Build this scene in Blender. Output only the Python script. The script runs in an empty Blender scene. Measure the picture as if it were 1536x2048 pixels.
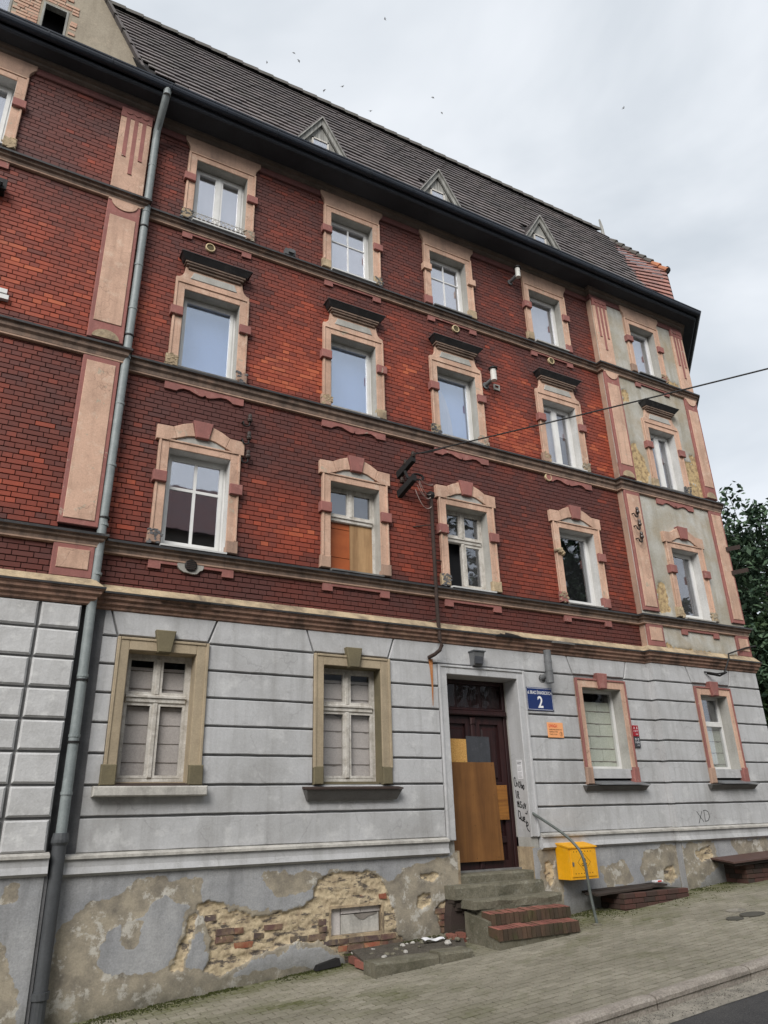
import bpy, bmesh, math, random
from mathutils import Vector, Matrix, noise

random.seed(7)
R = math.radians
scene = bpy.context.scene
COL = scene.collection

# ------------------------------------------------------------------ camera
FPX = 1458.8314
CAMR = ((0.87411474, -0.48500094, -0.02641044),
        (0.16643593, 0.35016185, -0.92178401),
        (0.45631404, 0.80134934, 0.38680322))
D = 10.0
cam_d = bpy.data.cameras.new('camera')
cam = bpy.data.objects.new('camera', cam_d)
COL.objects.link(cam)
m = Matrix.Identity(4)
for i in range(3):
    m[i][0] = CAMR[0][i]
    m[i][1] = -CAMR[1][i]
    m[i][2] = -CAMR[2][i]
m[1][3] = -D
cam.matrix_world = m
cam_d.sensor_fit = 'VERTICAL'
cam_d.sensor_height = 36.0
cam_d.lens = FPX / 2048 * 36.0
cam_d.clip_start = 0.05
cam_d.clip_end = 2000
scene.camera = cam


def px(x, y, z):
    X, Y, Z = x, y + D, z
    c = [CAMR[i][0] * X + CAMR[i][1] * Y + CAMR[i][2] * Z for i in range(3)]
    if c[2] <= 0.05:
        return None
    return 768 + FPX * c[0] / c[2], 1024 + FPX * c[1] / c[2], c[2]


def shows(x, y, z, area=1.0):
    """projected size of a piece, 0 when outside the frame"""
    p = px(x, y, z)
    if p is None or not (-10 < p[0] < 1546 and -10 < p[1] < 2058):
        return 0.0
    return area / (p[2] * p[2])


# ------------------------------------------------------------------ world, sun, exposure
SUN_EL, SUN_AZ = R(37), R(43)      # azimuth measured from -Y (street side) towards -X
world = bpy.data.worlds.new('World')
scene.world = world
world.use_nodes = True
nt = world.node_tree
for n in list(nt.nodes):
    nt.nodes.remove(n)
N = nt.nodes.new
L = nt.links.new
sky = N('ShaderNodeTexSky')
sky.sky_type = 'NISHITA'
sky.sun_disc = False
sky.sun_elevation = SUN_EL
sky.sun_rotation = R(180) + SUN_AZ
sky.air_density = 1.0
sky.dust_density = 3.0
tc = N('ShaderNodeTexCoord')
mp = N('ShaderNodeMapping')
mp.inputs['Scale'].default_value = (1.0, 1.0, 2.2)
L(tc.outputs['Generated'], mp.inputs['Vector'])
n1 = N('ShaderNodeTexNoise')
n1.inputs['Scale'].default_value = 2.1
n1.inputs['Detail'].default_value = 5
n1.inputs['Roughness'].default_value = 0.5
n1.inputs['Distortion'].default_value = 0.35
L(mp.outputs['Vector'], n1.inputs['Vector'])
cr = N('ShaderNodeValToRGB')
cr.color_ramp.elements[0].position = 0.34
cr.color_ramp.elements[0].color = (2.95, 3.17, 3.40, 1)
cr.color_ramp.elements[1].position = 0.62
cr.color_ramp.elements[1].color = (4.22, 4.36, 4.54, 1)
L(n1.outputs['Fac'], cr.inputs['Fac'])
mx = N('ShaderNodeMixRGB')
mx.inputs['Fac'].default_value = 0.92
L(sky.outputs['Color'], mx.inputs['Color1'])
L(cr.outputs['Color'], mx.inputs['Color2'])
bg = N('ShaderNodeBackground')
bg.inputs['Strength'].default_value = 0.1
L(mx.outputs['Color'], bg.inputs['Color'])
wo = N('ShaderNodeOutputWorld')
L(bg.outputs['Background'], wo.inputs['Surface'])

sun_d = bpy.data.lights.new('sun', 'SUN')
sun_d.energy = 1.5
sun_d.angle = R(34)
sun_d.color = (1.0, 0.97, 0.93)
sun = bpy.data.objects.new('sun', sun_d)
COL.objects.link(sun)
sun.rotation_euler = (math.pi / 2 - SUN_EL, 0, -SUN_AZ)
sun.location = (0, -20, 40)

scene.view_settings.view_transform = 'Standard'
scene.view_settings.look = 'None'
scene.view_settings.gamma = 1
scene.view_settings.exposure = 1.22
scene.view_settings.use_curve_mapping = False
scene.render.engine = 'CYCLES'


# ------------------------------------------------------------------ materials
class Nodes:
    def __init__(self, name):
        self.m = bpy.data.materials.new(name)
        self.m.use_nodes = True
        self.t = self.m.node_tree
        self.b = self.t.nodes['Principled BSDF']
        g = self.t.nodes.new('ShaderNodeNewGeometry')
        self.pos = g.outputs['Position']

    def n(self, typ, **kw):
        nd = self.t.nodes.new(typ)
        for k, v in kw.items():
            setattr(nd, k, v)
        return nd

    def l(self, a, b):
        self.t.links.new(a, b)

    def noise(self, scale, detail=4, rough=0.55, stretch=(1, 1, 1), dist=0.0):
        mp = self.n('ShaderNodeMapping')
        mp.inputs['Scale'].default_value = stretch
        self.l(self.pos, mp.inputs['Vector'])
        t = self.n('ShaderNodeTexNoise')
        t.inputs['Scale'].default_value = scale
        t.inputs['Detail'].default_value = detail
        t.inputs['Roughness'].default_value = rough
        t.inputs['Distortion'].default_value = dist
        self.l(mp.outputs['Vector'], t.inputs['Vector'])
        return t.outputs['Fac']

    def ramp(self, fac, stops):
        r = self.n('ShaderNodeValToRGB')
        e = r.color_ramp.elements
        while len(e) < len(stops):
            e.new(0.5)
        for i, (p, c) in enumerate(stops):
            e[i].position = p
            e[i].color = (c[0], c[1], c[2], 1) if hasattr(c, '__len__') else (c, c, c, 1)
        self.l(fac, r.inputs['Fac'])
        return r.outputs['Color']

    def mix(self, a, b, fac, mode='MIX'):
        x = self.n('ShaderNodeMixRGB', blend_type=mode)
        for i, v in (('Color1', a), ('Color2', b)):
            if hasattr(v, 'is_linked'):
                self.l(v, x.inputs[i])
            else:
                x.inputs[i].default_value = (v[0], v[1], v[2], 1)
        if hasattr(fac, 'is_linked'):
            self.l(fac, x.inputs['Fac'])
        else:
            x.inputs['Fac'].default_value = fac
        return x.outputs['Color']

    def math(self, a, b, op='MULTIPLY'):
        x = self.n('ShaderNodeMath', operation=op)
        for i, v in enumerate((a, b)):
            if hasattr(v, 'is_linked'):
                self.l(v, x.inputs[i])
            else:
                x.inputs[i].default_value = v
        return x.outputs[0]

    def attr(self, name, typ='GEOMETRY'):
        a = self.n('ShaderNodeAttribute', attribute_type=typ, attribute_name=name)
        return a.outputs['Fac']

    def bump(self, h, strength=0.3, dist=0.01):
        b = self.n('ShaderNodeBump')
        b.inputs['Strength'].default_value = strength
        b.inputs['Distance'].default_value = dist
        self.l(h, b.inputs['Height'])
        self.l(b.outputs['Normal'], self.b.inputs['Normal'])

    def done(self, color, rough=0.85, metal=0.0, spec=0.3):
        if hasattr(color, 'is_linked'):
            self.l(color, self.b.inputs['Base Color'])
        else:
            self.b.inputs['Base Color'].default_value = (color[0], color[1], color[2], 1)
        if hasattr(rough, 'is_linked'):
            self.l(rough, self.b.inputs['Roughness'])
        else:
            self.b.inputs['Roughness'].default_value = rough
        self.b.inputs['Metallic'].default_value = metal
        self.b.inputs['Specular IOR Level'].default_value = spec
        return self.m


def surf(name, base, dirt=None, amt=0.5, scale=3.0, rough=0.85, bump=0.25, bscale=60, streak=0.0,
         fine=0.12, light=None, lamt=0.0, metal=0.0, spec=0.3, bdist=0.006, crack=0.0, cscale=2.2, chip=None, camt=0.9, cthr=0.64):
    s = Nodes(name)
    dirt = dirt or tuple(c * 0.45 for c in base)
    mk = s.ramp(s.noise(scale, 6, 0.62, dist=0.3), ((0.42, 0.0), (0.72, 1.0)))
    c = s.mix(base, dirt, s.math(mk, amt))
    if streak > 0:
        st = s.ramp(s.noise(7.0, 5, 0.6, (1, 1, 0.07)), ((0.48, 0.0), (0.66, 1.0)))
        c = s.mix(c, dirt, s.math(st, streak))
    if light is not None:
        lk = s.ramp(s.noise(scale * 2.3 + 1, 6, 0.65), ((0.55, 0.0), (0.68, 1.0)))
        c = s.mix(c, light, s.math(lk, lamt))
    if chip is not None:
        cm = s.ramp(s.noise(5.5, 8, 0.68, dist=.4), ((cthr, 0.0), (cthr + .025, 1.0)))
        c = s.mix(c, chip, s.math(cm, camt))
    if crack > 0:
        vo = s.n('ShaderNodeTexVoronoi', feature='DISTANCE_TO_EDGE')
        vo.inputs['Scale'].default_value = cscale
        wob = s.n('ShaderNodeVectorMath', operation='MULTIPLY_ADD')
        nn = s.n('ShaderNodeTexNoise')
        nn.inputs['Scale'].default_value = 5.0
        nn.inputs['Detail'].default_value = 5
        s.l(s.pos, nn.inputs['Vector'])
        s.l(nn.outputs['Color'], wob.inputs[0])
        wob.inputs[1].default_value = (.25, .25, .25)
        s.l(s.pos, wob.inputs[2])
        s.l(wob.outputs[0], vo.inputs['Vector'])
        ck = s.ramp(vo.outputs['Distance'], ((0.004, 1.0), (0.016, 0.0)))
        msk = s.ramp(s.noise(1.7, 3, 0.5), ((0.42, 0.0), (0.6, 1.0)))
        c = s.mix(c, tuple(q * 0.35 for q in dirt), s.math(s.math(ck, msk), crack))
    fn = s.ramp(s.noise(45, 5, 0.7), ((0.3, 1 - fine * 1.6), (0.7, 1 + fine * 0.5)))
    c = s.mix(c, fn, 1.0, 'MULTIPLY')
    if bump > 0:
        h = s.math(s.noise(bscale, 5, 0.65), s.math(s.noise(scale * 3, 4, 0.6), 2.0), 'ADD')
        s.bump(h, bump, bdist)
    return s.done(c, rough, metal, spec)


def brick_mat():
    s = Nodes('glazed_brick')
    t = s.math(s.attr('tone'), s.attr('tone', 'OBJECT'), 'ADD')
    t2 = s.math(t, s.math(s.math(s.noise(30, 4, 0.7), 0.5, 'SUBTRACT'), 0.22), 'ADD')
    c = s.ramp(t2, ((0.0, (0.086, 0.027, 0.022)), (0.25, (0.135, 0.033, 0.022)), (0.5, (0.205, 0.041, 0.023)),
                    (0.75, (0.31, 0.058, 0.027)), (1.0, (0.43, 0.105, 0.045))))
    g = s.ramp(s.noise(1.6, 6, 0.65, dist=0.4), ((0.45, 0.0), (0.78, 1.0)))
    c = s.mix(c, (0.055, 0.035, 0.034), s.math(g, 0.45))
    lime = s.ramp(s.noise(16, 6, 0.7, (1, 1, 0.35)), ((0.70, 0.0), (0.78, 1.0)))
    c = s.mix(c, (0.38, 0.30, 0.27), s.math(lime, 0.35))
    s.bump(s.noise(90, 4, 0.7), 0.25, 0.004)
    return s.done(c, 0.62, 0, 0.35)


def toned(name, lo, hi, dirt, damt=0.5, dscale=1.2, rough=0.85, spec=0.3, moss=None, mamt=0.0, fine=0.15, bs=70, green=False):
    s = Nodes(name)
    t = s.math(s.attr('tone'), s.attr('tone', 'OBJECT'), 'ADD')
    c = s.mix(lo, hi, t)
    g = s.ramp(s.noise(dscale, 6, 0.65, dist=0.5), ((0.42, 0.0), (0.72, 1.0)))
    c = s.mix(c, dirt, s.math(g, damt))
    if moss:
        k = s.ramp(s.noise(2.6, 7, 0.7, dist=0.3), ((0.52, 0.0), (0.66, 1.0)))
        c = s.mix(c, moss, s.math(k, mamt))
    if green:
        gr = s.math(s.attr('mossy'), s.attr('mossy', 'OBJECT'), 'ADD')
        gk = s.ramp(s.noise(14, 6, 0.7), ((0.3, 0.35), (0.62, 1.0)))
        c = s.mix(c, (0.085, 0.092, 0.026), s.math(gr, gk))
    fn = s.ramp(s.noise(55, 5, 0.7), ((0.3, 1 - fine * 1.6), (0.7, 1 + fine * 0.6)))
    c = s.mix(c, fn, 1.0, 'MULTIPLY')
    s.bump(s.noise(bs, 5, 0.7), 0.35, 0.005)
    return s.done(c, rough, 0, spec)


def glass(name, refl=0.35, tint=(0.9, 0.93, 1.0), rough=0.02, wob=0.02):
    s = Nodes(name)
    t = s.t
    gl = s.n('ShaderNodeBsdfGlossy')
    gl.inputs['Color'].default_value = (*tint, 1)
    gl.inputs['Roughness'].default_value = rough
    tr = s.n('ShaderNodeBsdfTransparent')
    tr.inputs['Color'].default_value = (0.93, 0.93, 0.93, 1)
    fr = s.n('ShaderNodeLayerWeight')
    fr.inputs['Blend'].default_value = 0.5
    f = s.math(s.math(s.math(fr.outputs['Facing'], 4.0, 'POWER'), 0.7), refl, 'ADD')
    mxs = s.n('ShaderNodeMixShader')
    s.l(f, mxs.inputs['Fac'])
    s.l(tr.outputs[0], mxs.inputs[1])
    s.l(gl.outputs[0], mxs.inputs[2])
    b = s.n('ShaderNodeBump')
    b.inputs['Strength'].default_value = wob
    b.inputs['Distance'].default_value = 0.05
    s.l(s.noise(2.5, 2, 0.5), b.inputs['Height'])
    s.l(b.outputs['Normal'], gl.inputs['Normal'])
    t.nodes.remove(s.b)
    out = [n for n in t.nodes if n.type == 'OUTPUT_MATERIAL'][0]
    s.l(mxs.outputs[0], out.inputs['Surface'])
    return s.m


def plinth_mat():
    s = Nodes('plinth_plaster')
    pe = s.attr('peel')          # 0 paint, ~0.5 bare skim, 1 raw mortar
    grey = s.mix((0.285, 0.29, 0.30), (0.41, 0.41, 0.41), s.ramp(s.noise(1.5, 5, 0.6), ((0.35, 0), (0.7, 1))))
    st = s.ramp(s.noise(6, 5, 0.6, (1, 1, 0.1)), ((0.5, 0), (0.75, 1)))
    grey = s.mix(grey, (0.12, 0.12, 0.12), s.math(st, 0.4))
    skim = s.mix((0.37, 0.325, 0.25), (0.19, 0.17, 0.14), s.ramp(s.noise(3.5, 6, 0.65), ((0.4, 0), (0.68, 1))))
    skim = s.mix(skim, (0.54, 0.515, 0.46), s.ramp(s.noise(4.2, 7, 0.7), ((0.54, 0), (0.60, 0.85))))
    raw = s.mix((0.58, 0.475, 0.315), (0.33, 0.255, 0.17), s.ramp(s.noise(7, 7, 0.7), ((0.42, 0), (0.66, 1))))
    raw = s.mix(raw, (0.10, 0.085, 0.075), s.ramp(s.noise(9, 6, 0.7, (0.5, 1, 1.4)), ((0.52, 0), (0.60, 0.95))))
    raw = s.mix(raw, (0.30, 0.09, 0.055), s.ramp(s.noise(6.1, 5, 0.7, (0.55, 1, 1.6)), ((0.64, 0), (0.70, 0.8))))
    c = s.mix(grey, skim, s.ramp(pe, ((0.22, 0), (0.30, 1))))
    c = s.mix(c, raw, s.ramp(pe, ((0.70, 0), (0.76, 1))))
    da = s.attr('damp')
    c = s.mix(c, (0.115, 0.11, 0.085), s.math(s.ramp(s.noise(5, 6, 0.7), ((0.3, 0.3), (0.7, 1))), da))
    fn = s.ramp(s.noise(50, 5, 0.7), ((0.3, 0.78), (0.7, 1.06)))
    c = s.mix(c, fn, 1.0, 'MULTIPLY')
    h = s.math(s.noise(70, 5, 0.7), s.math(s.noise(18, 5, 0.7), 2.0), 'ADD')
    s.bump(h, 0.5, 0.006)
    return s.done(c, 0.9, 0, 0.2)


def risalit_mat():
    s = Nodes('weathered_render')
    pe = s.attr('peel')
    a = s.mix((0.36, 0.34, 0.285), (0.53, 0.53, 0.505), s.ramp(s.noise(1.1, 5, 0.6), ((0.35, 0), (0.68, 1))))
    st = s.ramp(s.noise(5, 5, 0.6, (1, 1, 0.12)), ((0.46, 0), (0.72, 1)))
    a = s.mix(a, (0.22, 0.195, 0.14), s.math(st, 0.55))
    br = s.ramp(s.noise(0.9, 6, 0.65, dist=.6), ((0.44, 0), (0.66, 1)))
    a = s.mix(a, (0.33, 0.255, 0.155), s.math(br, 0.6))
    raw = s.mix((0.50, 0.37, 0.20), (0.24, 0.17, 0.10), s.ramp(s.noise(11, 7, 0.7), ((0.45, 0), (0.62, 1))))
    c = s.mix(a, raw, s.ramp(pe, ((0.45, 0), (0.55, 1))))
    fn = s.ramp(s.noise(40, 5, 0.7), ((0.3, 0.8), (0.7, 1.08)))
    c = s.mix(c, fn, 1.0, 'MULTIPLY')
    s.bump(s.math(s.noise(55, 5, 0.7), s.math(s.noise(14, 5, 0.7), 2.0), 'ADD'), 0.35, 0.006)
    return s.done(c, 0.9, 0, 0.2)


def leaf_mat(name, a, b):
    s = Nodes(name)
    t = s.math(s.attr('tone'), s.attr('tone', 'OBJECT'), 'ADD')
    c = s.mix(a, b, t)
    m_ = s.done(c, 0.6, 0, 0.25)
    return m_


def wood_mat(name, a, b, rough=0.6, vert=True, sc=18):
    s = Nodes(name)
    st = (1, 1, 0.07) if vert else (0.07, 1, 1)
    c = s.mix(a, b, s.ramp(s.noise(sc, 6, 0.65, st, 0.6), ((0.35, 0), (0.7, 1))))
    c = s.mix(c, s.ramp(s.noise(3, 4, 0.6), ((0.3, 0.82), (0.7, 1.06))), 1.0, 'MULTIPLY')
    s.bump(s.noise(sc * 2, 4, 0.6, st), 0.15, 0.003)
    return s.done(c, rough)


def asphalt_mat():
    s = Nodes('asphalt')
    c = s.mix((0.035, 0.035, 0.037), (0.075, 0.073, 0.07), s.ramp(s.noise(1.3, 5, 0.6), ((0.35, 0), (0.7, 1))))
    sp = s.ramp(s.noise(85, 3, 0.7), ((0.5, 0.0), (0.72, 1.0)))
    c = s.mix(c, (0.22, 0.21, 0.20), s.math(sp, 0.55))
    s.bump(s.noise(130, 4, 0.7), 0.6, 0.008)
    return s.done(c, 0.85)


def osb_mat():
    s = Nodes('osb')
    v = s.n('ShaderNodeTexVoronoi')
    mp_ = s.n('ShaderNodeMapping')
    mp_.inputs['Scale'].default_value = (50, 1, 24)
    mp_.inputs['Rotation'].default_value = (0, 0.6, 0)
    s.l(s.pos, mp_.inputs['Vector'])
    s.l(mp_.outputs[0], v.inputs['Vector'])
    sep = s.n('ShaderNodeSeparateColor')
    s.l(v.outputs['Color'], sep.inputs[0])
    c = s.ramp(sep.outputs[0], ((0, (0.38, 0.19, 0.045)), (0.5, (0.55, 0.30, 0.085)), (1, (0.68, 0.42, 0.15))))
    return s.done(c, 0.6)


MT = {}
MT['brick'] = brick_mat()
MT['mortar'] = surf('dark_mortar', (0.046, 0.023, 0.020), (0.020, 0.012, 0.011), 0.5, 4, 0.95, 0.2)
MT['render'] = surf('grey_painted_render', (0.47, 0.472, 0.478), (0.27, 0.265, 0.255), 0.6, 0.9, 0.8, 0.5, 26, 0.38, 0.07,
                    (0.60, 0.60, 0.595), 0.55, crack=.2, cscale=1.6, chip=(0.30, 0.295, 0.285), camt=.55, cthr=.655)
MT['render_quoin'] = surf('pale_painted_render', (0.52, 0.52, 0.52), (0.30, 0.295, 0.285), 0.5, 2.2, 0.85, 0.35, 22, 0.2, 0.08,
                          (0.68, 0.68, 0.665), 0.5, bdist=0.014)
MT['groove'] = surf('dark_groove', (0.25, 0.25, 0.25), None, 0.5, 3, 0.95, 0.2)  # darker grey than the render blocks in front of it
MT['oldgrey'] = surf('unpainted_dark_render', (0.13, 0.13, 0.135), (0.06, 0.06, 0.06), 0.6, 3, 0.95, 0.3)
MT['peach'] = surf('peach_trim', (0.60, 0.395, 0.292), (0.29, 0.185, 0.135), 0.6, 1.8, 0.85, 0.35, 34, 0.42, 0.12,
                   (0.66, 0.52, 0.41), 0.5, crack=.45, cscale=4.0, chip=(0.40, 0.35, 0.27), camt=.8, cthr=.63)
MT['peach2'] = surf('grimy_trim', (0.43, 0.285, 0.21), (0.16, 0.115, 0.095), 0.65, 1.4, 0.88, 0.25, 40, 0.4, 0.12)
MT['rose'] = surf('rose_trim', (0.305, 0.125, 0.108), (0.15, 0.075, 0.07), 0.5, 2.2, 0.85, 0.3, 40, 0.3, 0.10, (0.40, 0.20, 0.17), .5, chip=(0.42, 0.34, 0.27), camt=.75, cthr=.63)
MT['frieze'] = surf('dark_rose_frieze', (0.17, 0.072, 0.066), (0.09, 0.05, 0.05), 0.5, 1.5, 0.9, 0.25, 40, 0.3)
MT['ochre'] = surf('ochre_band', (0.47, 0.365, 0.235), (0.13, 0.10, 0.075), 0.9, 3.2, 0.9, 0.4, 30, 0.35, 0.15,
                   (0.62, 0.52, 0.36), 0.4)
MT['ledge'] = surf('sooty_moulding', (0.25, 0.178, 0.14), (0.055, 0.047, 0.042), 0.75, 2.2, 0.9, 0.3, 40, 0.45, 0.15,
                   (0.34, 0.22, 0.16), 0.5)
MT['ledge_cornice'] = surf('streaked_cornice', (0.35, 0.21, 0.155), (0.06, 0.047, 0.04), 0.9, 3.0, 0.9, 0.3, 40, 0.5, 0.15,
                           (0.45, 0.30, 0.20), 0.4)
MT['eavesmould'] = surf('sooty_eaves_moulding', (0.15, 0.12, 0.10), (0.06, 0.055, 0.05), 0.6, 1.5, 0.9, 0.3, 40, 0.3)
MT['flash'] = surf('dark_zinc_flashing', (0.045, 0.045, 0.047), (0.02, 0.02, 0.02), 0.5, 3, 0.45, 0.15, 40, 0.2, 0.1, (0.16, 0.15, 0.14), 0.3)
MT['flashlight'] = surf('worn_zinc_flashing', (0.22, 0.215, 0.205), (0.06, 0.06, 0.06), 0.7, 3, 0.5, 0.2)
MT['gutter'] = surf('dark_gutter', (0.030, 0.038, 0.054), (0.012, 0.014, 0.018), 0.6, 1.2, 0.5, 0.1, 30, 0.2, 0.15, (0.04, 0.044, 0.05), 0.4)
MT['soffit'] = surf('dark_soffit', (0.046, 0.052, 0.064), (0.015, 0.017, 0.02), 0.5, 1.4, 0.8, 0.15)
MT['zinc'] = surf('grey_zinc_pipe', (0.245, 0.275, 0.275), (0.13, 0.15, 0.155), 0.55, 5, 0.5, 0.12, 40, 0.4, 0.10, (0.36, 0.40, 0.40), 0.3, spec=0.4)
MT['darkpipe'] = surf('dark_iron_pipe', (0.075, 0.08, 0.085), (0.035, 0.036, 0.04), 0.5, 4, 0.5, 0.15)
MT['rust'] = surf('rusty_iron', (0.05, 0.032, 0.026), (0.018, 0.015, 0.014), 0.6, 8, 0.8, 0.3)
MT['black'] = surf('black_iron', (0.013, 0.012, 0.012), None, 0.3, 6, 0.6, 0.2)
MT['pvc'] = surf('white_window_frame', (0.70, 0.70, 0.685), (0.42, 0.41, 0.385), 0.35, 3, 0.35, 0.0, 40, 0.1, 0.04, spec=0.5)
MT['oldwood'] = surf('flaking_white_wood', (0.60, 0.575, 0.53), (0.27, 0.235, 0.19), 0.75, 8, 0.75, 0.3, 50, 0.4, 0.12, (0.70, 0.68, 0.64), 0.4)
MT['reveal'] = surf('plaster_reveal', (0.42, 0.41, 0.38), (0.22, 0.21, 0.185), 0.5, 2.5, 0.9, 0.2, 40, 0.3)
MT['reveal_white'] = surf('white_reveal', (0.58, 0.575, 0.56), (0.33, 0.32, 0.30), 0.4, 2.5, 0.9, 0.2, 40, 0.3)
MT['tan'] = surf('tan_window_surround', (0.40, 0.325, 0.225), (0.20, 0.165, 0.115), 0.5, 2, 0.88, 0.3, 40, 0.3)
MT['olive'] = surf('olive_brown_block', (0.165, 0.140, 0.085), (0.09, 0.08, 0.055), 0.5, 3, 0.9, 0.3)
MT['palesill'] = surf('pale_stone_sill', (0.50, 0.48, 0.44), (0.18, 0.17, 0.155), 0.6, 4, 0.9, 0.3, 40, 0.4)
MT['darksill'] = surf('dark_sill', (0.125, 0.12, 0.115), (0.06, 0.055, 0.05), 0.6, 3, 0.7, 0.25)
MT['block'] = surf('aerated_block', (0.58, 0.54, 0.515), (0.45, 0.415, 0.39), 0.5, 2, 0.9, 0.2)
MT['block_green'] = surf('greenish_block', (0.56, 0.59, 0.50), (0.42, 0.45, 0.38), 0.5, 2, 0.9, 0.2)
MT['blockjoint'] = surf('block_joint', (0.24, 0.215, 0.19), None, 0.5, 6, 0.95, 0.4)
MT['room'] = surf('dark_room', (0.016, 0.017, 0.02), None, 0.4, 1, 0.95, 0.0)
MT['room_grey'] = surf('grey_interior', (0.10, 0.10, 0.105), None, 0.4, 1, 0.95, 0.0)
MT['curtain'] = surf('pale_curtain', (0.60, 0.60, 0.66), (0.42, 0.42, 0.48), 0.4, 2, 0.95, 0.1, 30, 0.4)
MT['blue'] = surf('sky_reflection_blue', (0.36, 0.50, 0.82), (0.30, 0.43, 0.74), 0.5, 0.8, 0.9, 0.0, 40, 0, 0.02)  # backing coloured to stand in for sky reflected in the panes
MT['glass'] = glass('window_glass', 0.14)
MT['glass_dim'] = glass('dusty_dark_glass', 0.012, (0.6, 0.62, 0.65))
MT['glass_bright'] = glass('coated_glass', 0.34, (0.92, 0.94, 1.0))
MT['glass_blue'] = glass('blue_coated_glass', 0.30, (0.80, 0.88, 1.0))
MT['roof'] = toned('roof_tile_dark', (0.120, 0.110, 0.114), (0.245, 0.21, 0.205), (0.095, 0.094, 0.092), 0.5, 0.9, 0.85, 0.3, (0.13, 0.135, 0.10), 0.3)
MT['roofred'] = toned('roof_tile_red', (0.18, 0.105, 0.10), (0.42, 0.20, 0.155), (0.14, 0.115, 0.12), 0.6, 1.6, 0.85, 0.3)
MT['underroof'] = surf('roof_boarding', (0.018, 0.017, 0.018), None, 0.3, 2, 0.95, 0.1)
MT['ridge'] = surf('mossy_ridge_tile', (0.115, 0.105, 0.098), (0.07, 0.075, 0.055), 0.6, 5, 0.9, 0.4)
MT['ridgered'] = surf('orange_ridge_tile', (0.45, 0.19, 0.10), (0.25, 0.13, 0.09), 0.5, 6, 0.9, 0.3)
MT['greywood'] = wood_mat('weathered_grey_wood', (0.40, 0.40, 0.375), (0.16, 0.155, 0.14), 0.85, True, 22)
MT['gable'] = surf('beige_gable_plaster', (0.36, 0.315, 0.245), (0.215, 0.18, 0.135), 0.5, 1.4, 0.92, 0.4, 22, 0.35, 0.15, (0.46, 0.39, 0.30), 0.4)
MT['gablebrick'] = toned('pale_exposed_brick', (0.40, 0.20, 0.14), (0.52, 0.33, 0.24), (0.50, 0.42, 0.32), 0.75, 9, 0.9)
MT['doorwood'] = wood_mat('dark_oxblood_door', (0.035, 0.012, 0.012), (0.014, 0.006, 0.007), 0.5)
MT['plywood'] = wood_mat('brown_chipboard', (0.215, 0.098, 0.030), (0.130, 0.056, 0.018), 0.6, True, 7)
MT['orangewood'] = wood_mat('orange_planks', (0.33, 0.145, 0.032), (0.18, 0.07, 0.018), 0.55, False, 16)
MT['orangeboard'] = wood_mat('orange_shelf_board', (0.40, 0.105, 0.030), (0.33, 0.08, 0.024), 0.5, False, 6)
MT['paleply'] = wood_mat('stained_plywood', (0.42, 0.265, 0.135), (0.25, 0.145, 0.07), 0.7, True, 9)
MT['osb'] = osb_mat()
MT['slate'] = surf('dark_grey_board', (0.055, 0.058, 0.066), (0.03, 0.032, 0.036), 0.5, 6, 0.55, 0.1, 40, 0.2, 0.1, (0.12, 0.12, 0.13), 0.3)
MT['plinth'] = plinth_mat()
MT['risalit'] = risalit_mat()
MT['paver'] = toned('concrete_paver', (0.215, 0.198, 0.152), (0.36, 0.33, 0.265), (0.15, 0.137, 0.10), 0.55, 0.8, 0.85, 0.3, (0.15, 0.15, 0.085), 0.4, green=True)
MT['joint'] = surf('sandy_joint', (0.032, 0.027, 0.016), (0.02, 0.021, 0.009), 0.5, 3, 0.95, 0.4)
MT['kerb'] = surf('granite_kerb', (0.41, 0.365, 0.315), (0.20, 0.17, 0.145), 0.5, 4, 0.85, 0.7, 80, 0.1, 0.3, (0.46, 0.42, 0.37), 0.5, bdist=0.01)
MT['asphalt'] = asphalt_mat()
MT['gutterstrip'] = surf('worn_edge_strip', (0.36, 0.33, 0.275), (0.10, 0.095, 0.08), 0.8, 5, 0.9, 0.6, 60, 0, 0.25)
MT['stone'] = surf('mossy_stone', (0.180, 0.165, 0.122), (0.055, 0.054, 0.030), 0.65, 3.5, 0.9, 0.6, 40, 0.1, 0.25, (0.32, 0.31, 0.26), 0.4, bdist=0.012)
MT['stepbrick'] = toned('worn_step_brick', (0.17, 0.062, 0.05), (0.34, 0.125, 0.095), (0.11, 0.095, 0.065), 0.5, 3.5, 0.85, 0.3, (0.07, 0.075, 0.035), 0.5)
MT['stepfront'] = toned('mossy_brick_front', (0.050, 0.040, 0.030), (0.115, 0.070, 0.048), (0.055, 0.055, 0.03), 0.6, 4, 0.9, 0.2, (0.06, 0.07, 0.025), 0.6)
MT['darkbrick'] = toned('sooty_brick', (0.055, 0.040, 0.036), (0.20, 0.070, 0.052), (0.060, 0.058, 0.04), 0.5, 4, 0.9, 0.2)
MT['oldbrick'] = toned('crumbling_brick', (0.080, 0.072, 0.072), (0.30, 0.095, 0.055), (0.36, 0.27, 0.15), 0.6, 7, 0.92, 0.2)
MT['yellow'] = surf('yellow_paint', (0.86, 0.41, 0.004), (0.45, 0.19, 0.01), 0.22, 5, 0.42, 0.06, 40, 0.28, 0.06, (0.82, 0.5, 0.08), 0.3, spec=0.5)
MT['ink'] = surf('black_print', (0.012, 0.012, 0.012), None, 0.2, 5, 0.6, 0.0)
MT['enamel'] = surf('blue_enamel', (0.010, 0.028, 0.125), (0.008, 0.02, 0.09), 0.4, 4, 0.25, 0.0, 40, 0, 0.03, spec=0.5)
MT['white'] = surf('white_paint', (0.78, 0.78, 0.78), (0.6, 0.6, 0.6), 0.2, 6, 0.4, 0.0, 40, 0, 0.03)
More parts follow.
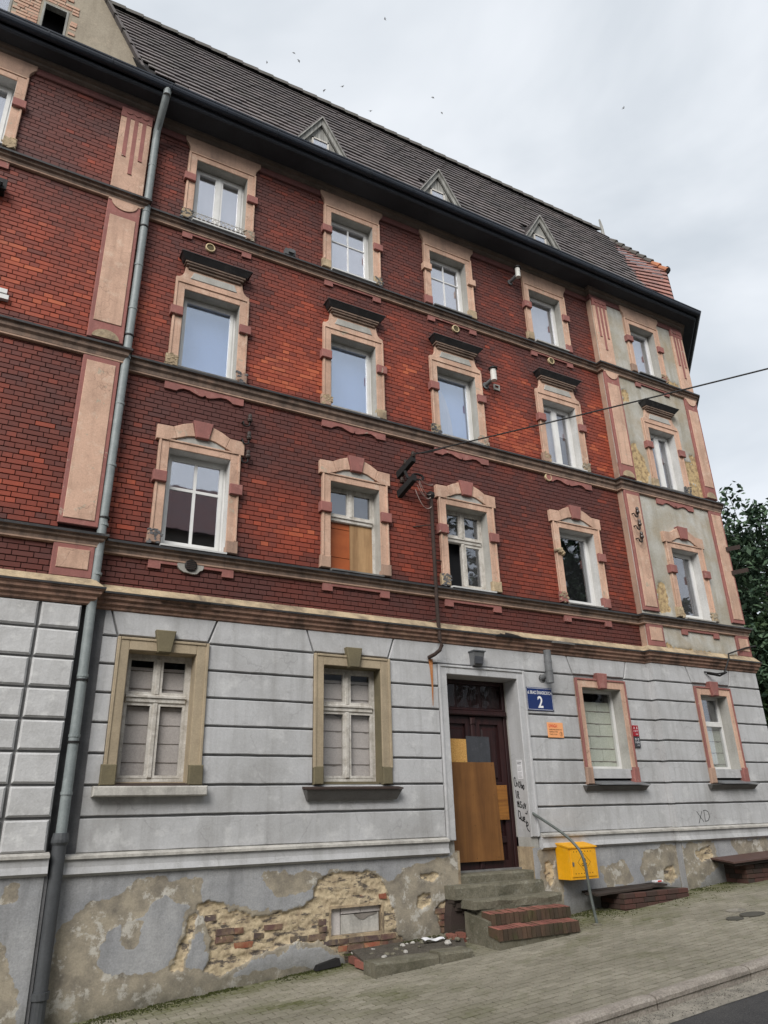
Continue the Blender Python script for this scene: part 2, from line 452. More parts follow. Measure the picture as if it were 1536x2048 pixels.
MT['paper'] = surf('white_paper', (0.72, 0.72, 0.74), None, 0.05, 6, 0.8, 0.0, 40, 0, 0.03)
MT['orange'] = surf('orange_plate', (0.82, 0.37, 0.16), (0.72, 0.32, 0.15), 0.3, 6, 0.5, 0.0, 40, 0, 0.03)
MT['redprint'] = surf('red_print', (0.62, 0.03, 0.02), None, 0.1, 5, 0.5, 0.0)
MT['redplate'] = surf('red_plate', (0.33, 0.012, 0.022), None, 0.2, 5, 0.4, 0.0)
MT['rail'] = surf('green_grey_rail', (0.10, 0.115, 0.105), (0.055, 0.06, 0.055), 0.5, 8, 0.45, 0.1, 40, 0, 0.1, (0.25, 0.26, 0.25), 0.3, spec=0.5)
MT['porcelain'] = surf('dark_porcelain', (0.045, 0.03, 0.024), (0.02, 0.015, 0.012), 0.75, 14, 0.3, 0.0, 40, 0, 0.1, spec=0.5)
MT['ring'] = surf('cream_vent_ring', (0.62, 0.50, 0.30), (0.40, 0.30, 0.18), 0.4, 9, 0.7, 0.1)
MT['mesh'] = surf('olive_vent_mesh', (0.10, 0.08, 0.04), (0.05, 0.04, 0.02), 0.4, 20, 0.8, 0.4, 160)
MT['lid'] = wood_mat('rotten_dark_board', (0.060, 0.045, 0.036), (0.022, 0.018, 0.016), 0.9, False, 14)
MT['lidred'] = surf('rusty_brown_lid', (0.105, 0.060, 0.050), (0.055, 0.038, 0.033), 0.5, 3, 0.7, 0.3)
MT['iron'] = surf('cast_iron_cover', (0.085, 0.080, 0.065), (0.045, 0.045, 0.035), 0.5, 9, 0.6, 0.5, 90)
MT['moss'] = surf('moss', (0.075, 0.085, 0.022), (0.045, 0.055, 0.02), 0.6, 7, 0.95, 0.9, 60, 0, 0.3, (0.12, 0.115, 0.05), 0.4, bdist=0.02)
MT['soil'] = surf('rubble_soil', (0.12, 0.105, 0.085), (0.055, 0.05, 0.04), 0.6, 8, 0.95, 0.9, 40, 0, 0.3, (0.24, 0.22, 0.19), 0.4, bdist=0.02)
MT['leaf'] = leaf_mat('maple_leaf', (0.026, 0.052, 0.034), (0.085, 0.135, 0.075))
MT['leafdark'] = leaf_mat('dark_leaf', (0.012, 0.026, 0.011), (0.042, 0.074, 0.028))
MT['bark'] = surf('bark', (0.06, 0.05, 0.042), (0.025, 0.022, 0.02), 0.5, 6, 0.95, 0.6)
MT['cable'] = surf('black_cable', (0.018, 0.017, 0.017), None, 0.2, 5, 0.6, 0.0)
MT['wirepale'] = surf('pale_wire', (0.45, 0.36, 0.33), None, 0.2, 5, 0.6, 0.0)
MT['plume'] = surf('dark_feather', (0.27, 0.27, 0.28), None, 0.2, 5, 0.8, 0.0)
MT['ground'] = surf('bare_ground', (0.14, 0.13, 0.11), (0.08, 0.08, 0.06), 0.5, 0.5, 0.95, 0.3)
MT['housewall'] = surf('ochre_house_wall', (0.12, 0.11, 0.095), (0.07, 0.065, 0.055), 0.5, 0.6, 0.9, 0.2)
MT['fluecream'] = surf('white_flue', (0.66, 0.65, 0.61), (0.35, 0.34, 0.31), 0.4, 8, 0.5, 0.0)
MT['fluegrey'] = surf('grey_flue', (0.155, 0.16, 0.165), (0.07, 0.07, 0.07), 0.5, 6, 0.55, 0.1)

# ------------------------------------------------------------------ mesh helpers
W = {}


class MB:
    def __init__(self):
        self.v, self.f, self.mi, self.tone = [], [], [], []

    def add(self, vs, fs, mi=0, tone=0.0):
        o = len(self.v)
        self.v += [tuple(p) for p in vs]
        for f in fs:
            self.f.append([o + i for i in f])
            self.mi.append(mi)
            self.tone.append(tone)

    def box(self, x0, x1, y0, y1, z0, z1, mi=0, tone=0.0):
        vs = [(x0, y0, z0), (x1, y0, z0), (x1, y1, z0), (x0, y1, z0),
              (x0, y0, z1), (x1, y0, z1), (x1, y1, z1), (x0, y1, z1)]
        fs = [(0, 3, 2, 1), (4, 5, 6, 7), (0, 1, 5, 4), (2, 3, 7, 6), (1, 2, 6, 5), (3, 0, 4, 7)]
        self.add(vs, fs, mi, tone)

    def hexa(self, p, mi=0, tone=0.0):
        """eight points, order as in box"""
        self.add(p, [(0, 3, 2, 1), (4, 5, 6, 7), (0, 1, 5, 4), (2, 3, 7, 6), (1, 2, 6, 5), (3, 0, 4, 7)], mi, tone)

    def prism(self, pts, yf, yb, mi=0, bev=0.0, tone=0.0):
        """polygon in x,z (any winding), front face at yf, back at yb, optional chamfer on the front edge"""
        a = sum(pts[i][0] * pts[(i + 1) % len(pts)][1] - pts[(i + 1) % len(pts)][0] * pts[i][1] for i in range(len(pts)))
        if a < 0:
            pts = pts[::-1]
        n = len(pts)
        if bev > 0:
            ins = []
            for i in range(n):
                p0, p1, p2 = Vector(pts[i - 1]), Vector(pts[i]), Vector(pts[(i + 1) % n])
                d1 = (p1 - p0).normalized()
                d2 = (p2 - p1).normalized()
                n1_, n2_ = Vector((-d1.y, d1.x)), Vector((-d2.y, d2.x))
                k = n1_ + n2_
                k = k / max(0.25, k.dot(n1_))
                ins.append(tuple(p1 + k * bev))
            vs = [(p[0], yf, p[1]) for p in ins] + [(p[0], yf + bev, p[1]) for p in pts] + [(p[0], yb, p[1]) for p in pts]
            fs = [tuple(range(n))]
            for r in range(2):
                for i in range(n):
                    j = (i + 1) % n
                    fs.append((r * n + j, r * n + i, (r + 1) * n + i, (r + 1) * n + j))
            fs.append(tuple(range(3 * n - 1, 2 * n - 1, -1)))
        else:
            vs = [(p[0], yf, p[1]) for p in pts] + [(p[0], yb, p[1]) for p in pts]
            fs = [tuple(range(n)), tuple(range(2 * n - 1, n - 1, -1))]
            for i in range(n):
                j = (i + 1) % n
                fs.append((j, i, n + i, n + j))
        self.add(vs, fs, mi, tone)

    def bbox(self, x0, x1, y0, y1, z0, z1, bev=0.01, mi=0, tone=0.0):
        """box with a chamfered front (low y)"""
        self.prism([(x0, z0), (x1, z0), (x1, z1), (x0, z1)], y0, y1, mi, bev, tone)

    def tube(self, pts, r, seg=10, mi=0, cap=True):
        pts = [Vector(p) for p in pts]
        n = len(pts)
        rr = r if hasattr(r, '__len__') else [r] * n
        rings = []
        up = Vector((0.13, 0.31, 0.94))
        for i, p in enumerate(pts):
            d = (pts[min(i + 1, n - 1)] - pts[max(i - 1, 0)]).normalized()
            a = d.cross(up)
            if a.length < 0.05:
                a = d.cross(Vector((1, 0.2, 0)))
            a.normalize()
            b = d.cross(a)
            rings.append([p + (a * math.cos(2 * math.pi * k / seg) + b * math.sin(2 * math.pi * k / seg)) * rr[i] for k in range(seg)])
        vs = [q for ring in rings for q in ring]
        fs = []
        for i in range(n - 1):
            for k in range(seg):
                k2 = (k + 1) % seg
                fs.append((i * seg + k, i * seg + k2, (i + 1) * seg + k2, (i + 1) * seg + k))
        if cap:
            fs.append(tuple(range(seg)))
            fs.append(tuple((n - 1) * seg + k for k in reversed(range(seg))))
        self.add(vs, fs, mi)

    def lathe(self, base, axis, prof, seg=14, mi=0):
        """profile list of (distance along axis, radius)"""
        ax = Vector(axis).normalized()
        a = ax.cross(Vector((0.2, 0.1, 1)))
        if a.length < 0.3:
            a = ax.cross(Vector((1, 0, 0)))
        a.normalize()
        b = ax.cross(a)
        vs, fs = [], []
        for t, r in prof:
            for k in range(seg):
                an = 2 * math.pi * k / seg
                vs.append(Vector(base) + ax * t + (a * math.cos(an) + b * math.sin(an)) * r)
        for i in range(len(prof) - 1):
            for k in range(seg):
                k2 = (k + 1) % seg
                fs.append((i * seg + k, i * seg + k2, (i + 1) * seg + k2, (i + 1) * seg + k))
        fs.append(tuple(range(seg)))
        fs.append(tuple((len(prof) - 1) * seg + k for k in reversed(range(seg))))
        self.add(vs, fs, mi)

    def build(self, name, mats, parent=None, kind=None, label=None, cat=None, group=None, smooth=False, origin=None):
        mats = mats if isinstance(mats, (list, tuple)) else [mats]
        xs, ys, zs = zip(*self.v)
        if origin is None:
            origin = ((min(xs) + max(xs)) / 2, (min(ys) + max(ys)) / 2, min(zs))
        o = Vector(origin)
        me = bpy.data.meshes.new(name)
        me.from_pydata([(p[0] - o.x, p[1] - o.y, p[2] - o.z) for p in self.v], [], self.f)
        for mm in mats:
            me.materials.append(MT[mm] if isinstance(mm, str) else mm)
        me.polygons.foreach_set('material_index', self.mi)
        if any(self.tone):
            at = me.attributes.new('tone', 'FLOAT', 'FACE')
            at.data.foreach_set('value', self.tone)
        bm = bmesh.new()
        bm.from_mesh(me)
        bmesh.ops.recalc_face_normals(bm, faces=bm.faces)
        bm.to_mesh(me)
        bm.free()
        if smooth:
            me.polygons.foreach_set('use_smooth', [True] * len(me.polygons))
            try:
                me.set_sharp_from_angle(angle=R(40))
            except Exception:
                pass
        return link(name, me, o, parent, kind, label, cat, group)


def link(name, data, o, parent=None, kind=None, label=None, cat=None, group=None):
    ob = bpy.data.objects.new(name, data)
    COL.objects.link(ob)
    o = Vector(o)
    W[ob.name] = o
    if parent is not None:
        ob.parent = parent
        ob.location = o - W[parent.name]
    else:
        ob.location = o
    for k, v in (('kind', kind), ('label', label), ('category', cat), ('group', group)):
        if v:
            ob[k] = v
    return ob


def thing(name, loc, label, cat, group=None):
    return link(name, None, loc, None, None, label, cat, group)


def cut(iv, holes):
    """interval list minus holes"""
    out = [iv]
    for a, b in holes:
        nx = []
        for p, q in out:
            if b <= p or a >= q:
                nx.append((p, q))
            else:
                if a > p:
                    nx.append((p, a))
                if b < q:
                    nx.append((b, q))
        out = nx
    return [(p, q) for p, q in out if q - p > 0.015]


def extrude(mb, path, prof, mi=0, closed_prof=True):
    """sweep profile (p = outward from the wall, z) along plan polyline with mitred corners"""
    n = len(path)
    nor = []
    for i in range(n - 1):
        d = (Vector(path[i + 1]) - Vector(path[i])).normalized()
        nor.append(Vector((d.y, -d.x)))
    offs = []
    for i in range(n):
        if i == 0:
            k = nor[0]
        elif i == n - 1:
            k = nor[-1]
        else:
            k = nor[i - 1] + nor[i]
            k = k / max(0.2, k.dot(nor[i]))
        offs.append(k)
    vs, fs = [], []
    m_ = len(prof)
    for i in range(n):
        for p, z in prof:
            q = Vector(path[i]) + offs[i] * p
            vs.append((q.x, q.y, z))
    rng = m_ if closed_prof else m_ - 1
    for i in range(n - 1):
        for k in range(rng):
            k2 = (k + 1) % m_
            fs.append((i * m_ + k, i * m_ + k2, (i + 1) * m_ + k2, (i + 1) * m_ + k))
    if closed_prof:
        fs.append(tuple(range(m_)))
        fs.append(tuple((n - 1) * m_ + k for k in reversed(range(m_))))
    mb.add(vs, fs, mi)


def nz(x, y, z=0.0):
    return noise.noise(Vector((x, y, z)))


def fbm(x, y, z=0.0, o=4):
    return noise.fractal(Vector((x, y, z)), 1.0, 2.0, o)


def inpoly(x, z, P):
    c = False
    j = len(P) - 1
    for i in range(len(P)):
        xi, zi = P[i]
        xj, zj = P[j]
        if (zi > z) != (zj > z) and x < (xj - xi) * (z - zi) / (zj - zi) + xi:
            c = not c
        j = i
    return c


def polydist(x, z, P):
    """signed distance, positive inside"""
    best = 1e9
    for i in range(len(P)):
        ax, az = P[i - 1]
        bx, bz = P[i]
        dx, dz = bx - ax, bz - az
        t = max(0, min(1, ((x - ax) * dx + (z - az) * dz) / (dx * dx + dz * dz + 1e-9)))
        d = math.hypot(x - ax - t * dx, z - az - t * dz)
        best = min(best, d)
    return best if inpoly(x, z, P) else -best


def text_mesh(s, h, width=None, bold=0.0):
    cu = bpy.data.curves.new('lettering', 'FONT')
    cu.body = s
    cu.size = 1.0
    cu.offset = bold
    cu.extrude = 0.0
    ob = bpy.data.objects.new('lettering', cu)
    COL.objects.link(ob)
    bpy.context.view_layer.update()
    dg = bpy.context.evaluated_depsgraph_get()
    me = bpy.data.meshes.new_from_object(ob.evaluated_get(dg))
    bpy.data.objects.remove(ob)
    vs = [v.co.copy() for v in me.vertices]
    fs = [tuple(p.vertices) for p in me.polygons]
    bpy.data.meshes.remove(me)
    if not vs:
        return [], [], 0
    x0 = min(v.x for v in vs)
    x1 = max(v.x for v in vs)
    z0 = min(v.y for v in vs)
    z1 = max(v.y for v in vs)
    k = h / (z1 - z0)
    kx = (width / (x1 - x0)) if width else k
    return [((v.x - x0) * kx, (v.y - z0) * k) for v in vs], fs, (x1 - x0) * kx


def lettering(parent, s, x, y, z, h, mat, width=None, center=False, bold=0.0):
    """flat print on a plate facing the street"""
    vs, fs, w = text_mesh(s, h, width, bold)
    if not vs:
        return
    if center:
        x -= w / 2
    mb = MB()
    mb.add([(x + a, y, z + b) for a, b in vs], fs)
    o = mb.build('lettering', mat, parent)
    return o


# ================================================================== GROUND
def gz(x, y=0.0):
    return -2.075 + 0.069 * x + 0.02 * y


KY = -3.82          # street-side top edge of the kerb


def sheet(name, mat, x0, x1, y0, y1, dz, kind='structure', nx=2):
    mb = MB()
    for i in range(nx):
        a = x0 + (x1 - x0) * i / nx
        b = x0 + (x1 - x0) * (i + 1) / nx
        mb.add([(a, y0, gz(a, y0) + dz), (b, y0, gz(b, y0) + dz), (b, y1, gz(b, y1) + dz), (a, y1, gz(a, y1) + dz)], [(0, 1, 2, 3)])
    return mb.build(name, mat, None, kind)


gmb = MB()
gmb.add([(-400, -400, -30.6), (500, -400, 31), (500, 400, 32), (-400, 400, -29.6)], [(0, 1, 2, 3)])
gmb.v = [(x, y, gz(x, 0) - 0.62) for x, y, z in gmb.v]
gmb.build('ground', 'ground', None, 'structure')
road = MB()
for a in range(-40, 60, 4):
    x0, x1 = a, a + 4
    rows = [(KY - 0.3, -0.125), (-6.5, -0.10), (-9.0, -0.06), (-12.5, -0.10)]
    for (ya, da), (yb, db) in zip(rows, rows[1:]):
        zc = lambda x, d: gz(x, KY) + d
        road.add([(x0, yb, zc(x0, db)), (x1, yb, zc(x1, db)), (x1, ya, zc(x1, da)), (x0, ya, zc(x0, da))], [(0, 1, 2, 3)])
road.build('road', 'asphalt', None, 'structure')
strip = MB()
for a in range(-20, 60):
    x0, x1 = a * 0.5, a * 0.5 + 0.5
    ys = (KY - 0.34 + 0.03 * nz(a * 0.7, 3), KY - 0.34 + 0.03 * nz((a + 1) * 0.7, 3))
    zc = lambda x: gz(x, KY) - 0.12
    strip.add([(x0, ys[0], zc(x0)), (x1, ys[1], zc(x1)), (x1, KY, zc(x1) + 0.004), (x0, KY, zc(x0) + 0.004)], [(0, 1, 2, 3)])
strip.build('road_edge', 'gutterstrip', None, 'structure')
far = MB()
for a in range(-40, 60, 4):
    far.hexa([(a, -16, gz(a, KY) - .4), (a + 4, -16, gz(a + 4, KY) - .4), (a + 4, -12.4, gz(a + 4, KY) - .4), (a, -12.4, gz(a, KY) - .4),
              (a, -16, gz(a, KY) + .06), (a + 4, -16, gz(a + 4, KY) + .06), (a + 4, -12.4, gz(a + 4, KY) + .03), (a, -12.4, gz(a, KY) + .03)])
far.build('far_pavement', 'ground', None, 'structure')

pavement = sheet('pavement', 'joint', -12, 34, KY + 0.1, 0.3, -0.018, nx=4)
# pavers, rows along the street, running bond
PL, PW = 0.205, 0.102
sx = 1 / math.sqrt(1 + 0.069 ** 2)
pm = MB()
pm.bbox(-PL / 2 + .0065, PL / 2 - .0065, -0.0, 0.03, -PW / 2 + .0075, PW / 2 - .0075, 0.005)
# stand the prism up: front (low y) becomes the top
pm.v = [(x, z, -y) for x, y, z in pm.v]
pav_list = []
nrow = int((0.25 - KY - 0.1) / PW)
for r_ in range(nrow + 1):
    y = KY + 0.16 + r_ * PW
    for c_ in range(-30, 105):
        x = c_ * PL + (PL / 2 if r_ % 2 else 0) + 0.012 * nz(r_ * 0.6, 1.2)
        if x < -4 or x > 19:
            continue
        if y > 0.1:
            continue
        z = gz(x, y) + 0.006 * fbm(x * 0.8, y * 0.8) + random.uniform(-.002, .002)
        tn = min(1, max(0, 0.45 + 0.35 * fbm(x * 0.6, y * 0.9, 3) + random.uniform(-.25, .25)))
        wid = (.24 if x < 8 else .52) + .25 * fbm(x * .9, 4)
        mo = max(0, min(1, 1.35 - (-y) / max(.12, wid * 1.9))) if y > -1.8 else 0
        mo = max(mo, max(0, fbm(x * .55, y * 1.1, 21) - .15) * 1.2) * min(1, max(.1, .8 + .6 * fbm(x * 2, y * 2, 33)))
        pav_list.append((shows(x, y, z), x, y, z, tn, min(.95, mo * 1.25)))
pav_list.sort(reverse=True)
first = None
slope = Matrix.Rotation(-math.atan(0.069), 4, 'Y')
for i, (s_, x, y, z, tn, mo) in enumerate(pav_list[:300]):
    if first is None:
        first = pm.build('paver', 'paver', pavement, origin=(0, 0, 0))
        ob = first
    else:
        ob = first.copy()
        COL.objects.link(ob)
        ob.parent = pavement
    ob.location = Vector((x, y, z)) - W[pavement.name]
    ob.rotation_euler = (random.uniform(-.006, .006), -math.atan(0.069), random.uniform(-.012, .012))
    ob['tone'] = tn
    ob['mossy'] = mo
rest = MB()
rmo = []
for s_, x, y, z, tn, mo in pav_list[300:]:
    rz = random.uniform(-.01, .01)
    M_ = Matrix.Translation((x, y, z)) @ slope @ Matrix.Rotation(rz, 4, 'Z')
    rest.add([M_ @ Vector(p) for p in pm.v], pm.f, 0, max(tn, 0.001))
    rmo += [mo] * len(pm.f)
pv = rest.build('paving', 'paver', pavement, 'stuff')
at_ = pv.data.attributes.new('mossy', 'FLOAT', 'FACE')
at_.data.foreach_set('value', rmo)

# kerb stones
kerb = sheet('kerb_bed', 'joint', -12, 34, KY - 0.01, KY + 0.12, -0.06)
x = -8.0
ks = [5.0 - 1.47 * 6 + i * 1.47 for i in range(22)]
for i, x in enumerate(ks):
    x0, x1 = x + 0.008, x + 1.46
    kb = MB()
    nseg = 8
    w0 = []
    for j in range(nseg + 1):
        xx = x0 + (x1 - x0) * j / nseg
        e = 0.012 if j in (0, nseg) else 0.0
        a = 0.006 * nz(xx * 3, i)
        b_ = 0.006 * nz(xx * 3, i + 9)
        z = gz(xx, KY) + a - e * .6
        kb.v += [(xx, KY + b_, z - 0.30), (xx, KY + b_, z - 0.022), (xx, KY + 0.02 + b_, z + 0.002), (xx, KY + 0.07, z + 0.012), (xx, KY + 0.135, z + 0.008), (xx, KY + 0.14, z - 0.30)]
    for j in range(nseg):
        for k in range(5):
            kb.f.append([j * 6 + k, j * 6 + k + 1, (j + 1) * 6 + k + 1, (j + 1) * 6 + k])
            kb.mi.append(0)
            kb.tone.append(0)
    kb.f += [list(range(6)), [nseg * 6 + k for k in range(5, -1, -1)]]
    kb.mi += [0, 0]
    kb.tone += [0, 0]
    kb.build('kerb_stone', 'kerb', kerb)

# ================================================================== BUILDING
YL, YC, YR = -0.16, 0.0, -0.13
XA, XL, XRS, XE = -3.35, 1.15, 11.48, 14.62
S2 = 0.70711
WING = 7.0
PATH_L = [(XA, YL), (XL, YL), (XL, YC)]
PATH_C = [(XL, YC), (XRS, YC), (XRS, YR), (XE, YR), (XE + WING * S2, YR + WING * S2)]
COLS = [(2.01, 2.955), (4.67, 5.59), (6.955, 7.87), (9.62, 10.545)]
CR = (12.66, 13.52)
CL = (-1.89, -0.95)
LV = {4: (9.655, 11.04), 3: (6.645, 8.14), 2: (3.69, 5.19)}
GF = [(1.75, 2.645), (4.56, 5.52), (9.68, 10.64)]
GFR = (12.69, 13.49)
DOOR = (6.755, 8.20, -0.80, 2.14)
REC = 0.19

bld = thing('apartment_building', (5.6, 2.0, -1.7),
            'old four-storey tenement of red brick with peach window surrounds over a grey rendered ground floor', 'building')

# ---------- inner body
core = MB()
core.box(XA + .02, XE - .02, 0.50, 10, -3.2, 11.7)
core.add([(XE - .02, .5, -3.2), (XE + WING * S2 - .1, YR + WING * S2 + .35, -3.2), (XE + WING * S2 - 4, YR + WING * S2 + 6, -3.2), (XE - 3, 10, -3.2),
          (XE - .02, .5, 11.6), (XE + WING * S2 - .1, YR + WING * S2 + .35, 11.6), (XE + WING * S2 - 4, YR + WING * S2 + 6, 11.6), (XE - 3, 10, 11.6)],
         [(0, 3, 2, 1), (4, 5, 6, 7), (0, 1, 5, 4), (2, 3, 7, 6), (1, 2, 6, 5), (3, 0, 4, 7)])
core.build('inner_wall', 'room', bld)


def wall_sheet(mb, x0, x1, z0, z1, y, holes, thick=0.05, mi=0):
    xs = sorted({x0, x1} | {h[0] for h in holes} | {h[1] for h in holes})
    zs = sorted({z0, z1} | {h[2] for h in holes} | {h[3] for h in holes})
    xs = [a for a in xs if x0 <= a <= x1]
    zs = [a for a in zs if z0 <= a <= z1]
    for a, b in zip(xs, xs[1:]):
        for c, d in zip(zs, zs[1:]):
            mx_, mz_ = (a + b) / 2, (c + d) / 2
            if any(h[0] < mx_ < h[1] and h[2] < mz_ < h[3] for h in holes):
                continue
            mb.add([(a, y, c), (b, y, c), (b, y, d), (a, y, d)], [(0, 1, 2, 3)], mi)


# ---------- brick walls
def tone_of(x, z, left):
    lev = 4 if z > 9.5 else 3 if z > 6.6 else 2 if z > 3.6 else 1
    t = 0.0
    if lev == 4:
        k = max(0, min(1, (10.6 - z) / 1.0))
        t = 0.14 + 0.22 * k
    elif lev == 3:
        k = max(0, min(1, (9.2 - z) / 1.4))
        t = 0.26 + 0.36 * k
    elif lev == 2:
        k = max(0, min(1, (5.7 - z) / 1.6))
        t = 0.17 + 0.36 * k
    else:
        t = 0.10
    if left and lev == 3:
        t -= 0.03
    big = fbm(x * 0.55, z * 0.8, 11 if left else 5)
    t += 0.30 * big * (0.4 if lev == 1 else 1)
    # darker around the window trim: hood shadow painted into the brick tone
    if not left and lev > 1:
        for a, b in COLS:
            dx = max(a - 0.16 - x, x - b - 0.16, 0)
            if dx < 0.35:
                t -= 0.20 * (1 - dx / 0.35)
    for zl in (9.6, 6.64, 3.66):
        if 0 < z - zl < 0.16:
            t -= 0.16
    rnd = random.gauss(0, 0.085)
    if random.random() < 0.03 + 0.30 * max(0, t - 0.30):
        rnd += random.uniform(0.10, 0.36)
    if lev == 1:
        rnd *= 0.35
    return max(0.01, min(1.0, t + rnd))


BH, BLN = 0.0778, 0.2555
JT = 0.0125
bricks = []


def lay_bricks(x0, x1, z0, z1, holes, y, wall_parent, left, phase=0):
    z = z0
    r_ = 0
    while z < z1 - 0.02:
        h1 = min(z + BH, z1)
        zc = (z + h1) / 2
        hs = [(h[0], h[1]) for h in holes if h[2] < zc < h[3]]
        for a, b in cut((x0, x1), hs):
            hd = (r_ % 2 == 0)
            step = BLN / 2 if hd else BLN
            off = (BLN / 4 if hd else (BLN / 2 if r_ % 4 == 3 else 0)) + phase
            k = math.floor((a - off) / step)
            while True:
                p = off + k * step
                q = p + step
                k += 1
                if p > b:
                    break
                bx0, bx1 = max(p, a) + .0045, min(q, b) - .0045
                if bx1 - bx0 < 0.02:
                    continue
                full = (p >= a - 1e-6 and q <= b + 1e-6 and h1 - z > BH - 0.004)
                j = random.uniform(-.0035, .003)
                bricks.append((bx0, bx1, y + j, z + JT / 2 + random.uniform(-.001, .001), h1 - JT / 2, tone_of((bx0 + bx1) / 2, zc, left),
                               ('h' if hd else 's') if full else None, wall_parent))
        z += BH
        r_ += 1


def hole(c, lv, g=0.03):
    return (c[0] - g, c[1] + g, LV[lv][0] - 0.12, LV[lv][1] + g)


wc = MB()
holesC = [hole(c, lv) for c in COLS for lv in (2, 3, 4)]
wall_sheet(wc, XL, XRS, 2.70, 11.62, 0.020, holesC)
brick_wall = wc.build('brick_wall', 'mortar', bld)
wl = MB()
holesL = [hole(CL, lv) for lv in (2, 3, 4)]
wall_sheet(wl, XA, XL, 2.70, 11.62, YL + 0.020, holesL)
wl.add([(XL, YL + .020, 2.7), (XL, 0.02, 2.7), (XL, 0.02, 11.62), (XL, YL + .020, 11.62)], [(0, 1, 2, 3)])
wl.add([(XA, YL + .012, -3), (XA, 9, -3), (XA, 9, 11.62), (XA, YL + .012, 11.62)], [(0, 1, 2, 3)])
brick_wall_l = wl.build('brick_wall', 'mortar', bld, label='projecting brick wall bay left of the downpipe')
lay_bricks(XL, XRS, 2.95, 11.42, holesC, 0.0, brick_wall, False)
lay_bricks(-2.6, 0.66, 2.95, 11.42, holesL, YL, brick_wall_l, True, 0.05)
ranked = sorted(range(len(bricks)), key=lambda i: -(shows((bricks[i][0] + bricks[i][1]) / 2, bricks[i][2], bricks[i][3],
                                                     bricks[i][1] - bricks[i][0]) if bricks[i][6] == 's' else 0))
single = set(ranked[:215])
unit = {}
for kind_, ln in (('s', BLN), ('h', BLN / 2)):
    u = MB()
    u.bbox(-ln / 2 + .0045, ln / 2 - .0045, 0, 0.05, 0, BH - JT, 0.003)
    unit[kind_] = u
proto = {}
wallm = {brick_wall.name: MB(), brick_wall_l.name: MB()}
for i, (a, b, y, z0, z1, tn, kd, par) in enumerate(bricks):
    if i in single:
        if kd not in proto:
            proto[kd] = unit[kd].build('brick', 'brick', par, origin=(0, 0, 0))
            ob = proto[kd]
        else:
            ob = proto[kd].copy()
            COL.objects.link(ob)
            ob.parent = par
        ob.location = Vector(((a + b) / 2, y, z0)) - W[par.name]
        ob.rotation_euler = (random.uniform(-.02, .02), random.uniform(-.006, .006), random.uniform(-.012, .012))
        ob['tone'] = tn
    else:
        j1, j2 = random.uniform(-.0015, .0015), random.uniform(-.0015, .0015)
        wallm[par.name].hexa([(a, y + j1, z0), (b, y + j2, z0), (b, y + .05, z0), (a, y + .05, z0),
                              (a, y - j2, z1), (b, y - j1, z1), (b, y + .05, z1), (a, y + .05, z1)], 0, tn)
for nm, par in ((brick_wall.name, brick_wall), (brick_wall_l.name, brick_wall_l)):
    wallm[nm].build('brickwork', 'brick', par, 'stuff')

# ---------- right bay (rendered upper wall with fallen patches)
PATCH_R = [[(11.98, 7.55), (12.18, 7.62), (12.36, 7.35), (12.45, 6.95), (12.40, 6.66), (11.55, 6.64), (11.53, 7.0), (11.75, 6.78), (11.95, 6.85)],
           [(13.70, 7.50), (13.95, 7.58), (14.12, 7.35), (14.15, 7.0), (13.80, 6.95)],
           [(12.0, 9.0), (12.2, 9.05), (12.25, 8.75), (12.05, 8.7)],
           [(12.02, 4.3), (12.3, 4.4), (12.35, 3.75), (12.02, 3.72)],
           [(13.68, 6.95), (14.0, 7.0), (14.1, 6.66), (13.75, 6.64)],
           [(14.0, 7.75), (14.62, 7.85), (14.62, 6.64), (13.75, 6.64), (14.0, 6.9)],
           [(12.05, 3.02), (14.15, 2.98), (14.15, 2.9), (12.05, 2.9)],
           [(13.65, 9.86), (14.15, 9.72), (14.15, 9.62), (13.65, 9.62)]]


def grid_wall(x0, x1, z0, z1, step, yfun, attrs, holes, name, mat, parent):
    nx, nzz = max(1, int((x1 - x0) / step)), max(1, int((z1 - z0) / step))
    vs, at = [], {k: [] for k in attrs}
    for j in range(nzz + 1):
        for i in range(nx + 1):
            x = x0 + (x1 - x0) * i / nx
            z = z0 + (z1 - z0) * j / nzz
            y, av = yfun(x, z)
            vs.append((x, y, z))
            for k in attrs:
                at[k].append(av[k])
    fs = []
    for j in range(nzz):
        for i in range(nx):
            x = x0 + (x1 - x0) * (i + .5) / nx
            z = z0 + (z1 - z0) * (j + .5) / nzz
            if any(h[0] < x < h[1] and h[2] < z < h[3] for h in holes):
                continue
            a = j * (nx + 1) + i
            fs.append((a, a + 1, a + nx + 2, a + nx + 1))
    me = bpy.data.meshes.new(name)
    o = Vector(((x0 + x1) / 2, yfun(x0, z0)[0], z0))
    me.from_pydata([(p[0] - o.x, p[1] - o.y, p[2] - o.z) for p in vs], [], fs)
    me.materials.append(MT[mat])
    for k in attrs:
        t = me.attributes.new(k, 'FLOAT', 'POINT')
        t.data.foreach_set('value', at[k])
    me.polygons.foreach_set('use_smooth', [True] * len(me.polygons))
    return link(name, me, o, parent)


def ris_fun(x, z):
    d = max(polydist(x, z, P) for P in PATCH_R) + 0.07 * fbm(x * 5, z * 5, 2) + 0.03 * fbm(x * 16, z * 16, 3)
    pe = max(0.0, min(1.0, 0.5 + d * 18))
    y = YR + 0.003 * fbm(x * 2, z * 2) + 0.022 * pe + (0.010 * fbm(x * 13, z * 13, 8) * pe)
    return y, {'peel': pe}


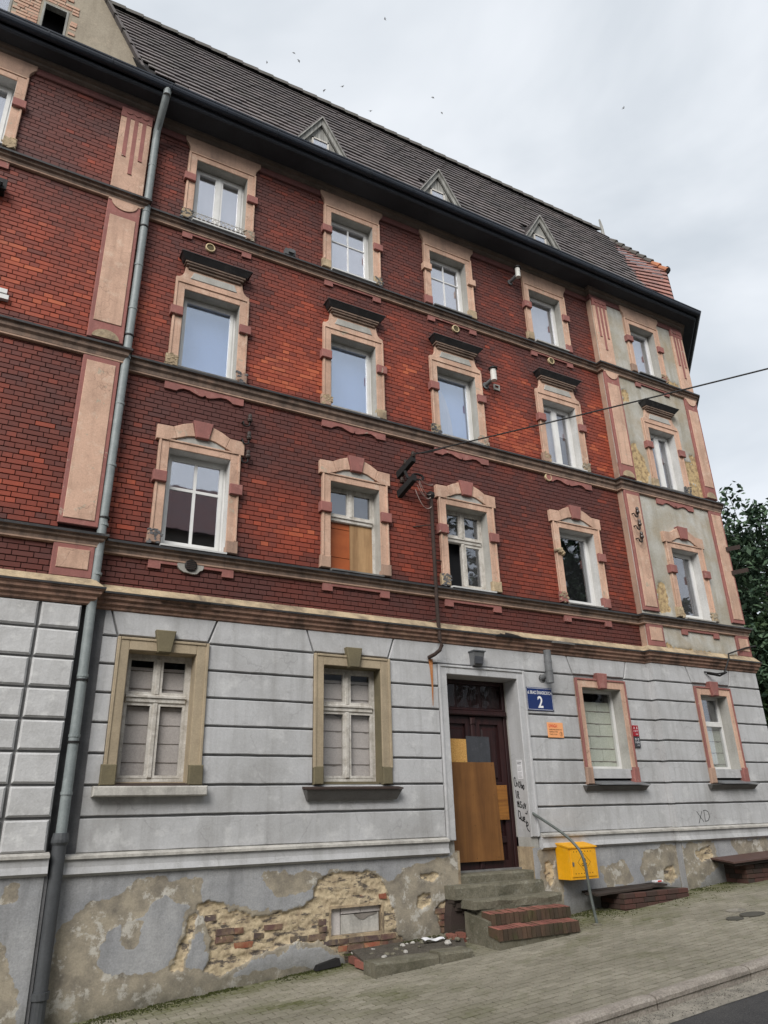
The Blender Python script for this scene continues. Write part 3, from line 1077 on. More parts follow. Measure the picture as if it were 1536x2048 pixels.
holesR = [hole(CR, lv) for lv in (2, 3, 4)]
ris = grid_wall(XRS, XE, 2.70, 11.62, 0.028, ris_fun, ['peel'], holesR, 'rendered_bay_wall', 'risalit', bld)
ris['label'] = 'right corner bay of stained pale render with fallen patches'
sd = MB()
sd.add([(XRS, YR, 2.7), (XRS, 0.02, 2.7), (XRS, 0.02, 11.62), (XRS, YR, 11.62)], [(0, 1, 2, 3)])
sd.build('bay_side_wall', 'peach2', bld)
wg = MB()
wg.add([(XE, YR, 2.7), (XE + WING * S2, YR + WING * S2, 2.7), (XE + WING * S2, YR + WING * S2, 11.62), (XE, YR, 11.62)], [(0, 1, 2, 3)])
wg.build('side_wall', 'risalit', bld)

# ---------- string courses, cornices
LIP = 0.13


def ledge_prof(zt, zb, p=0.13):
    h = zt - zb
    return [(0.0, zt + .045), (p, zt), (p, zt - .022), (p * .80, zt - .03), (p * .74, zb + h * .55), (p * .46, zb + h * .40), (p * .40, zb + h * .16), (p * .15, zb), (0.0, zb)]


for zt, zb in ((9.50, 9.345), (6.555, 6.335), (3.585, 3.42)):
    for path, dz in ((PATH_L, 0.0), (PATH_C, 0.0)):
        b = MB()
        extrude(b, path, ledge_prof(zt + dz, zb + dz))
        lg = b.build('string_course', 'ledge', bld)
        bd_ = MB()
        extrude(bd_, path, [(.0, zb + .028), (.05, zb + .028), (.052, zb + .004), (.03, zb - .008), (0, zb - .008)])
        bd_.build('bead', 'peach2', lg)
        fl = MB()
        pr = [(0.0, zt + dz + .056), (LIP + .014, zt + dz + .008), (LIP + .014, zt + dz - .026), (LIP + .004, zt + dz - .024), (0.0, zt + dz + .047)]
        extrude(fl, path, pr)
        fl.build('flashing', 'flash', lg)
for path in (PATH_L, PATH_C):
    b = MB()
    extrude(b, path, [(0, 2.99), (.05, 2.975), (.155, 2.865), (.155, 2.845), (0, 2.845)])
    wb = b.build('weathered_band', 'ochre', bld)
    b = MB()
    extrude(b, path, [(0.0, 2.846), (.17, 2.846), (.17, 2.815), (.145, 2.80), (.14, 2.765), (.10, 2.745), (.095, 2.705), (.055, 2.68), (.05, 2.65), (0.02, 2.635), (0, 2.635)])
    lc = b.build('ground_floor_cornice', 'ledge_cornice', bld)
    fl = MB()
    extrude(fl, path, [(.10, 2.853), (.185, 2.853), (.185, 2.828), (.10, 2.846)])
    fl.build('flashing', 'flash', lc)
# torn flashing rags on the cornice
for x0, x1, up in ((2.05, 2.62, .045), (2.45, 2.75, .03), (7.72, 8.38, .10), (8.95, 9.5, .05)):
    rg = MB()
    n_ = 9
    for i in range(n_ + 1):
        t = i / n_
        x = x0 + (x1 - x0) * t
        k = up * math.sin(math.pi * t) ** 0.7 * (0.6 + 0.4 * nz(x * 9, 2)) if up > .04 else up * (.5 + nz(x * 8, 1))
        rg.v += [(x, -.10, 2.865 + k), (x, -.205, 2.835 + k * .2), (x, -.20, 2.828 + k * .2 - .02), (x, -.10, 2.855 + k * .9)]
    for i in range(n_):
        for k in range(4):
            k2 = (k + 1) % 4
            rg.f.append([i * 4 + k, i * 4 + k2, i * 4 + 4 + k2, i * 4 + 4 + k])
            rg.mi.append(0)
            rg.tone.append(0)
    rg.build('torn_flashing', 'black' if up != .05 else 'flashlight', bld)

# eaves: frieze, moulding, soffit, gutter (one straight line in front of all bays)
PATH_E = [(XA, YR), (XE, YR), (XE + WING * S2, YR + WING * S2)]
for path, nm in ((PATH_L, 'l'), (PATH_C, 'c')):
    b = MB()
    extrude(b, path, [(0, 11.56), (.035, 11.56), (.035, 11.395), (.02, 11.375), (0, 11.375)])
    b.build('frieze', 'frieze', bld)
    b = MB()
    extrude(b, path, [(0, 11.62), (.16, 11.62), (.15, 11.575), (.10, 11.56), (.09, 11.525), (.045, 11.50), (0, 11.50)])
    b.build('eaves_moulding', 'eavesmould', bld)
b = MB()
extrude(b, PATH_E, [(-.25, 11.625), (.40, 11.625), (.43, 11.65), (.43, 11.78), (-.25, 11.78)])
b.build('soffit', 'soffit', bld)
b = MB()
gp = []
for k in range(9):
    an = math.pi * (1 + k / 8)
    gp.append((.495 + .075 * math.cos(an), 11.80 + .095 * math.sin(an)))
gp += [(.58, 11.805), (.585, 11.83), (.57, 11.835), (.56, 11.80)]
gi = [(.495 + .06 * math.cos(math.pi * (2 - k / 8)), 11.80 + .08 * math.sin(math.pi * (2 - k / 8))) for k in range(9)]
extrude(b, PATH_E, gp + gi)
gutter = b.build('gutter', 'gutter', bld, smooth=False)
for i in range(18):
    x = -2.6 + i * 0.98
    br = MB()
    pts = [(x, YR - .495 + .082 * math.cos(math.pi * (1 + k / 8)) * -1, 11.80 + .103 * math.sin(math.pi * (1 + k / 8))) for k in range(9)]
    for p, q in zip(pts, pts[1:]):
        br.hexa([(x - .012, p[1], p[2]), (x + .012, p[1], p[2]), (x + .012, q[1], q[2]), (x - .012, q[1], q[2]),
                 (x - .012, p[1], p[2] + .006), (x + .012, p[1], p[2] + .006), (x + .012, q[1], q[2] + .006), (x - .012, q[1], q[2] + .006)])
    br.build('gutter_bracket', 'gutter', gutter)

# ---------- roof
PT = R(65)
CT, ST = math.cos(PT), math.sin(PT)
RY0, RZ0 = -0.60, 11.80
RL = 4.22


def rp(x, v, n=0.0):
    return Vector((x, RY0 + CT * v - ST * n, RZ0 + ST * v + CT * n))


VB, VT = Vector((13.0, -.54, 11.77)), Vector((14.12, 1.14, 15.38))


def valley_x(v):
    z = RZ0 + ST * v
    t = (z - VB.z) / (VT.z - VB.z)
    return VB.x + (VT.x - VB.x) * t


rb = MB()
rb.hexa([rp(1.22, 0), rp(13.0, 0), rp(13.0, 0, -.1), rp(1.22, 0, -.1), rp(-1.05, RL), rp(14.2, RL), rp(14.2, RL, -.1), rp(-1.05, RL, -.1)])
rb.add([(XA, YR - .43, 11.80), (1.25, YR - .43, 11.80), (1.25, YL, 11.93), (XA, YL, 11.93), (XA, YR - .43, 11.70), (1.25, YR - .43, 11.70)], [(0, 1, 2, 3), (0, 1, 5, 4)])
q0, q1 = rp(XA, RL, -.02), rp(14.4, RL, -.02)
rb.add([q0, q1, (14.4, 9, 17.6), (XA, 9, 17.6), (XA, 9, 11.6), (14.4, 9, 11.6)], [(0, 1, 2, 3), (2, 3, 4, 5)])
roof = rb.build('roof', 'underroof', bld)
EXPO, TW = 0.232, 0.235
tl = MB()
tl.hexa([(-TW / 2 + .002, 0, 0), (TW / 2 - .002, 0, 0), (TW / 2 - .002, 0, 0), (-TW / 2 + .002, 0, 0)] * 2)
tl = MB()
# tile in local (x along row, y up the slope, z outward)
t0, t1, lenT = 0.050, 0.012, 0.285
pts = [(-TW / 2 + .003, 0.0, t0 - .026), (TW / 2 - .003, 0.0, t0 - .026), (TW / 2 - .003, lenT, t1 - .016), (-TW / 2 + .003, lenT, t1 - .016),
       (-TW / 2 + .003, 0.0, t0), (TW / 2 - .003, 0.0, t0), (TW / 2 - .003, lenT, t1), (-TW / 2 + .003, lenT, t1)]
tl.hexa(pts)
tl.add([(-.006, -.012, t0 - .012), (.006, -.012, t0 - .012), (.05, .0, t0 - .016), (-.05, .0, t0 - .016),
        (-.006, -.012, t0), (.006, -.012, t0), (.05, .0, t0), (-.05, .0, t0)], [(0, 3, 2, 1), (4, 5, 6, 7), (0, 1, 5, 4), (2, 3, 7, 6), (1, 2, 6, 5), (3, 0, 4, 7)])
DORM = [4.20, 6.91, 9.69]       # dormer centres
tiles = []
rows = int(RL / EXPO)
for r_ in range(rows):
    v = 0.015 + r_ * EXPO
    xr = valley_x(v)
    zz = RZ0 + ST * v
    gx = 1.28 - (zz - 11.75) / 1.708     # right edge of the left gable
    x = math.ceil((gx + .06) / TW) * TW + (TW / 2 if r_ % 2 else 0)
    while x < xr + .02:
        if not any(abs(x - c) < 0.44 - v * 0.33 and v < 1.1 for c in DORM):
            tn = 0.34 + 0.32 * fbm(x * .7, v * 1.3, 4) + random.uniform(-.2, .2) + (0.45 if (r_ == 0 and nz(x * .8, 7) > 0.0) else 0) + 0.10 * (1 - v / RL)
            tiles.append((shows(x, RY0 + CT * v, zz), x + random.uniform(-.003, .003), v, max(.02, min(1, tn)), random.uniform(-.015, .015), random.uniform(-.004, .004)))
        x += TW
    # strip of tiles below the gable wall
    if r_ < 1:
        x = XA + .2
        while x < gx:
            x += TW
tiles.sort(reverse=True)
Mrot = Matrix(((1, 0, 0), (0, CT, -ST), (0, ST, CT))).to_4x4()
pt = None
rest = MB()
for i, (s_, x, v, tn, rz, dn) in enumerate(tiles):
    M_ = Matrix.Translation(rp(x, v, dn)) @ Mrot @ Matrix.Rotation(rz, 4, 'Z')
    if i < 185:
        if pt is None:
            pt = tl.build('roof_tile', 'roof', roof, origin=(0, 0, 0))
            ob = pt
        else:
            ob = pt.copy()
            COL.objects.link(ob)
            ob.parent = roof
        ob.location = M_.to_translation() - W[roof.name]
        ob.rotation_euler = M_.to_euler()
        ob['tone'] = tn
    else:
        rest.add([M_ @ Vector(p) for p in tl.v], tl.f, 0, tn)
rest.build('roof_tiling', 'roof', roof, 'stuff')
# ridge caps
for i in range(40):
    x = 0.05 + i * 0.36
    if x > 13.55:
        break
    c = MB()
    a = rp(x, RL - .02, .03)
    b_ = rp(x + .43, RL - .02, .05)
    prof = [(0.20, -0.10), (.16, .02), (.08, .075), (0, .085), (-.12, .05)]
    A = [(a.x, a.y - p * .6, a.z + q) for p, q in prof]
    B_ = [(b_.x, b_.y - p * .6, b_.z + q) for p, q in prof]
    n_ = len(prof)
    c.add(A + B_, [(k, k + 1, n_ + k + 1, n_ + k) for k in range(n_ - 1)] + [tuple(range(n_)), tuple(n_ + k for k in reversed(range(n_)))])
    c.build('ridge_tile', 'ridge', roof)
fi = MB()
fp = rp(14.02, RL, .02)
fi.tube([fp - Vector((0, 0, .15)), fp + Vector((-.02, 0, .25)), fp + Vector((-.06, 0, .50))], [.055, .045, .025], 8)
fi.build('finial', 'greywood', roof)

# red-tiled cross roof at the right end
VC, VD = Vector((14.02, -.56, 11.85)), Vector((14.70, -.06, 13.53))
# left (valley) side runs VB->VT, right side VC->VD->VT
rr = MB()
xe = Vector((15.4, 1.2, 0))
E1, E2 = Vector((15.3, .5, 11.8)), Vector((15.3, .9, 13.4))
sh = Vector((.10, .16, -.10))
rr.add([VB + sh, VC + sh, VD + sh, VT + sh, E1, E2, Vector((15.3, 2.0, 15.0))], [(0, 1, 2, 3), (1, 4, 5, 2), (2, 5, 6, 3)])
redroof = rr.build('cross_roof', 'underroof', bld, label='red tiled roof slope at the right end')


def rside(t):
    """right boundary at height fraction"""
    z = VB.z + 0.03 + t * (VT.z - VB.z - .03)
    if z < VD.z:
        k = (z - VC.z) / (VD.z - VC.z)
        return VC + (VD - VC) * k
    k = (z - VD.z) / (VT.z - VD.z)
    return VD + (VT - VD) * k


nred = 17
redst = MB()
for r_ in range(nred):
    ta, tb = r_ / nred, (r_ + 1.18) / nred
    a0, a1 = VB + (VT - VB) * ta, VB + (VT - VB) * min(1, tb)
    b0, b1 = rside(ta), rside(min(1, tb))
    nn = (b0 - a0).cross(a1 - a0)
    if nn.length < 1e-4:
        continue
    nn.normalize()
    if nn.y > 0:
        nn = -nn
    ln = (b0 - a0).length
    k = max(1, round(ln / .17))
    for i in range(k):
        f0, f1 = (i + .02 - .12 * (i == 0)) / k, (i + .985 + (.10 if i == k - 1 else 0)) / k
        P = [a0 + (b0 - a0) * f0, a0 + (b0 - a0) * f1, a1 + (b1 - a1) * f1, a1 + (b1 - a1) * f0]
        lo, hi = .055, .012
        q = [P[0] + nn * (lo - .022), P[1] + nn * (lo - .022), P[2] + nn * (hi - .02), P[3] + nn * (hi - .02),
             P[0] + nn * lo, P[1] + nn * lo, P[2] + nn * hi, P[3] + nn * hi]
        tn = min(1, max(.03, .55 - .55 * (r_ / nred) + .35 * (i / k) + random.uniform(-.22, .22)))
        t_ = MB()
        t_.hexa(q, 0, tn)
        if i >= 0 and len(redst.f) >= 0 and r_ < 17:
            t_.build('roof_tile', 'roofred', redroof)
for i in range(8):
    t = i / 8
    p0 = VT + (VD - VT) * t
    p1 = VT + (VD - VT) * (t + .16)
    up = Vector((-.25, -.35, .9)).normalized()
    c = MB()
    rr_ = .075
    c.tube([p0 + up * .03, p1 + up * (.075)], [rr_ * .85, rr_ * 1.15], 8)
    c.build('ridge_tile', 'ridgered' if i >= 6 else 'ridge', redroof)
c = MB()
c.tube([VD + Vector((-.02, -.03, .03)), VD + Vector((.05, -.02, .02))], [.13, .12], 10)
c.build('ridge_end', 'black', redroof)
vg = MB()
for i in range(7):
    p = VD + (VC - VD) * (i / 7)
    q = VD + (VC - VD) * ((i + 1) / 7)
    o_ = Vector((.06, .02, 0))
    vg.hexa([p + o_ * .2 + Vector((0, -.05, -.05)), p + o_, p + o_ + Vector((0, .1, 0)), p + Vector((0, .1, 0)),
             q + o_ * .2 + Vector((0, -.05, -.05)), q + o_, q + o_ + Vector((0, .1, 0)), q + Vector((0, .1, 0))])
vg.build('verge_board', 'underroof', redroof)

# ---------- dormers
for c0 in DORM:
    v0 = 0.02
    fy = RY0 + 0.05
    zb = 11.80
    hw, ht = 0.56, 0.92
    d = MB()
    # boarded triangular front
    nb = 7
    for i in range(nb):
        xa = c0 - hw * .86 + 2 * hw * .86 * i / nb
        xb = c0 - hw * .86 + 2 * hw * .86 * (i + 1) / nb - .004
        za = zb + (ht - .1) * (1 - abs(xa - c0) / (hw * .86))
        zb2 = zb + (ht - .1) * (1 - abs(xb - c0) / (hw * .86))
        zm = max(za, zb2)
        P = [(xa, zb), (xb, zb), (xb, max(zb + .02, zb2))]
        if xa < c0 < xb:
            P.append((c0, zb + ht - .1))
        P.append((xa, max(zb + .02, za)))
        d.prism(P, fy + random.uniform(0, .006), fy + .03)
    dm = d.build('dormer', 'greywood', bld)
    for s_ in (-1, 1):
        bb = MB()
        w_ = .085
        P = [(c0 + s_ * hw, zb - .01), (c0, zb + ht), (c0, zb + ht - w_ * 1.8), (c0 + s_ * (hw - w_ * 1.05), zb - .01)]
        bb.prism(P, fy - .06 - .004 * s_, fy - .025)
        bb.build('barge_board', 'greywood', dm)
        tp = MB()
        # little roof slope back into the main roof
        yb_ = RY0 + (zb + ht - RZ0) / math.tan(PT) + .10
        e0 = Vector((c0 + s_ * (hw + .04), fy - .10, zb - .02))
        e1 = Vector((c0, fy - .10, zb + ht + .035))
        e2 = Vector((c0, yb_, zb + ht + .035))
        e3 = Vector((c0 + s_ * (hw + .04), fy + .08, zb - .02))
        dn = Vector((0, 0, -.035))
        tp.hexa([e0 + dn, e1 + dn, e2 + dn, e3 + dn, e0, e1, e2, e3])
        for k in range(5):
            f0, f1 = k / 5, (k + 1.08) / 5
            aa, bb_ = e0 + (e1 - e0) * f0, e0 + (e1 - e0) * f1
            a2, b2 = e3 + (e2 - e3) * f0, e3 + (e2 - e3) * f1
            nn = Vector((s_ * .85, 0, .5))
            tp.hexa([aa, bb_, b2, a2, aa + nn * .03, bb_ + nn * .012, b2 + nn * .012, a2 + nn * .03], 1, random.uniform(.1, .5))
        tp.build('dormer_roof', ['greywood', 'roof'], dm)
    f = MB()
    x0, x1, z0, z1 = c0 - .19, c0 + .17, zb - .02, zb + .40
    for a in ((x0, x1, z1 - .035, z1), (x0, x0 + .035, z0, z1), (x1 - .035, x1, z0, z1)):
        f.box(a[0], a[1], fy - .02, fy + .02, a[2], a[3])
    wf = f.build('window_frame', 'oldwood', dm)
    p = MB()
    p.box(x0 + .03, x1 - .03, fy - .006, fy - .002, z0, z1 - .03)
    p.build('pane', 'glass_bright', wf)
    p = MB()
    p.box(x0 + .03, x1 - .03, fy - .001, fy + .003, z0, z1 - .03)
    p.build('backing', 'room_grey', wf)

# ---------- left gable above the eaves
gx0, gx1, gap = -1.07 - 2.35, 1.28, 15.76
gy = YL - 0.005
g = MB()
GW = [(-.84, -.445, 12.46, 13.13), (-1.69, -1.295, 12.46, 13.13)]
# front wall built in vertical strips to leave the openings free
xs = sorted({gx0, gx1, -1.07} | {w_[0] for w_ in GW} | {w_[1] for w_ in GW})


def gtop(x):
    return 11.75 + (2.35 - abs(x + 1.07)) * 1.708


for a, b_ in zip(xs, xs[1:]):
    mid = (a + b_) / 2
    ws = [w_ for w_ in GW if w_[0] < mid < w_[1]]
    if ws:
        w_ = ws[0]
        g.add([(a, gy, 11.7), (b_, gy, 11.7), (b_, gy, w_[2]), (a, gy, w_[2])], [(0, 1, 2, 3)])
        g.add([(a, gy, w_[3]), (b_, gy, w_[3]), (b_, gy, gtop(b_)), (a, gy, gtop(a))], [(0, 1, 2, 3)])
    else:
        g.add([(a, gy, 11.7), (b_, gy, 11.7), (b_, gy, max(11.71, gtop(b_))), (a, gy, max(11.71, gtop(a)))], [(0, 1, 2, 3)])
gable = g.build('gable_wall', 'gable', bld)
gb_ = MB()
gb_.add([(gx0, gy + .3, 11.7), (gx1, gy + .3, 11.7), (-1.07, gy + .3, gap - .05)], [(0, 1, 2)])
gb_.build('inner_wall', 'room', gable)
for s_ in (-1, 1):
    v_ = MB()
    e = gx1 if s_ > 0 else gx0
    for k in range(14):
        f0, f1 = k / 14, (k + 1.15) / 14
        xa, za = e + (-1.07 - e) * f0, 11.75 + (gap - 11.75) * f0
        xb, zb_ = e + (-1.07 - e) * f1, 11.75 + (gap - 11.75) * f1
        o0, o1 = (.085, .06)
        v_.hexa([(xa, gy - .10, za), (xa + s_ * .07, gy - .10, za + .0), (xa + s_ * .07, 3, za), (xa, 3, za),
                 (xb, gy - .10, zb_), (xb + s_ * .05, gy - .10, zb_), (xb + s_ * .05, 3, zb_), (xb, 3, zb_)], 0, .3)
    v_.build('verge_tiling', 'roof', gable, 'stuff')
for w_ in GW:
    f = MB()
    f.box(w_[0] - .005, w_[0] + .03, gy - .01, gy + .10, w_[2], w_[3])
    f.box(w_[1] - .03, w_[1] + .005, gy - .01, gy + .10, w_[2], w_[3])
    f.box(w_[0] + .03, w_[1] - .03, gy - .008, gy + .10, w_[3] - .03, w_[3] + .004)
    wf = f.build('window_frame', 'greywood', gable)
    si = MB()
    si.box(w_[0] - .05, w_[1] + .04, gy - .05, gy + .06, w_[2] - .03, w_[2])
    si.build('sill', 'greywood', wf)
    if w_ is GW[1]:
        p = MB()
        p.box(w_[0] + .03, w_[1] - .03, gy + .04, gy + .045, w_[2], w_[3] - .03)
        p.build('pane', 'glass_bright', wf)
# exposed pale bricks round the right gable opening
for r_ in range(22):
    z = 12.22 + r_ * .074
    x = -1.27 + (.06 if r_ % 2 else 0)
    while x < -.12:
        wv = random.choice((.12, .235))
        if x < -.87 < x + wv:
            wv = max(.06, -.87 - x)
        xc = x + wv / 2
        edge = -.20 - .07 * nz(r_ * .7, 2) - max(0, (z - 13.15) * .55) - max(0, 12.50 - z) * 1.2
        free = not (-.875 < xc < -.41 and 12.40 < z < 13.15) and not (x < -.41 < x + wv and 12.4 < z < 13.15)
        if x + wv < edge and free and z < 13.72:
            bq = MB()
            bq.bbox(x, x + wv - .012, gy - .010 + random.uniform(-.008, .006), gy + .03, z, z + .060 + random.uniform(-.006, .004), .005)
            bq.tone = [random.uniform(.05, 1)] * len(bq.f)
            bq.build('brick', 'gablebrick', gable)
        x += wv
cov = MB()
for i in range(13):
    x = -1.0 + i * .185
    cov.lathe((x, YR - .44, 11.825), (0, 1, .25), [(0, .018), (.05, .03), (.10, .03)], 8)
cov.build('eaves_tile_nibs', 'palesill', gable, 'stuff')

# ---------- pilasters


def pilaster(x0, x1, y):
    w = x1 - x0
    xm = (x0 + x1) / 2
    # top floor: fluted
    b = MB()
    b.bbox(x0, x1, y - .045, y + .02, 9.60, 11.20, .008)
    p4 = b.build('pilaster', 'peach', bld)
    b = MB()
    b.bbox(x0 - .004, x1 + .004, y - .052, y + .02, 11.20, 11.42, .008)
    b.build('pilaster_head', 'rose', p4)
    for k, (dx, zb) in enumerate(((-.26, 10.33), (0.0, 9.98), (.26, 10.33))):
        f = MB()
        xx = xm + dx * w
        f.box(xx - .032, xx + .032, y - .049, y - .02, zb, 11.21)
        f.box(xx - .032, xx + .032, y - .060, y - .02, zb - .02, zb)
        f.build('flute', 'rose', p4)
        s_ = MB()
        cx = xm + dx * w
        arc = [(cx + .055 * math.cos(math.pi * (1 + j / 8)), 11.33 + .05 * math.sin(math.pi * (1 + j / 8))) for j in range(9)]
        s_.prism(arc, y - .066, y - .03)
        s_.build('scallop', 'rose', p4)
    # third and second floors: framed panels
    for zb, zt, semi in ((6.66, 9.35, True), (3.70, 6.34, False)):
        b = MB()
        b.bbox(x0, x1, y - .045, y + .02, zb, zt, .008)
        p = b.build('pilaster', 'rose', bld)
        e = .055
        pt_, pb = (zt - .33, zb + .30) if semi else (zt - .09, zb + .08)
        b = MB()
        b.bbox(x0 + e, x1 - e, y - .058, y, pb, pt_, .006)
        b.build('panel', 'peach', p)
        if semi:
            arc = [(xm + (w * .40) * math.cos(math.pi * (1 + j / 12)), zt - .02 + .17 * math.sin(math.pi * (1 + j / 12))) for j in range(13)]
            b = MB()
            b.prism(arc, y - .062, y)
            b.build('half_round', 'peach', p)
            b = MB()
            b.box(x0 + .002, x1 - .002, y - .055, y, zt - .03, zt + .0)
            b.build('band', 'peach', p)
            arc = [(xm + (w * .38) * math.cos(math.pi * j / 12), zb + .02 + .15 * math.sin(math.pi * j / 12)) for j in range(13)]
            b = MB()
            b.prism(arc, y - .060, y)
            b.build('half_round', 'ochre', p)
    b = MB()
    b.bbox(x0, x1, y - .045, y + .02, 2.98, 3.44, .008)
    p = b.build('pilaster', 'rose', bld)
    b = MB()
    b.bbox(x0 + .06, x1 - .06, y - .058, y, 3.09, 3.36, .006)
    b.build('panel', 'peach', p)


pilaster(.64, XL, YL)
pilaster(XRS + .02, 11.96, YR)
pilaster(14.20, XE, YR)


# ---------- windows
def frame_bars(mb, x0, x1, z0, z1, w, y0, y1, mi=0):
    mb.box(x0, x0 + w, y0, y1, z0, z1, mi)
    mb.box(x1 - w, x1, y0, y1, z0, z1, mi)
    mb.box(x0 + w, x1 - w, y0, y1, z0, z0 + w, mi)
    mb.box(x0 + w, x1 - w, y0, y1, z1 - w, z1, mi)


def pane(par, x0, x1, z0, z1, y, mat):
    p = MB()
    p.box(x0, x1, y, y + .006, z0, z1)
    return p.build('pane', mat, par)


def backing(par, x0, x1, z0, z1, y, mat, name='backing'):
    p = MB()
    p.box(x0, x1, y, y + .01, z0, z1)
    return p.build(name, mat, par)


def reveal(par, x0, x1, z0, z1, yw, mat, front=-.045):
    b = MB()
    a, c = yw + front, yw + .46
    t = .05
    b.box(x0 - t, x0 + .004, a + .010, c, z0 - .02, z1 + t)
    b.box(x1 - .004, x1 + t, a + .010, c, z0 - .02, z1 + t)
    b.box(x0 + .004, x1 - .004, a + .010, c, z1 - .004, z1 + t - .004)
    b.box(x0, x1, yw + .06, c, z0 - .10, z0)
    return b.build('reveal', mat, par)


def blocks(par, x0, x1, z0, z1, y, mat, h=.235, off=0.0):
    """wall of aerated blocks built behind the glass"""
    j = MB()
    j.box(x0, x1, y + .012, y + .03, z0, z1)
    j.build('mortar_backing', 'blockjoint', par)
    z = z0 - off
    r_ = 0
    while z < z1:
        a, b_ = max(z, z0), min(z + h, z1)
        xs_ = [x0, x0 + (x1 - x0) * (.5 if mat == 'block' else (.62 if r_ % 2 else .36)) + random.uniform(-.012, .012), x1]
        for p, q in zip(xs_, xs_[1:]):
            if b_ - a < .03:
                continue
            k = MB()
            sag = random.uniform(-.004, .004)
            k.hexa([(p + .004, y + random.uniform(-.004, .003), a + .006 + sag), (q - .004, y, a + .006 - sag), (q - .004, y + .02, a + .006), (p + .004, y + .02, a + .006),
                    (p + .004, y, b_ - .004 + sag), (q - .004, y + random.uniform(-.004, .003), b_ - .004 - sag), (q - .004, y + .02, b_ - .004), (p + .004, y + .02, b_ - .004)])
            k.build('concrete_block', mat, par)
        # mortar squeezed out of the bed joint
        dr = MB()
        n_ = 16
        for i in range(n_):
            xa, xb = x0 + (x1 - x0) * i / n_, x0 + (x1 - x0) * (i + 1) / n_
            d0 = max(0, .018 * nz(xa * 7, z * 5) + .010 * (nz(xa * 19, z) > .25))
            d1 = max(0, .018 * nz(xb * 7, z * 5) + .010 * (nz(xb * 19, z) > .25))
            if b_ < z1:
                dr.add([(xa, y - .006, b_ - .004 - d0), (xb, y - .006, b_ - .004 - d1), (xb, y - .006, b_ + .006), (xa, y - .006, b_ + .006),
                        (xa, y + .012, b_ - .004 - d0), (xb, y + .012, b_ - .004 - d1), (xb, y + .012, b_ + .006), (xa, y + .012, b_ + .006)],
                       [(0, 1, 2, 3), (0, 1, 5, 4), (3, 2, 6, 7)])
        if dr.f:
            dr.build('squeezed_mortar', 'blockjoint', par)
        z += h
        r_ += 1


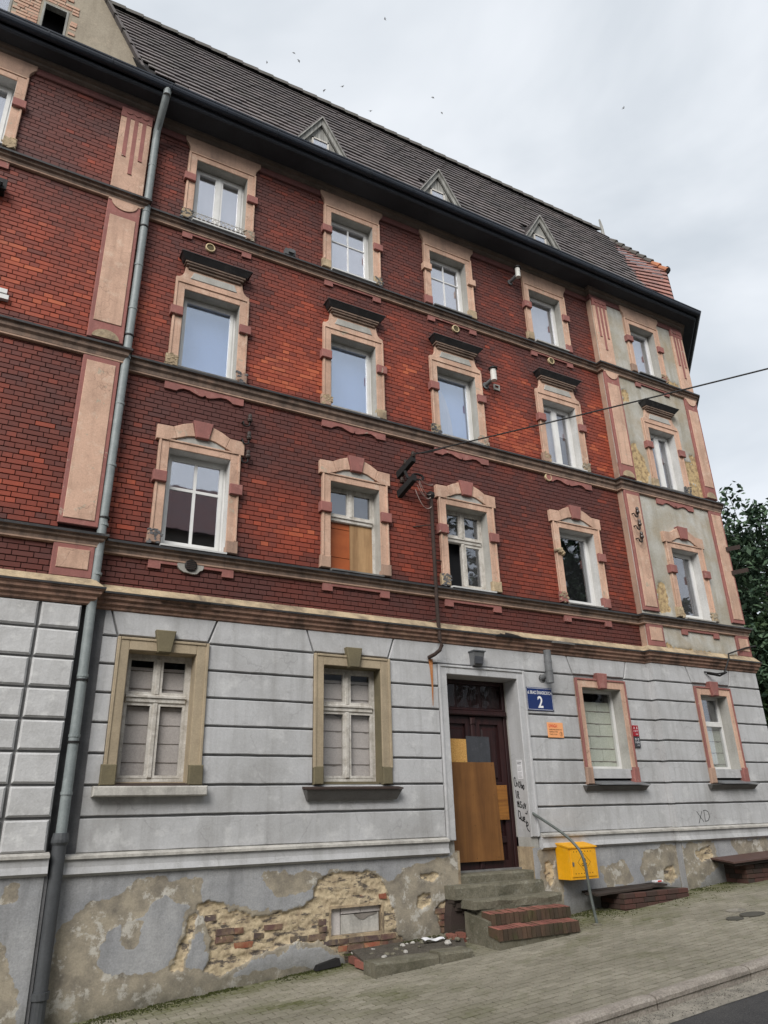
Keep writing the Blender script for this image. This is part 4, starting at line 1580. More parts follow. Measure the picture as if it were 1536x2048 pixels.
def make_window(x0, x1, z0, z1, yw, style, gm='glass', back='room', rmat='reveal', label=None):
    yf = yw + REC
    w = MB()
    wood = style in ('old', 'old_board', 'old_open', 'old_block')
    fm = 'oldwood' if wood else 'pvc'
    fw = .05
    frame_bars(w, x0, x1, z0, z1, fw, yf - .03, yf + .04)
    win = w.build('window', fm, bld, label=label)
    reveal(win, x0, x1, z0, z1, yw, rmat)
    ix0, ix1, iz0, iz1 = x0 + fw, x1 - fw, z0 + fw, z1 - fw
    xm = (ix0 + ix1) / 2

    def sash(a, b_, c, d, t=.045, y=None):
        y = yf - .045 if y is None else y
        s_ = MB()
        frame_bars(s_, a, b_, c, d, t, y, y + .05)
        return s_.build('sash', fm, win)

    yb = yf + .16
    if style == 'single':
        s_ = sash(ix0, ix1, iz0, iz1, .05)
        pane(s_, ix0 + .045, ix1 - .045, iz0 + .045, iz1 - .045, yf - .02, gm)
    elif style == 'cross':
        s_ = sash(ix0, ix1, iz0, iz1, .05)
        pane(s_, ix0 + .045, ix1 - .045, iz0 + .045, iz1 - .045, yf - .02, gm)
        m_ = MB()
        zc = iz0 + (iz1 - iz0) * .64
        t = .022 if z0 < 6 else .013
        m_.box(xm - t, xm + t, yf - .036, yf - .022, iz0 + .05, iz1 - .05)
        m_.box(ix0 + .05, xm - t, yf - .035, yf - .022, zc - t, zc + t)
        m_.box(xm + t, ix1 - .05, yf - .035, yf - .022, zc - t, zc + t)
        m_.build('muntin', fm, s_)
    elif style == 'double':
        for a, b_ in ((ix0, xm - .01), (xm + .01, ix1)):
            s_ = sash(a, b_, iz0, iz1, .06)
            pane(s_, a + .055, b_ - .055, iz0 + .055, iz1 - .055, yf - .02, gm)
        m_ = MB()
        m_.box(xm - .03, xm + .03, yf - .055, yf - .046, iz0, iz1)
        m_.build('meeting_rail', fm, win)
    elif wood:
        zt = z0 + (z1 - z0) * (.64 if style == 'old_block' else .615)
        t = MB()
        t.bbox(ix0, ix1, yf - .055, yf + .03, zt - .055, zt + .055, .012)
        t.box(ix0, ix1, yf - .075, yf - .05, zt + .012, zt + .035)
        t.build('transom', fm, win)
        mu = MB()
        mu.bbox(xm - .032, xm + .032, yf - .05, yf + .03, zt + .055, iz1, .01)
        if style in ('old_block', 'old_open'):
            mu.bbox(xm - .032, xm + .032, yf - .052, yf + .03, iz0, zt - .055, .01)
        mu.build('mullion', fm, win)
        for a, b_ in ((ix0, xm - .032), (xm + .032, ix1)):
            s_ = sash(a, b_, zt + .055, iz1, .034, yf - .035)
            pane(s_, a + .03, b_ - .03, zt + .085, iz1 - .03, yf - .015, gm)
        if style == 'old_block':
            for a, b_ in ((ix0, xm - .032), (xm + .032, ix1)):
                s_ = sash(a, b_, iz0, zt - .055, .034, yf - .035)
                pane(s_, a + .03, b_ - .03, iz0 + .03, zt - .085, yf - .015, gm)
        if style == 'old_open':
            s_ = sash(xm + .02, ix1, iz0, zt - .055, .045, yf - .035)
            pane(s_, xm + .06, ix1 - .04, iz0 + .04, zt - .095, yf - .015, gm)
            backing(win, xm, ix1, iz0, zt, yb - .07, 'room_grey')
            backing(win, ix0, ix1, zt, iz1, yb - .07, 'room_grey')
        if style == 'old_board':
            for k, (a, b_) in enumerate(((iz0, iz0 + .20), (iz0 + .212, iz0 + .70), (iz0 + .712, zt - .055))):
                p = MB()
                p.box(ix0, xm - .01, yf - .01 + .004 * k, yf + .012, a, b_)
                p.build('board', 'orangeboard', win, label='orange shelf board nailed in the lower window')
            p = MB()
            p.box(xm - .008, ix1, yf - .018, yf - .002, iz0, zt - .055)
            p.build('board', 'paleply', win, label='stained plywood sheet')
            backing(win, ix0, ix1, zt, iz1, yb - .07, 'room_grey')
    if style == 'old_block':
        blocks(win, x0, x1, z0 + .01, z1 - .16, yf + .05, 'block')
        backing(win, x0, x1, z0, z1, yf + .20, 'room')
    else:
        backing(win, x0, x1, z0, z1, yb, back, 'curtain' if back == 'curtain' else 'backing')
    return win


PROF = .055


def surround(x0, x1, lv, yw, par, damage=()):
    z0, z1 = LV[lv]
    fo = .155
    zt = z1 + .14
    b = MB()
    y = yw - .05
    for s_, xe in ((-1, x0), (1, x1)):
        xo = xe + s_ * fo
        xi = xe
        a, c = min(xo, xi), max(xo, xi)
        b.bbox(a, c, y, yw + .02, z0 + .16, zt, .006)
        # raised outer fillet
        f0, f1 = (a, a + .035) if s_ < 0 else (c - .035, c)
        b.bbox(f0, f1, y - .018, y + .01, z0 + .165, zt - .002, .005)
    b.bbox(x0, x1, y, yw + .02, z1, zt, .006)
    b.bbox(x0 - fo + .035, x1 + fo - .035, y - .018, y + .012, zt - .03, zt - .002, .005)
    sur = b.build('window_surround', 'peach', par)
    # ears
    ez = {4: (10.47, 10.63), 3: (7.57, 7.735), 2: (4.605, 4.775)}[lv]
    pale = damage and 'pale' in damage
    for s_, xe in ((-1, x0), (1, x1)):
        if ('L' if s_ < 0 else 'R') in damage:
            # broken lump
            bx = MB()
            xx = xe + s_ * .09
            for k in range(9):
                cx, cz = xx + random.uniform(-.09, .09), (ez[0] + ez[1]) / 2 + random.uniform(-.08, .08)
                r_ = random.uniform(.03, .06)
                bx.lathe((cx, y - .02, cz), (random.uniform(-.3, .3), -1, random.uniform(-.3, .3)), [(-.04, r_), (.02, r_ * .9), (.05, r_ * .4)], 6)
            bx.build('broken_block', 'ochre', sur)
            continue
        a, c = (xe - .20, xe - .002) if s_ < 0 else (xe + .002, xe + .20)
        e = MB()
        e.bbox(a, c, y - .055, yw + .02, ez[0], ez[1], .008)
        e.build('ear_block', 'peach' if pale else 'rose', sur)
    for s_, xe in ((-1, x0), (1, x1)):
        a, c = (xe - .185, xe) if s_ < 0 else (xe, xe + .185)
        e = MB()
        jit = lambda: random.uniform(-.012, .012)
        e.prism([(a + jit(), z0 - .03), (c, z0 - .03), (c, z0 + .17 + jit()), ((a + c) / 2, z0 + .165 + jit()), (a + jit(), z0 + .165 + jit())], y - .02, yw + .02, 0, .012)
        e.build('base_block', random.choice(('ochre', 'rose', 'ochre', 'peach2')), sur)
    for s_, xe in ((-1, x0), (1, x1)):
        if random.random() < (.75 if lv == 3 else .4):
            bx = MB()
            xx = xe + s_ * .09
            for k in range(26):
                cx, cz = xx + random.uniform(-.095, .095), z0 + random.uniform(-.04, .17)
                r_ = random.uniform(.008, .03)
                j = lambda: random.uniform(-.4, .4) * r_
                q = [(cx - r_ + j(), y - .022 + j(), cz - r_ * .7 + j()), (cx + r_ + j(), y - .022 + j(), cz - r_ * .7 + j()), (cx + r_ + j(), y + .02, cz - r_ * .7), (cx - r_ + j(), y + .02, cz - r_ * .7),
                     (cx - r_ + j(), y - .022 + j(), cz + r_ * .7 + j()), (cx + r_ + j(), y - .022 + j(), cz + r_ * .7 + j()), (cx + r_ + j(), y + .02, cz + r_ * .7), (cx - r_ + j(), y + .02, cz + r_ * .7)]
                bx.hexa(q)
            bx.build('crumbled_plaster', random.choice(('ochre', 'oldgrey', 'gable')), sur, 'stuff')
    # apron under the sill
    ap = MB()
    if lv == 3:
        pts = [(x0 - .16, 6.345), (x0 - .16, 6.205)]
        wv = [(.02, 6.20), (.06, 6.235), (.13, 6.265), (.22, 6.26), (.31, 6.225), (.39, 6.20), (.44, 6.20), (.475, 6.235)]
        mid = (x0 + x1) / 2
        pts += [(x0 + a, b_) for a, b_ in wv] + [(2 * mid - x0 - a, b_) for a, b_ in reversed(wv)]
        pts += [(x1 + .16, 6.205), (x1 + .16, 6.345)]
    else:
        zt_ = 9.36 if lv == 4 else 3.43
        zb_ = zt_ - .135
        pts = [(x0 - .13, zt_), (x0 - .13, zb_), (x0 + .04, zb_), (x0 + .04, zb_ + .08), (x1 - .02, zb_ + .08), (x1 - .02, zb_), (x1 + .15, zb_), (x1 + .15, zt_)]
    ap.prism(pts, yw - .035, yw + .02)
    ap.build('apron', 'rose', sur)
    # sill
    sl = MB()
    sl.hexa([(x0 - .005, yw - .13, z0 - .075), (x1 + .005, yw - .13, z0 - .075), (x1 + .005, yw + REC, z0 - .07), (x0 - .005, yw + REC, z0 - .07),
             (x0 - .005, yw - .135, z0 - .05), (x1 + .005, yw - .135, z0 - .05), (x1 + .005, yw + REC, z0 + .008), (x0 - .005, yw + REC, z0 + .008)])
    sl.build('sill', random.choice(('palesill', 'flashlight', 'pvc')), sur)
    if lv == 4:
        h = MB()
        m_ = .0
        P = [(x0 - .145, zt), (x1 + .145, zt), (x1 + .150, zt + .10), (x1 + .185, zt + .17), (x1 + .235, zt + .24), (x1 + .24, 11.56),
             (x0 - .24, 11.56), (x0 - .235, zt + .24), (x0 - .185, zt + .17), (x0 - .150, zt + .10)]
        h.prism(P, yw - .058, yw + .02, 0, .006)
        h.build('head_block', 'peach2', sur)
    elif lv == 3:
        h = MB()
        P = [(x0 - .155, zt), (x0 - .155, zt + .075), (x0 - .10, zt + .09), (x0 - .055, zt + .135), (x0 - .03, zt + .20), (x0 - .015, 8.60),
             (x1 + .015, 8.60), (x1 + .03, zt + .20), (x1 + .055, zt + .135), (x1 + .10, zt + .09), (x1 + .155, zt + .075), (x1 + .155, zt)]
        h.prism(P, y, yw + .02, 0, .006)
        h.build('head_block', 'peach', sur)
        g_ = MB()
        g_.prism([(x0 + .07, zt + .095), (x1 - .07, zt + .095), (x1 - .125, zt + .235), (x0 + .125, zt + .235)], y - .012, y + .01, 0, .008)
        g_.build('frieze_panel', 'reveal', sur)
        hd = MB()
        for a, zb_, zt_, p in ((-.02, 8.555, 8.60, .085), (.02, 8.60, 8.635, .115), (.045, 8.635, 8.675, .135)):
            hd.bbox(x0 - a, x1 + a, yw - p, yw, zb_, zt_, .008)
        hood = hd.build('hood_moulding', 'ledge', sur)
        ht = MB()
        a = .13
        ht.hexa([(x0 - .065, yw - .14, 8.675), (x1 + .065, yw - .14, 8.675), (x1 + .065, yw, 8.675), (x0 - .065, yw, 8.675),
                 (x0 - a, yw - .215, 8.765), (x1 + a, yw - .215, 8.765), (x1 + a, yw, 8.80), (x0 - a, yw, 8.80)])
        ht.bbox(x0 - a - .008, x1 + a + .008, yw - .223, yw, 8.766, 8.785, .004)
        ht.build('hood_top', 'flash', hood)
    else:
        mid = (x0 + x1) / 2
        hw = (x1 - x0) / 2 + .205
        yb_ = y - .022

        def half(s_):
            X = lambda d: mid + s_ * d
            end = MB()
            end.prism([(X(hw), zt - .03), (X(hw), zt + .205), (X(hw - .235), zt + .215), (X(hw - .300), zt + .035), (X(hw - .16), zt - .03)], yb_ + .002 * s_, yw + .02, 0, .006)
            end.build('springer', 'peach', sur)
            vo = MB()
            vo.prism([(X(hw - .238), zt + .217), (X(hw - .38), zt + .295), (X(.157), zt + .345), (X(.105), zt + .125), (X(.22), zt + .10), (X(hw - .303), zt + .035)], yb_ + .002 * s_, yw + .02, 0, .006)
            vo.build('voussoir', 'peach', sur)
        half(-1)
        half(1)
        k = MB()
        k.prism([(mid - .102, zt + .10), (mid + .102, zt + .10), (mid + .158, zt + .385), (mid - .158, zt + .385)], yb_ - .035, yw + .02, 0, .01)
        k.build('keystone', 'rose', sur)
        ty = MB()
        ty.prism([(mid - hw + .30, zt + .002), (mid + hw - .30, zt + .002), (mid + hw - .31, zt + .04), (mid + .22, zt + .105), (mid, zt + .13), (mid - .22, zt + .105), (mid - hw + .31, zt + .04)], y + .008, yw + .02)
        ty.build('tympanum', 'reveal', sur)
    return sur


SPEC = {
    (0, 4): ('double', 'glass_bright', 'curtain', 'reveal', 'white double casement with a low lattice across its sill'),
    (1, 4): ('cross', 'glass_bright', 'curtain', 'reveal', None),
    (2, 4): ('cross', 'glass_bright', 'curtain', 'reveal', None),
    (3, 4): ('single', 'glass_bright', 'curtain', 'reveal', None),
    (4, 4): ('single', 'glass_bright', 'curtain', 'reveal', None),
    (0, 3): ('single', 'glass_blue', 'blue', 'reveal', 'single pale blue pane'),
    (1, 3): ('single', 'glass_blue', 'blue', 'reveal', 'single pale blue pane'),
    (2, 3): ('single', 'glass_blue', 'blue', 'reveal', 'single pale blue pane with a pale rounded shape in it'),
    (3, 3): ('double', 'glass', 'curtain', 'reveal_white', 'white double casement with curtains'),
    (4, 3): ('double', 'glass', 'curtain', 'reveal_white', 'white double casement with curtains'),
    (0, 2): ('cross', 'glass_bright', 'room', 'reveal_white', 'white four-pane window reflecting the houses opposite'),
    (1, 2): ('old_board', 'glass', 'room', 'reveal', 'old wooden window boarded up below'),
    (2, 2): ('old_open', 'glass', 'room', 'reveal', 'old wooden window standing half open'),
    (3, 2): ('single', 'glass', 'room', 'reveal_white', None),
    (4, 2): ('single', 'glass', 'room', 'reveal_white', None),
}
for lv in (4, 3, 2):
    for ci in range(6):
        if ci < 4:
            x0, x1 = COLS[ci]
            yw = YC
        elif ci == 4:
            x0, x1 = CR
            yw = YR
        else:
            x0, x1 = CL
            yw = YL
        st, gm, bk, rm, lb = SPEC.get((ci, lv), ('double', 'glass_bright', 'curtain', 'reveal_white', None))
        wn = make_window(x0, x1, LV[lv][0], LV[lv][1], yw, st, gm, bk, rm, lb)
        dmg = {(3, 2): ('L',), (2, 4): ('pale',)}.get((ci, lv), ())
        surround(x0, x1, lv, yw, bld, dmg)
        if (ci, lv) == (2, 3):
            p = MB()
            pts = [(x0 + .10, LV[3][0] + .11)] + [(x0 + .10 + .42 * math.sin(a), LV[3][0] + .11 + 1.22 * math.cos(a)) for a in [j * math.pi / 20 for j in range(0, 11)]]
            p.prism(pts, YC + REC + .10, YC + REC + .11)
            p.build('curtain', 'curtain', wn)
        if (ci, lv) in ((3, 3), (4, 3)):
            p = MB()
            xm = (x0 + x1) / 2
            p.box(xm + .10, x1 - .05, yw + REC + .11, yw + REC + .115, LV[3][0] + .1, LV[3][0] + .9)
            p.build('backing', 'room_grey', wn)
        if (ci, lv) == (4, 2):
            p = MB()
            p.box(x0 + .45, x1 - .05, yw + REC + .10, yw + REC + .12, LV[2][0], LV[2][1])
            p.build('backing', 'room_grey', wn)
# lattice trough on the first top-floor window
la = MB()
x0, x1 = COLS[0]
for i in range(12):
    xa = x0 + .01 + (x1 - x0 - .02) * i / 12
    for s_ in (-1, 1):
        la.tube([(xa + .04 - s_ * .055, -.045, 9.675), (xa + .04 + s_ * .055, -.045, 9.83)], .006, 5)
la.tube([(x0 + .005, -.04, 9.82), (x1 - .005, -.04, 9.82)], .006, 5)
tag_ = la.build('sill_lattice', 'palesill', None, None, 'pale criss-cross lattice across the sill of the top-floor window beside the downpipe', 'lattice')
tr = MB()
tr.box(x0 + .005, x1 - .005, -.035, .10, 9.67, 9.73)
tr.build('trough', 'rust', tag_)

# ---------- ground floor rustication
GY = -.03
groove = MB()
GROOVES = [2.30, 1.935, 1.57, 1.20, .83, .46, .10]
hg = [(a - .02, b_ + .02, .46, 2.15) for a, b_ in GF] + [(DOOR[0] - .02, DOOR[1] + .02, -1.2, DOOR[3] + .01)]
wall_sheet(groove, XL, XRS, -.34, 2.66, GY + .040, hg)
gwall = groove.build('ground_floor_wall', 'groove', bld)
g2 = MB()
wall_sheet(g2, XRS, XE, -.34, 2.66, YR + GY + .040, [(GFR[0] - .02, GFR[1] + .02, .46, 2.15)])
g2.add([(XRS, YR + GY + .040, -.34), (XRS, .02, -.34), (XRS, .02, 2.66), (XRS, YR + GY + .040, 2.66)], [(0, 1, 2, 3)])
g2.add([(XE, YR + GY + .040, -.34), (XE + WING * S2, YR + WING * S2, -.34), (XE + WING * S2, YR + WING * S2, 2.66), (XE, YR + GY + .040, 2.66)], [(0, 1, 2, 3)])
gwall_r = g2.build('ground_floor_wall', 'groove', bld)
g3 = MB()
wall_sheet(g3, XA, 1.07, -.34, 2.66, YL + GY + .045, [])
gwall_l = g3.build('ground_floor_wall', 'groove', bld)
og = MB()
og.box(1.06, 1.40, -.026, .02, -.34, 2.66)
og.build('unpainted_strip', 'oldgrey', bld)


def course_block(par, pts, y, bev, mat):
    b = MB()
    if len(pts) == 4 and abs(pts[0][1] - pts[1][1]) < 1e-6:
        (ax, zb), (bx_, _), (cx_, zt), (dx_, _) = pts
        n_ = max(2, int(abs(bx_ - ax) / .10))
        lo = [(ax + (bx_ - ax) * i / n_, zb + (.004 * nz(ax + i * .31, zb * 3) + .0035 * nz(ax * 3 + i * .9, zb) if 0 < i < n_ else 0)) for i in range(n_ + 1)]
        hi = [(cx_ + (dx_ - cx_) * i / n_, zt + (.004 * nz(cx_ + i * .37, zt * 3 + 5) + .0035 * nz(cx_ * 3 + i * .8, zt) if 0 < i < n_ else 0)) for i in range(n_ + 1)]
        pts = lo + hi
    b.prism(pts, y, y + .05, 0, bev)
    b.build('render_block', mat, par)


def rows_for(par, x0, x1, wins, y, door=None):
    gs = [2.635] + GROOVES + [-.30]
    for top, bot in zip(gs, gs[1:]):
        zt, zb = top - .014, bot + .014
        if top == 2.635:
            zt = 2.64
            # top course with slanted joints above the openings
            segs = []
            xx = x0
            for (a, b_) in wins:
                segs.append(('pier', xx, a - .16))
                segs.append(('arch', a - .16, b_ + .16))
                xx = b_ + .16
            segs.append(('pier', xx, x1))
            sl = .11
            for i, (k, a, b_) in enumerate(segs):
                la_ = a if i == 0 else (a + .012)
                if k == 'pier':
                    ta = a if i == 0 else a + sl + .012 - .0
                    tb = b_ if i == len(segs) - 1 else b_ - sl - .012
                    P = [(a + (.012 if i else 0), zb), (b_ - (.012 if i < len(segs) - 1 else 0), zb), (tb, zt), (ta, zt)]
                    # leave the door surround free
                    course_block(par, P, y, .010, 'render')
                else:
                    P = [(a + .012, zb + .012), (b_ - .012, zb + .012), (b_ + sl - .012, zt), (a - sl + .012, zt)]
                    course_block(par, P, y + .001, .010, 'render')
            continue
        hs = []
        for (a, b_) in wins:
            if zb > .40:
                hs.append((a - .155, b_ + .155))
        if door:
            hs.append((door[0] - .165, door[1] + .175))
        for a, b_ in cut((x0, x1), hs):
            course_block(par, [(a, zb), (b_, zb), (b_, zt), (a, zt)], y, .010, 'render')


rows_for(gwall, 1.40, XRS - .005, GF, GY, DOOR)
rows_for(gwall_r, XRS, XE, [GFR], YR + GY)
for top, bot in zip([2.635] + GROOVES, GROOVES + [-.30]):
    b = MB()
    zt, zb = (2.64 if top == 2.635 else top - .016), bot + .016
    b.hexa([(XRS - .032, YR + GY, zb), (XRS + .004, YR + GY + .001, zb), (XRS + .004, .0, zb), (XRS - .032, .0, zb),
            (XRS - .032, YR + GY, zt), (XRS + .004, YR + GY + .001, zt), (XRS + .004, .0, zt), (XRS - .032, .0, zt)])
    b.build('render_block', 'render', gwall_r)
# quoins of the left bay
gs = [2.635] + GROOVES + [-.27]
for i, (top, bot) in enumerate(zip(gs, gs[1:])):
    xq = .60 - .005 * i
    for a, b_ in ((xq + .018, 1.085 - .004 * i), (-.75, xq - .018), (-2.2, -.79)):
        q = MB()
        q.prism([(a, bot + .016), (b_, bot + .016 + random.uniform(-.003, .003)), (b_ + random.uniform(-.006, .004), top - .016), (a, top - .016)], YL + GY - .012, YL + .05, 0, .022)
        q.build('render_block', 'render_quoin', gwall_l)
# base ledge
for path, dz in (([(XA, YL), (1.10, YL)], .03), ([(1.27, YC), (6.585, YC)], 0.0), ([(8.37, YC), (XRS, YC), (XRS, YR), (XE, YR), (XE + WING * S2, YR + WING * S2)], 0.0)):
    b = MB()
    extrude(b, path, [(0, -.285 + dz), (.055, -.295 + dz), (.125, -.315 + dz), (.125, -.345 + dz), (0, -.345 + dz)])
    b.build('base_ledge', 'palesill', bld)
    b = MB()
    extrude(b, path, [(0, -.345 + dz), (.095, -.345 + dz), (.09, -.43 + dz), (.11, -.50 + dz), (.06, -.53 + dz), (0, -.53 + dz)])
    b.build('base_band', 'render', bld)

# ---------- ground floor windows
for i, (x0, x1) in enumerate(GF + [GFR]):
    yw = YR if i == 3 else 0.0
    y = yw + GY
    z0, z1 = (.50, 2.13) if i < 2 else (.70, 2.09)
    if i < 2:
        lb = 'old white wooden window walled up with pale blocks' + (' near the downpipe' if i == 0 else ' left of the door')
        wn = make_window(x0, x1, z0, z1, yw, 'old_block', 'glass_dim', 'room', 'olive' if i else 'tan', lb)
        sb = MB()
        zz = .50
        for s_, a, b_ in ((-1, x0 - .145, x0), (1, x1, x1 + .155)):
            sb.bbox(a, b_, y - .03, yw + .03, zz + .18, z1 + .155, .008)
            o0, o1 = (a - .012, a + .028) if s_ < 0 else (b_ - .028, b_ + .012)
            sb.bbox(o0, o1, y - .045, y, zz + .18, z1 + .165, .006)
        sb.bbox(x0, x1, y - .03, yw + .03, z1, z1 + .155, .008)
        sb.bbox(x0 - .11, x1 + .12, y - .0452, y, z1 + .13, z1 + .165, .006)
        su = sb.build('window_surround', 'tan', bld)
        mid = (x0 + x1) / 2 + .0
        k = MB()
        k.prism([(mid - .085, z1 - .015), (mid + .085, z1 - .015), (mid + .135, z1 + .285), (mid - .135, z1 + .285)], y - .10, yw + .03, 0, .012)
        k.build('keystone', 'olive', su)
        for a, b_ in ((x0 - .185, x0), (x1, x1 + .185)):
            k = MB()
            if i == 1:
                a, b_ = max(a, x0 - .15), min(b_, x1 + .16)
            k.bbox(a, b_, y - (.075 if i == 0 else .045), yw + .03, .455, .70, .012)
            k.build('base_block', 'olive', su)
        sl = MB()
        if i == 0:
            sl.bbox(x0 - .26, x1 + .24, y - .14, yw + .03, .325, .445, .015)
            sl.build('sill', 'palesill', su)
            s2 = MB()
            s2.hexa([(x0 - .02, y - .10, .446), (x1 + .02, y - .10, .446), (x1, yw + .18, .446), (x0, yw + .18, .446),
                     (x0 - .02, y - .10, .456), (x1 + .02, y - .10, .456), (x1, yw + .18, .51), (x0, yw + .18, .51)])
            s2.build('sill_cover', 'rust', su)
        else:
            sl.hexa([(x0 - .25, y - .06, .25), (x1 + .20, y - .06, .25), (x1 + .20, yw, .25), (x0 - .25, yw, .25),
                     (x0 - .30, y - .15, .385), (x1 + .25, y - .15, .385), (x1 + .25, yw, .385), (x0 - .30, yw, .385)])
            sl.build('sill', 'darksill', su)
            s2 = MB()
            s2.hexa([(x0 - .31, y - .165, .386), (x1 + .26, y - .165, .386), (x1 + .26, yw + .18, .42), (x0 - .31, yw + .18, .42),
                     (x0 - .31, y - .165, .405), (x1 + .26, y - .165, .405), (x1 + .26, yw + .18, .465), (x0 - .31, yw + .18, .465)])
            s2.build('sill_cover', 'rust', su)
    else:
        yf = yw + REC + .02
        w = MB()
        frame_bars(w, x0, x1, z0, z1, .05, yf - .03, yf + .04)
        wn = w.build('window', 'pvc', bld, label='white window walled up with greenish blocks ' + ('right of the door' if i == 2 else 'in the corner bay'))
        reveal(wn, x0, x1, z0, z1, yw, 'reveal', -.05)
        if i == 2:
            pane(wn, x0 + .05, x1 - .05, z0 + .05, z1 - .05, yf - .01, 'glass_dim')
            blocks(wn, x0, x1, z0, z1 - .20, yf + .05, 'block_green', .22, .08)
        else:
            t = MB()
            zt = z0 + .86
            t.bbox(x0 + .05, x1 - .05, yf - .045, yf + .03, zt - .05, zt + .05, .008)
            t.bbox(x0 + .05, x0 + .085, yf - .04, yf, zt + .05, z1 - .05, .005)
            t.bbox(x1 - .085, x1 - .05, yf - .04, yf, zt + .05, z1 - .05, .005)
            t.build('transom', 'pvc', wn)
            pane(wn, x0 + .05, x1 - .05, z0 + .05, zt - .05, yf - .01, 'glass')
            pane(wn, x0 + .085, x1 - .085, zt + .05, z1 - .05, yf - .01, 'glass')
            blocks(wn, x0, x1, z0, zt - .02, yf + .05, 'block_green', .22, .12)
        backing(wn, x0, x1, z0, z1, yf + .19, 'room')
        un = MB()
        un.box(x0, x1, yw - .01, yf + .04, z0 - .16, z0 - .001)
        un.build('under_window', 'render', wn)
        sb = MB()
        for s_, a, b_ in ((-1, x0 - .135, x0), (1, x1, x1 + .125)):
            sb.bbox(a, b_, y - .025, yw + .03, z0 + .02, z1 + .15, .008)
            o0, o1 = (a - .01, a + .025) if s_ < 0 else (b_ - .025, b_ + .01)
            sb.bbox(o0, o1, y - .042, y, z0 + .02, z1 + .165, .006, 1)
        sb.bbox(x0, x1, y - .025, yw + .03, z1, z1 + .15, .008)
        sb.bbox(x0 - .11, x1 + .10, y - .0422, y, z1 + .13, z1 + .165, .006, 1)
        su = sb.build('window_surround', ['peach', 'rose'], bld)
        mid = (x0 + x1) / 2
        k = MB()
        k.prism([(mid - .085, z1 - .01), (mid + .085, z1 - .01), (mid + .13, z1 + .27), (mid - .13, z1 + .27)], y - .085, yw + .03, 0, .012)
        k.build('keystone', 'rose', su)
        for a, b_ in ((x0 - .16, x0), (x1, x1 + .16)):
            k = MB()
            k.prism([(a, .44), (b_, .44), (b_, z0 + .03), (a + .01, z0 + .02)], y - .05, yw + .03, 0, .015)
            k.build('base_block', 'peach2' if a < x0 else 'rose', su)
        sl = MB()
        sl.hexa([(x0 - .22, y - .04, .335), (x1 + .24, y - .04, .335), (x1 + .24, yw, .335), (x0 - .22, yw, .335),
                 (x0 - .25, y - .12, .415), (x1 + .27, y - .12, .415), (x1 + .27, yw, .43), (x0 - .25, yw, .43)])
        sl.build('sill', 'darksill', su)
        s2 = MB()
        s2.hexa([(x0 + .03, y - .17, .425), (x1 + .25, y - .17, .425), (x1, yw + .18, .47), (x0, yw + .18, .47),
                 (x0 + .03, y - .17, .435), (x1 + .25, y - .17, .435), (x1, yw + .18, .545), (x0, yw + .18, .545)])
        s2.build('sill_cover', 'fluegrey', su)

# ---------- doorway
dx0, dx1, dz0, dz1 = DOOR
b = MB()
for a, c in ((dx0 - .155, dx0), (dx1, dx1 + .155)):
    b.bbox(a, c, GY - .02, .30, -.34, dz1 + .14, .01)
b.bbox(dx0, dx1, GY - .02, .30, dz1, dz1 + .14, .01)
b.bbox(dx1 + .12, dx1 + .165, GY - .04, GY, -.34, dz1 + .15, .008)
b.bbox(dx0 - .165, dx0 - .125, GY - .04, GY, -.34, dz1 + .15, .008)
b.bbox(dx0 - .12, dx1 + .115, GY - .0402, GY, dz1 + .112, dz1 + .15, .008)
dsur = b.build('door_surround', 'render', bld)
b = MB()
YD = .36
b.box(dx0 - .06, dx0 + .001, .30, YD + .1, dz0, dz1 + .05)
b.box(dx1 - .001, dx1 + .06, .30, YD + .1, dz0, dz1 + .05)
b.box(dx0, dx1, .30, YD + .1, dz1 - .001, dz1 + .06)
b.box(dx1 - .001, dx1 + .155, -.01, YD + .1, dz0 - .05, -.34)
b.box(dx0 - .155, dx0 + .001, .02, YD + .1, dz0 - .05, -.34)
b.build('reveal', 'reveal', dsur)
d = MB()
d.box(dx0, dx1, YD + .03, YD + .08, dz0, dz1)
for a, c in ((dx0, dx0 + .07), (dx1 - .07, dx1)):
    d.bbox(a, c, YD - .03, YD + .05, dz0, dz1, .008)
d.bbox(dx0 + .07, dx1 - .07, YD - .03, YD + .05, dz1 - .07, dz1, .008)
door = d.build('entrance_door', 'doorwood', bld, label='dark oxblood double door patched with boards')
t = MB()
t.bbox(dx0 + .03, dx1 - .03, YD - .09, YD + .05, 1.55, 1.63, .015)
t.bbox(dx0 + .05, dx1 - .05, YD - .06, YD + .05, 1.63, 1.67, .01)
t.build('transom', 'doorwood', door)
for a, c in ((dx0 + .09, dx0 + .42), (dx0 + .47, dx0 + .92), (dx0 + .97, dx1 - .09)):
    p = MB()
    p.box(a, c, YD + .012, YD + .018, 1.69, dz1 - .08)
    p.build('pane', 'glass_dim', door)
for a, c in ((dx0 + .08, (dx0 + dx1) / 2 - .035), ((dx0 + dx1) / 2 + .035, dx1 - .08)):
    lf = MB()
    frame_bars(lf, a, c, dz0 + .02, 1.53, .11, YD - .012, YD + .04)
    lf.bbox(a + .11, c - .11, YD - .01, YD + .04, .40, .50, .008)
    lf.bbox(a + .11, c - .11, YD - .01, YD + .04, -.42, -.32, .008)
    leaf = lf.build('door_leaf', 'doorwood', door)
    for z0_, z1_ in ((.54, 1.36), (-.28, .36), (-.68, -.46)):
        p = MB()
        p.bbox(a + .15, c - .15, YD + .005, YD + .04, z0_, z1_, .03)
        p.build('door_panel', 'doorwood', leaf)
m_ = MB()
xm = (dx0 + dx1) / 2
m_.bbox(xm - .04, xm + .04, YD - .04, YD + .02, dz0 + .02, 1.54, .015)
m_.bbox(xm - .055, xm + .055, YD - .055, YD + .02, 1.40, 1.53, .02)
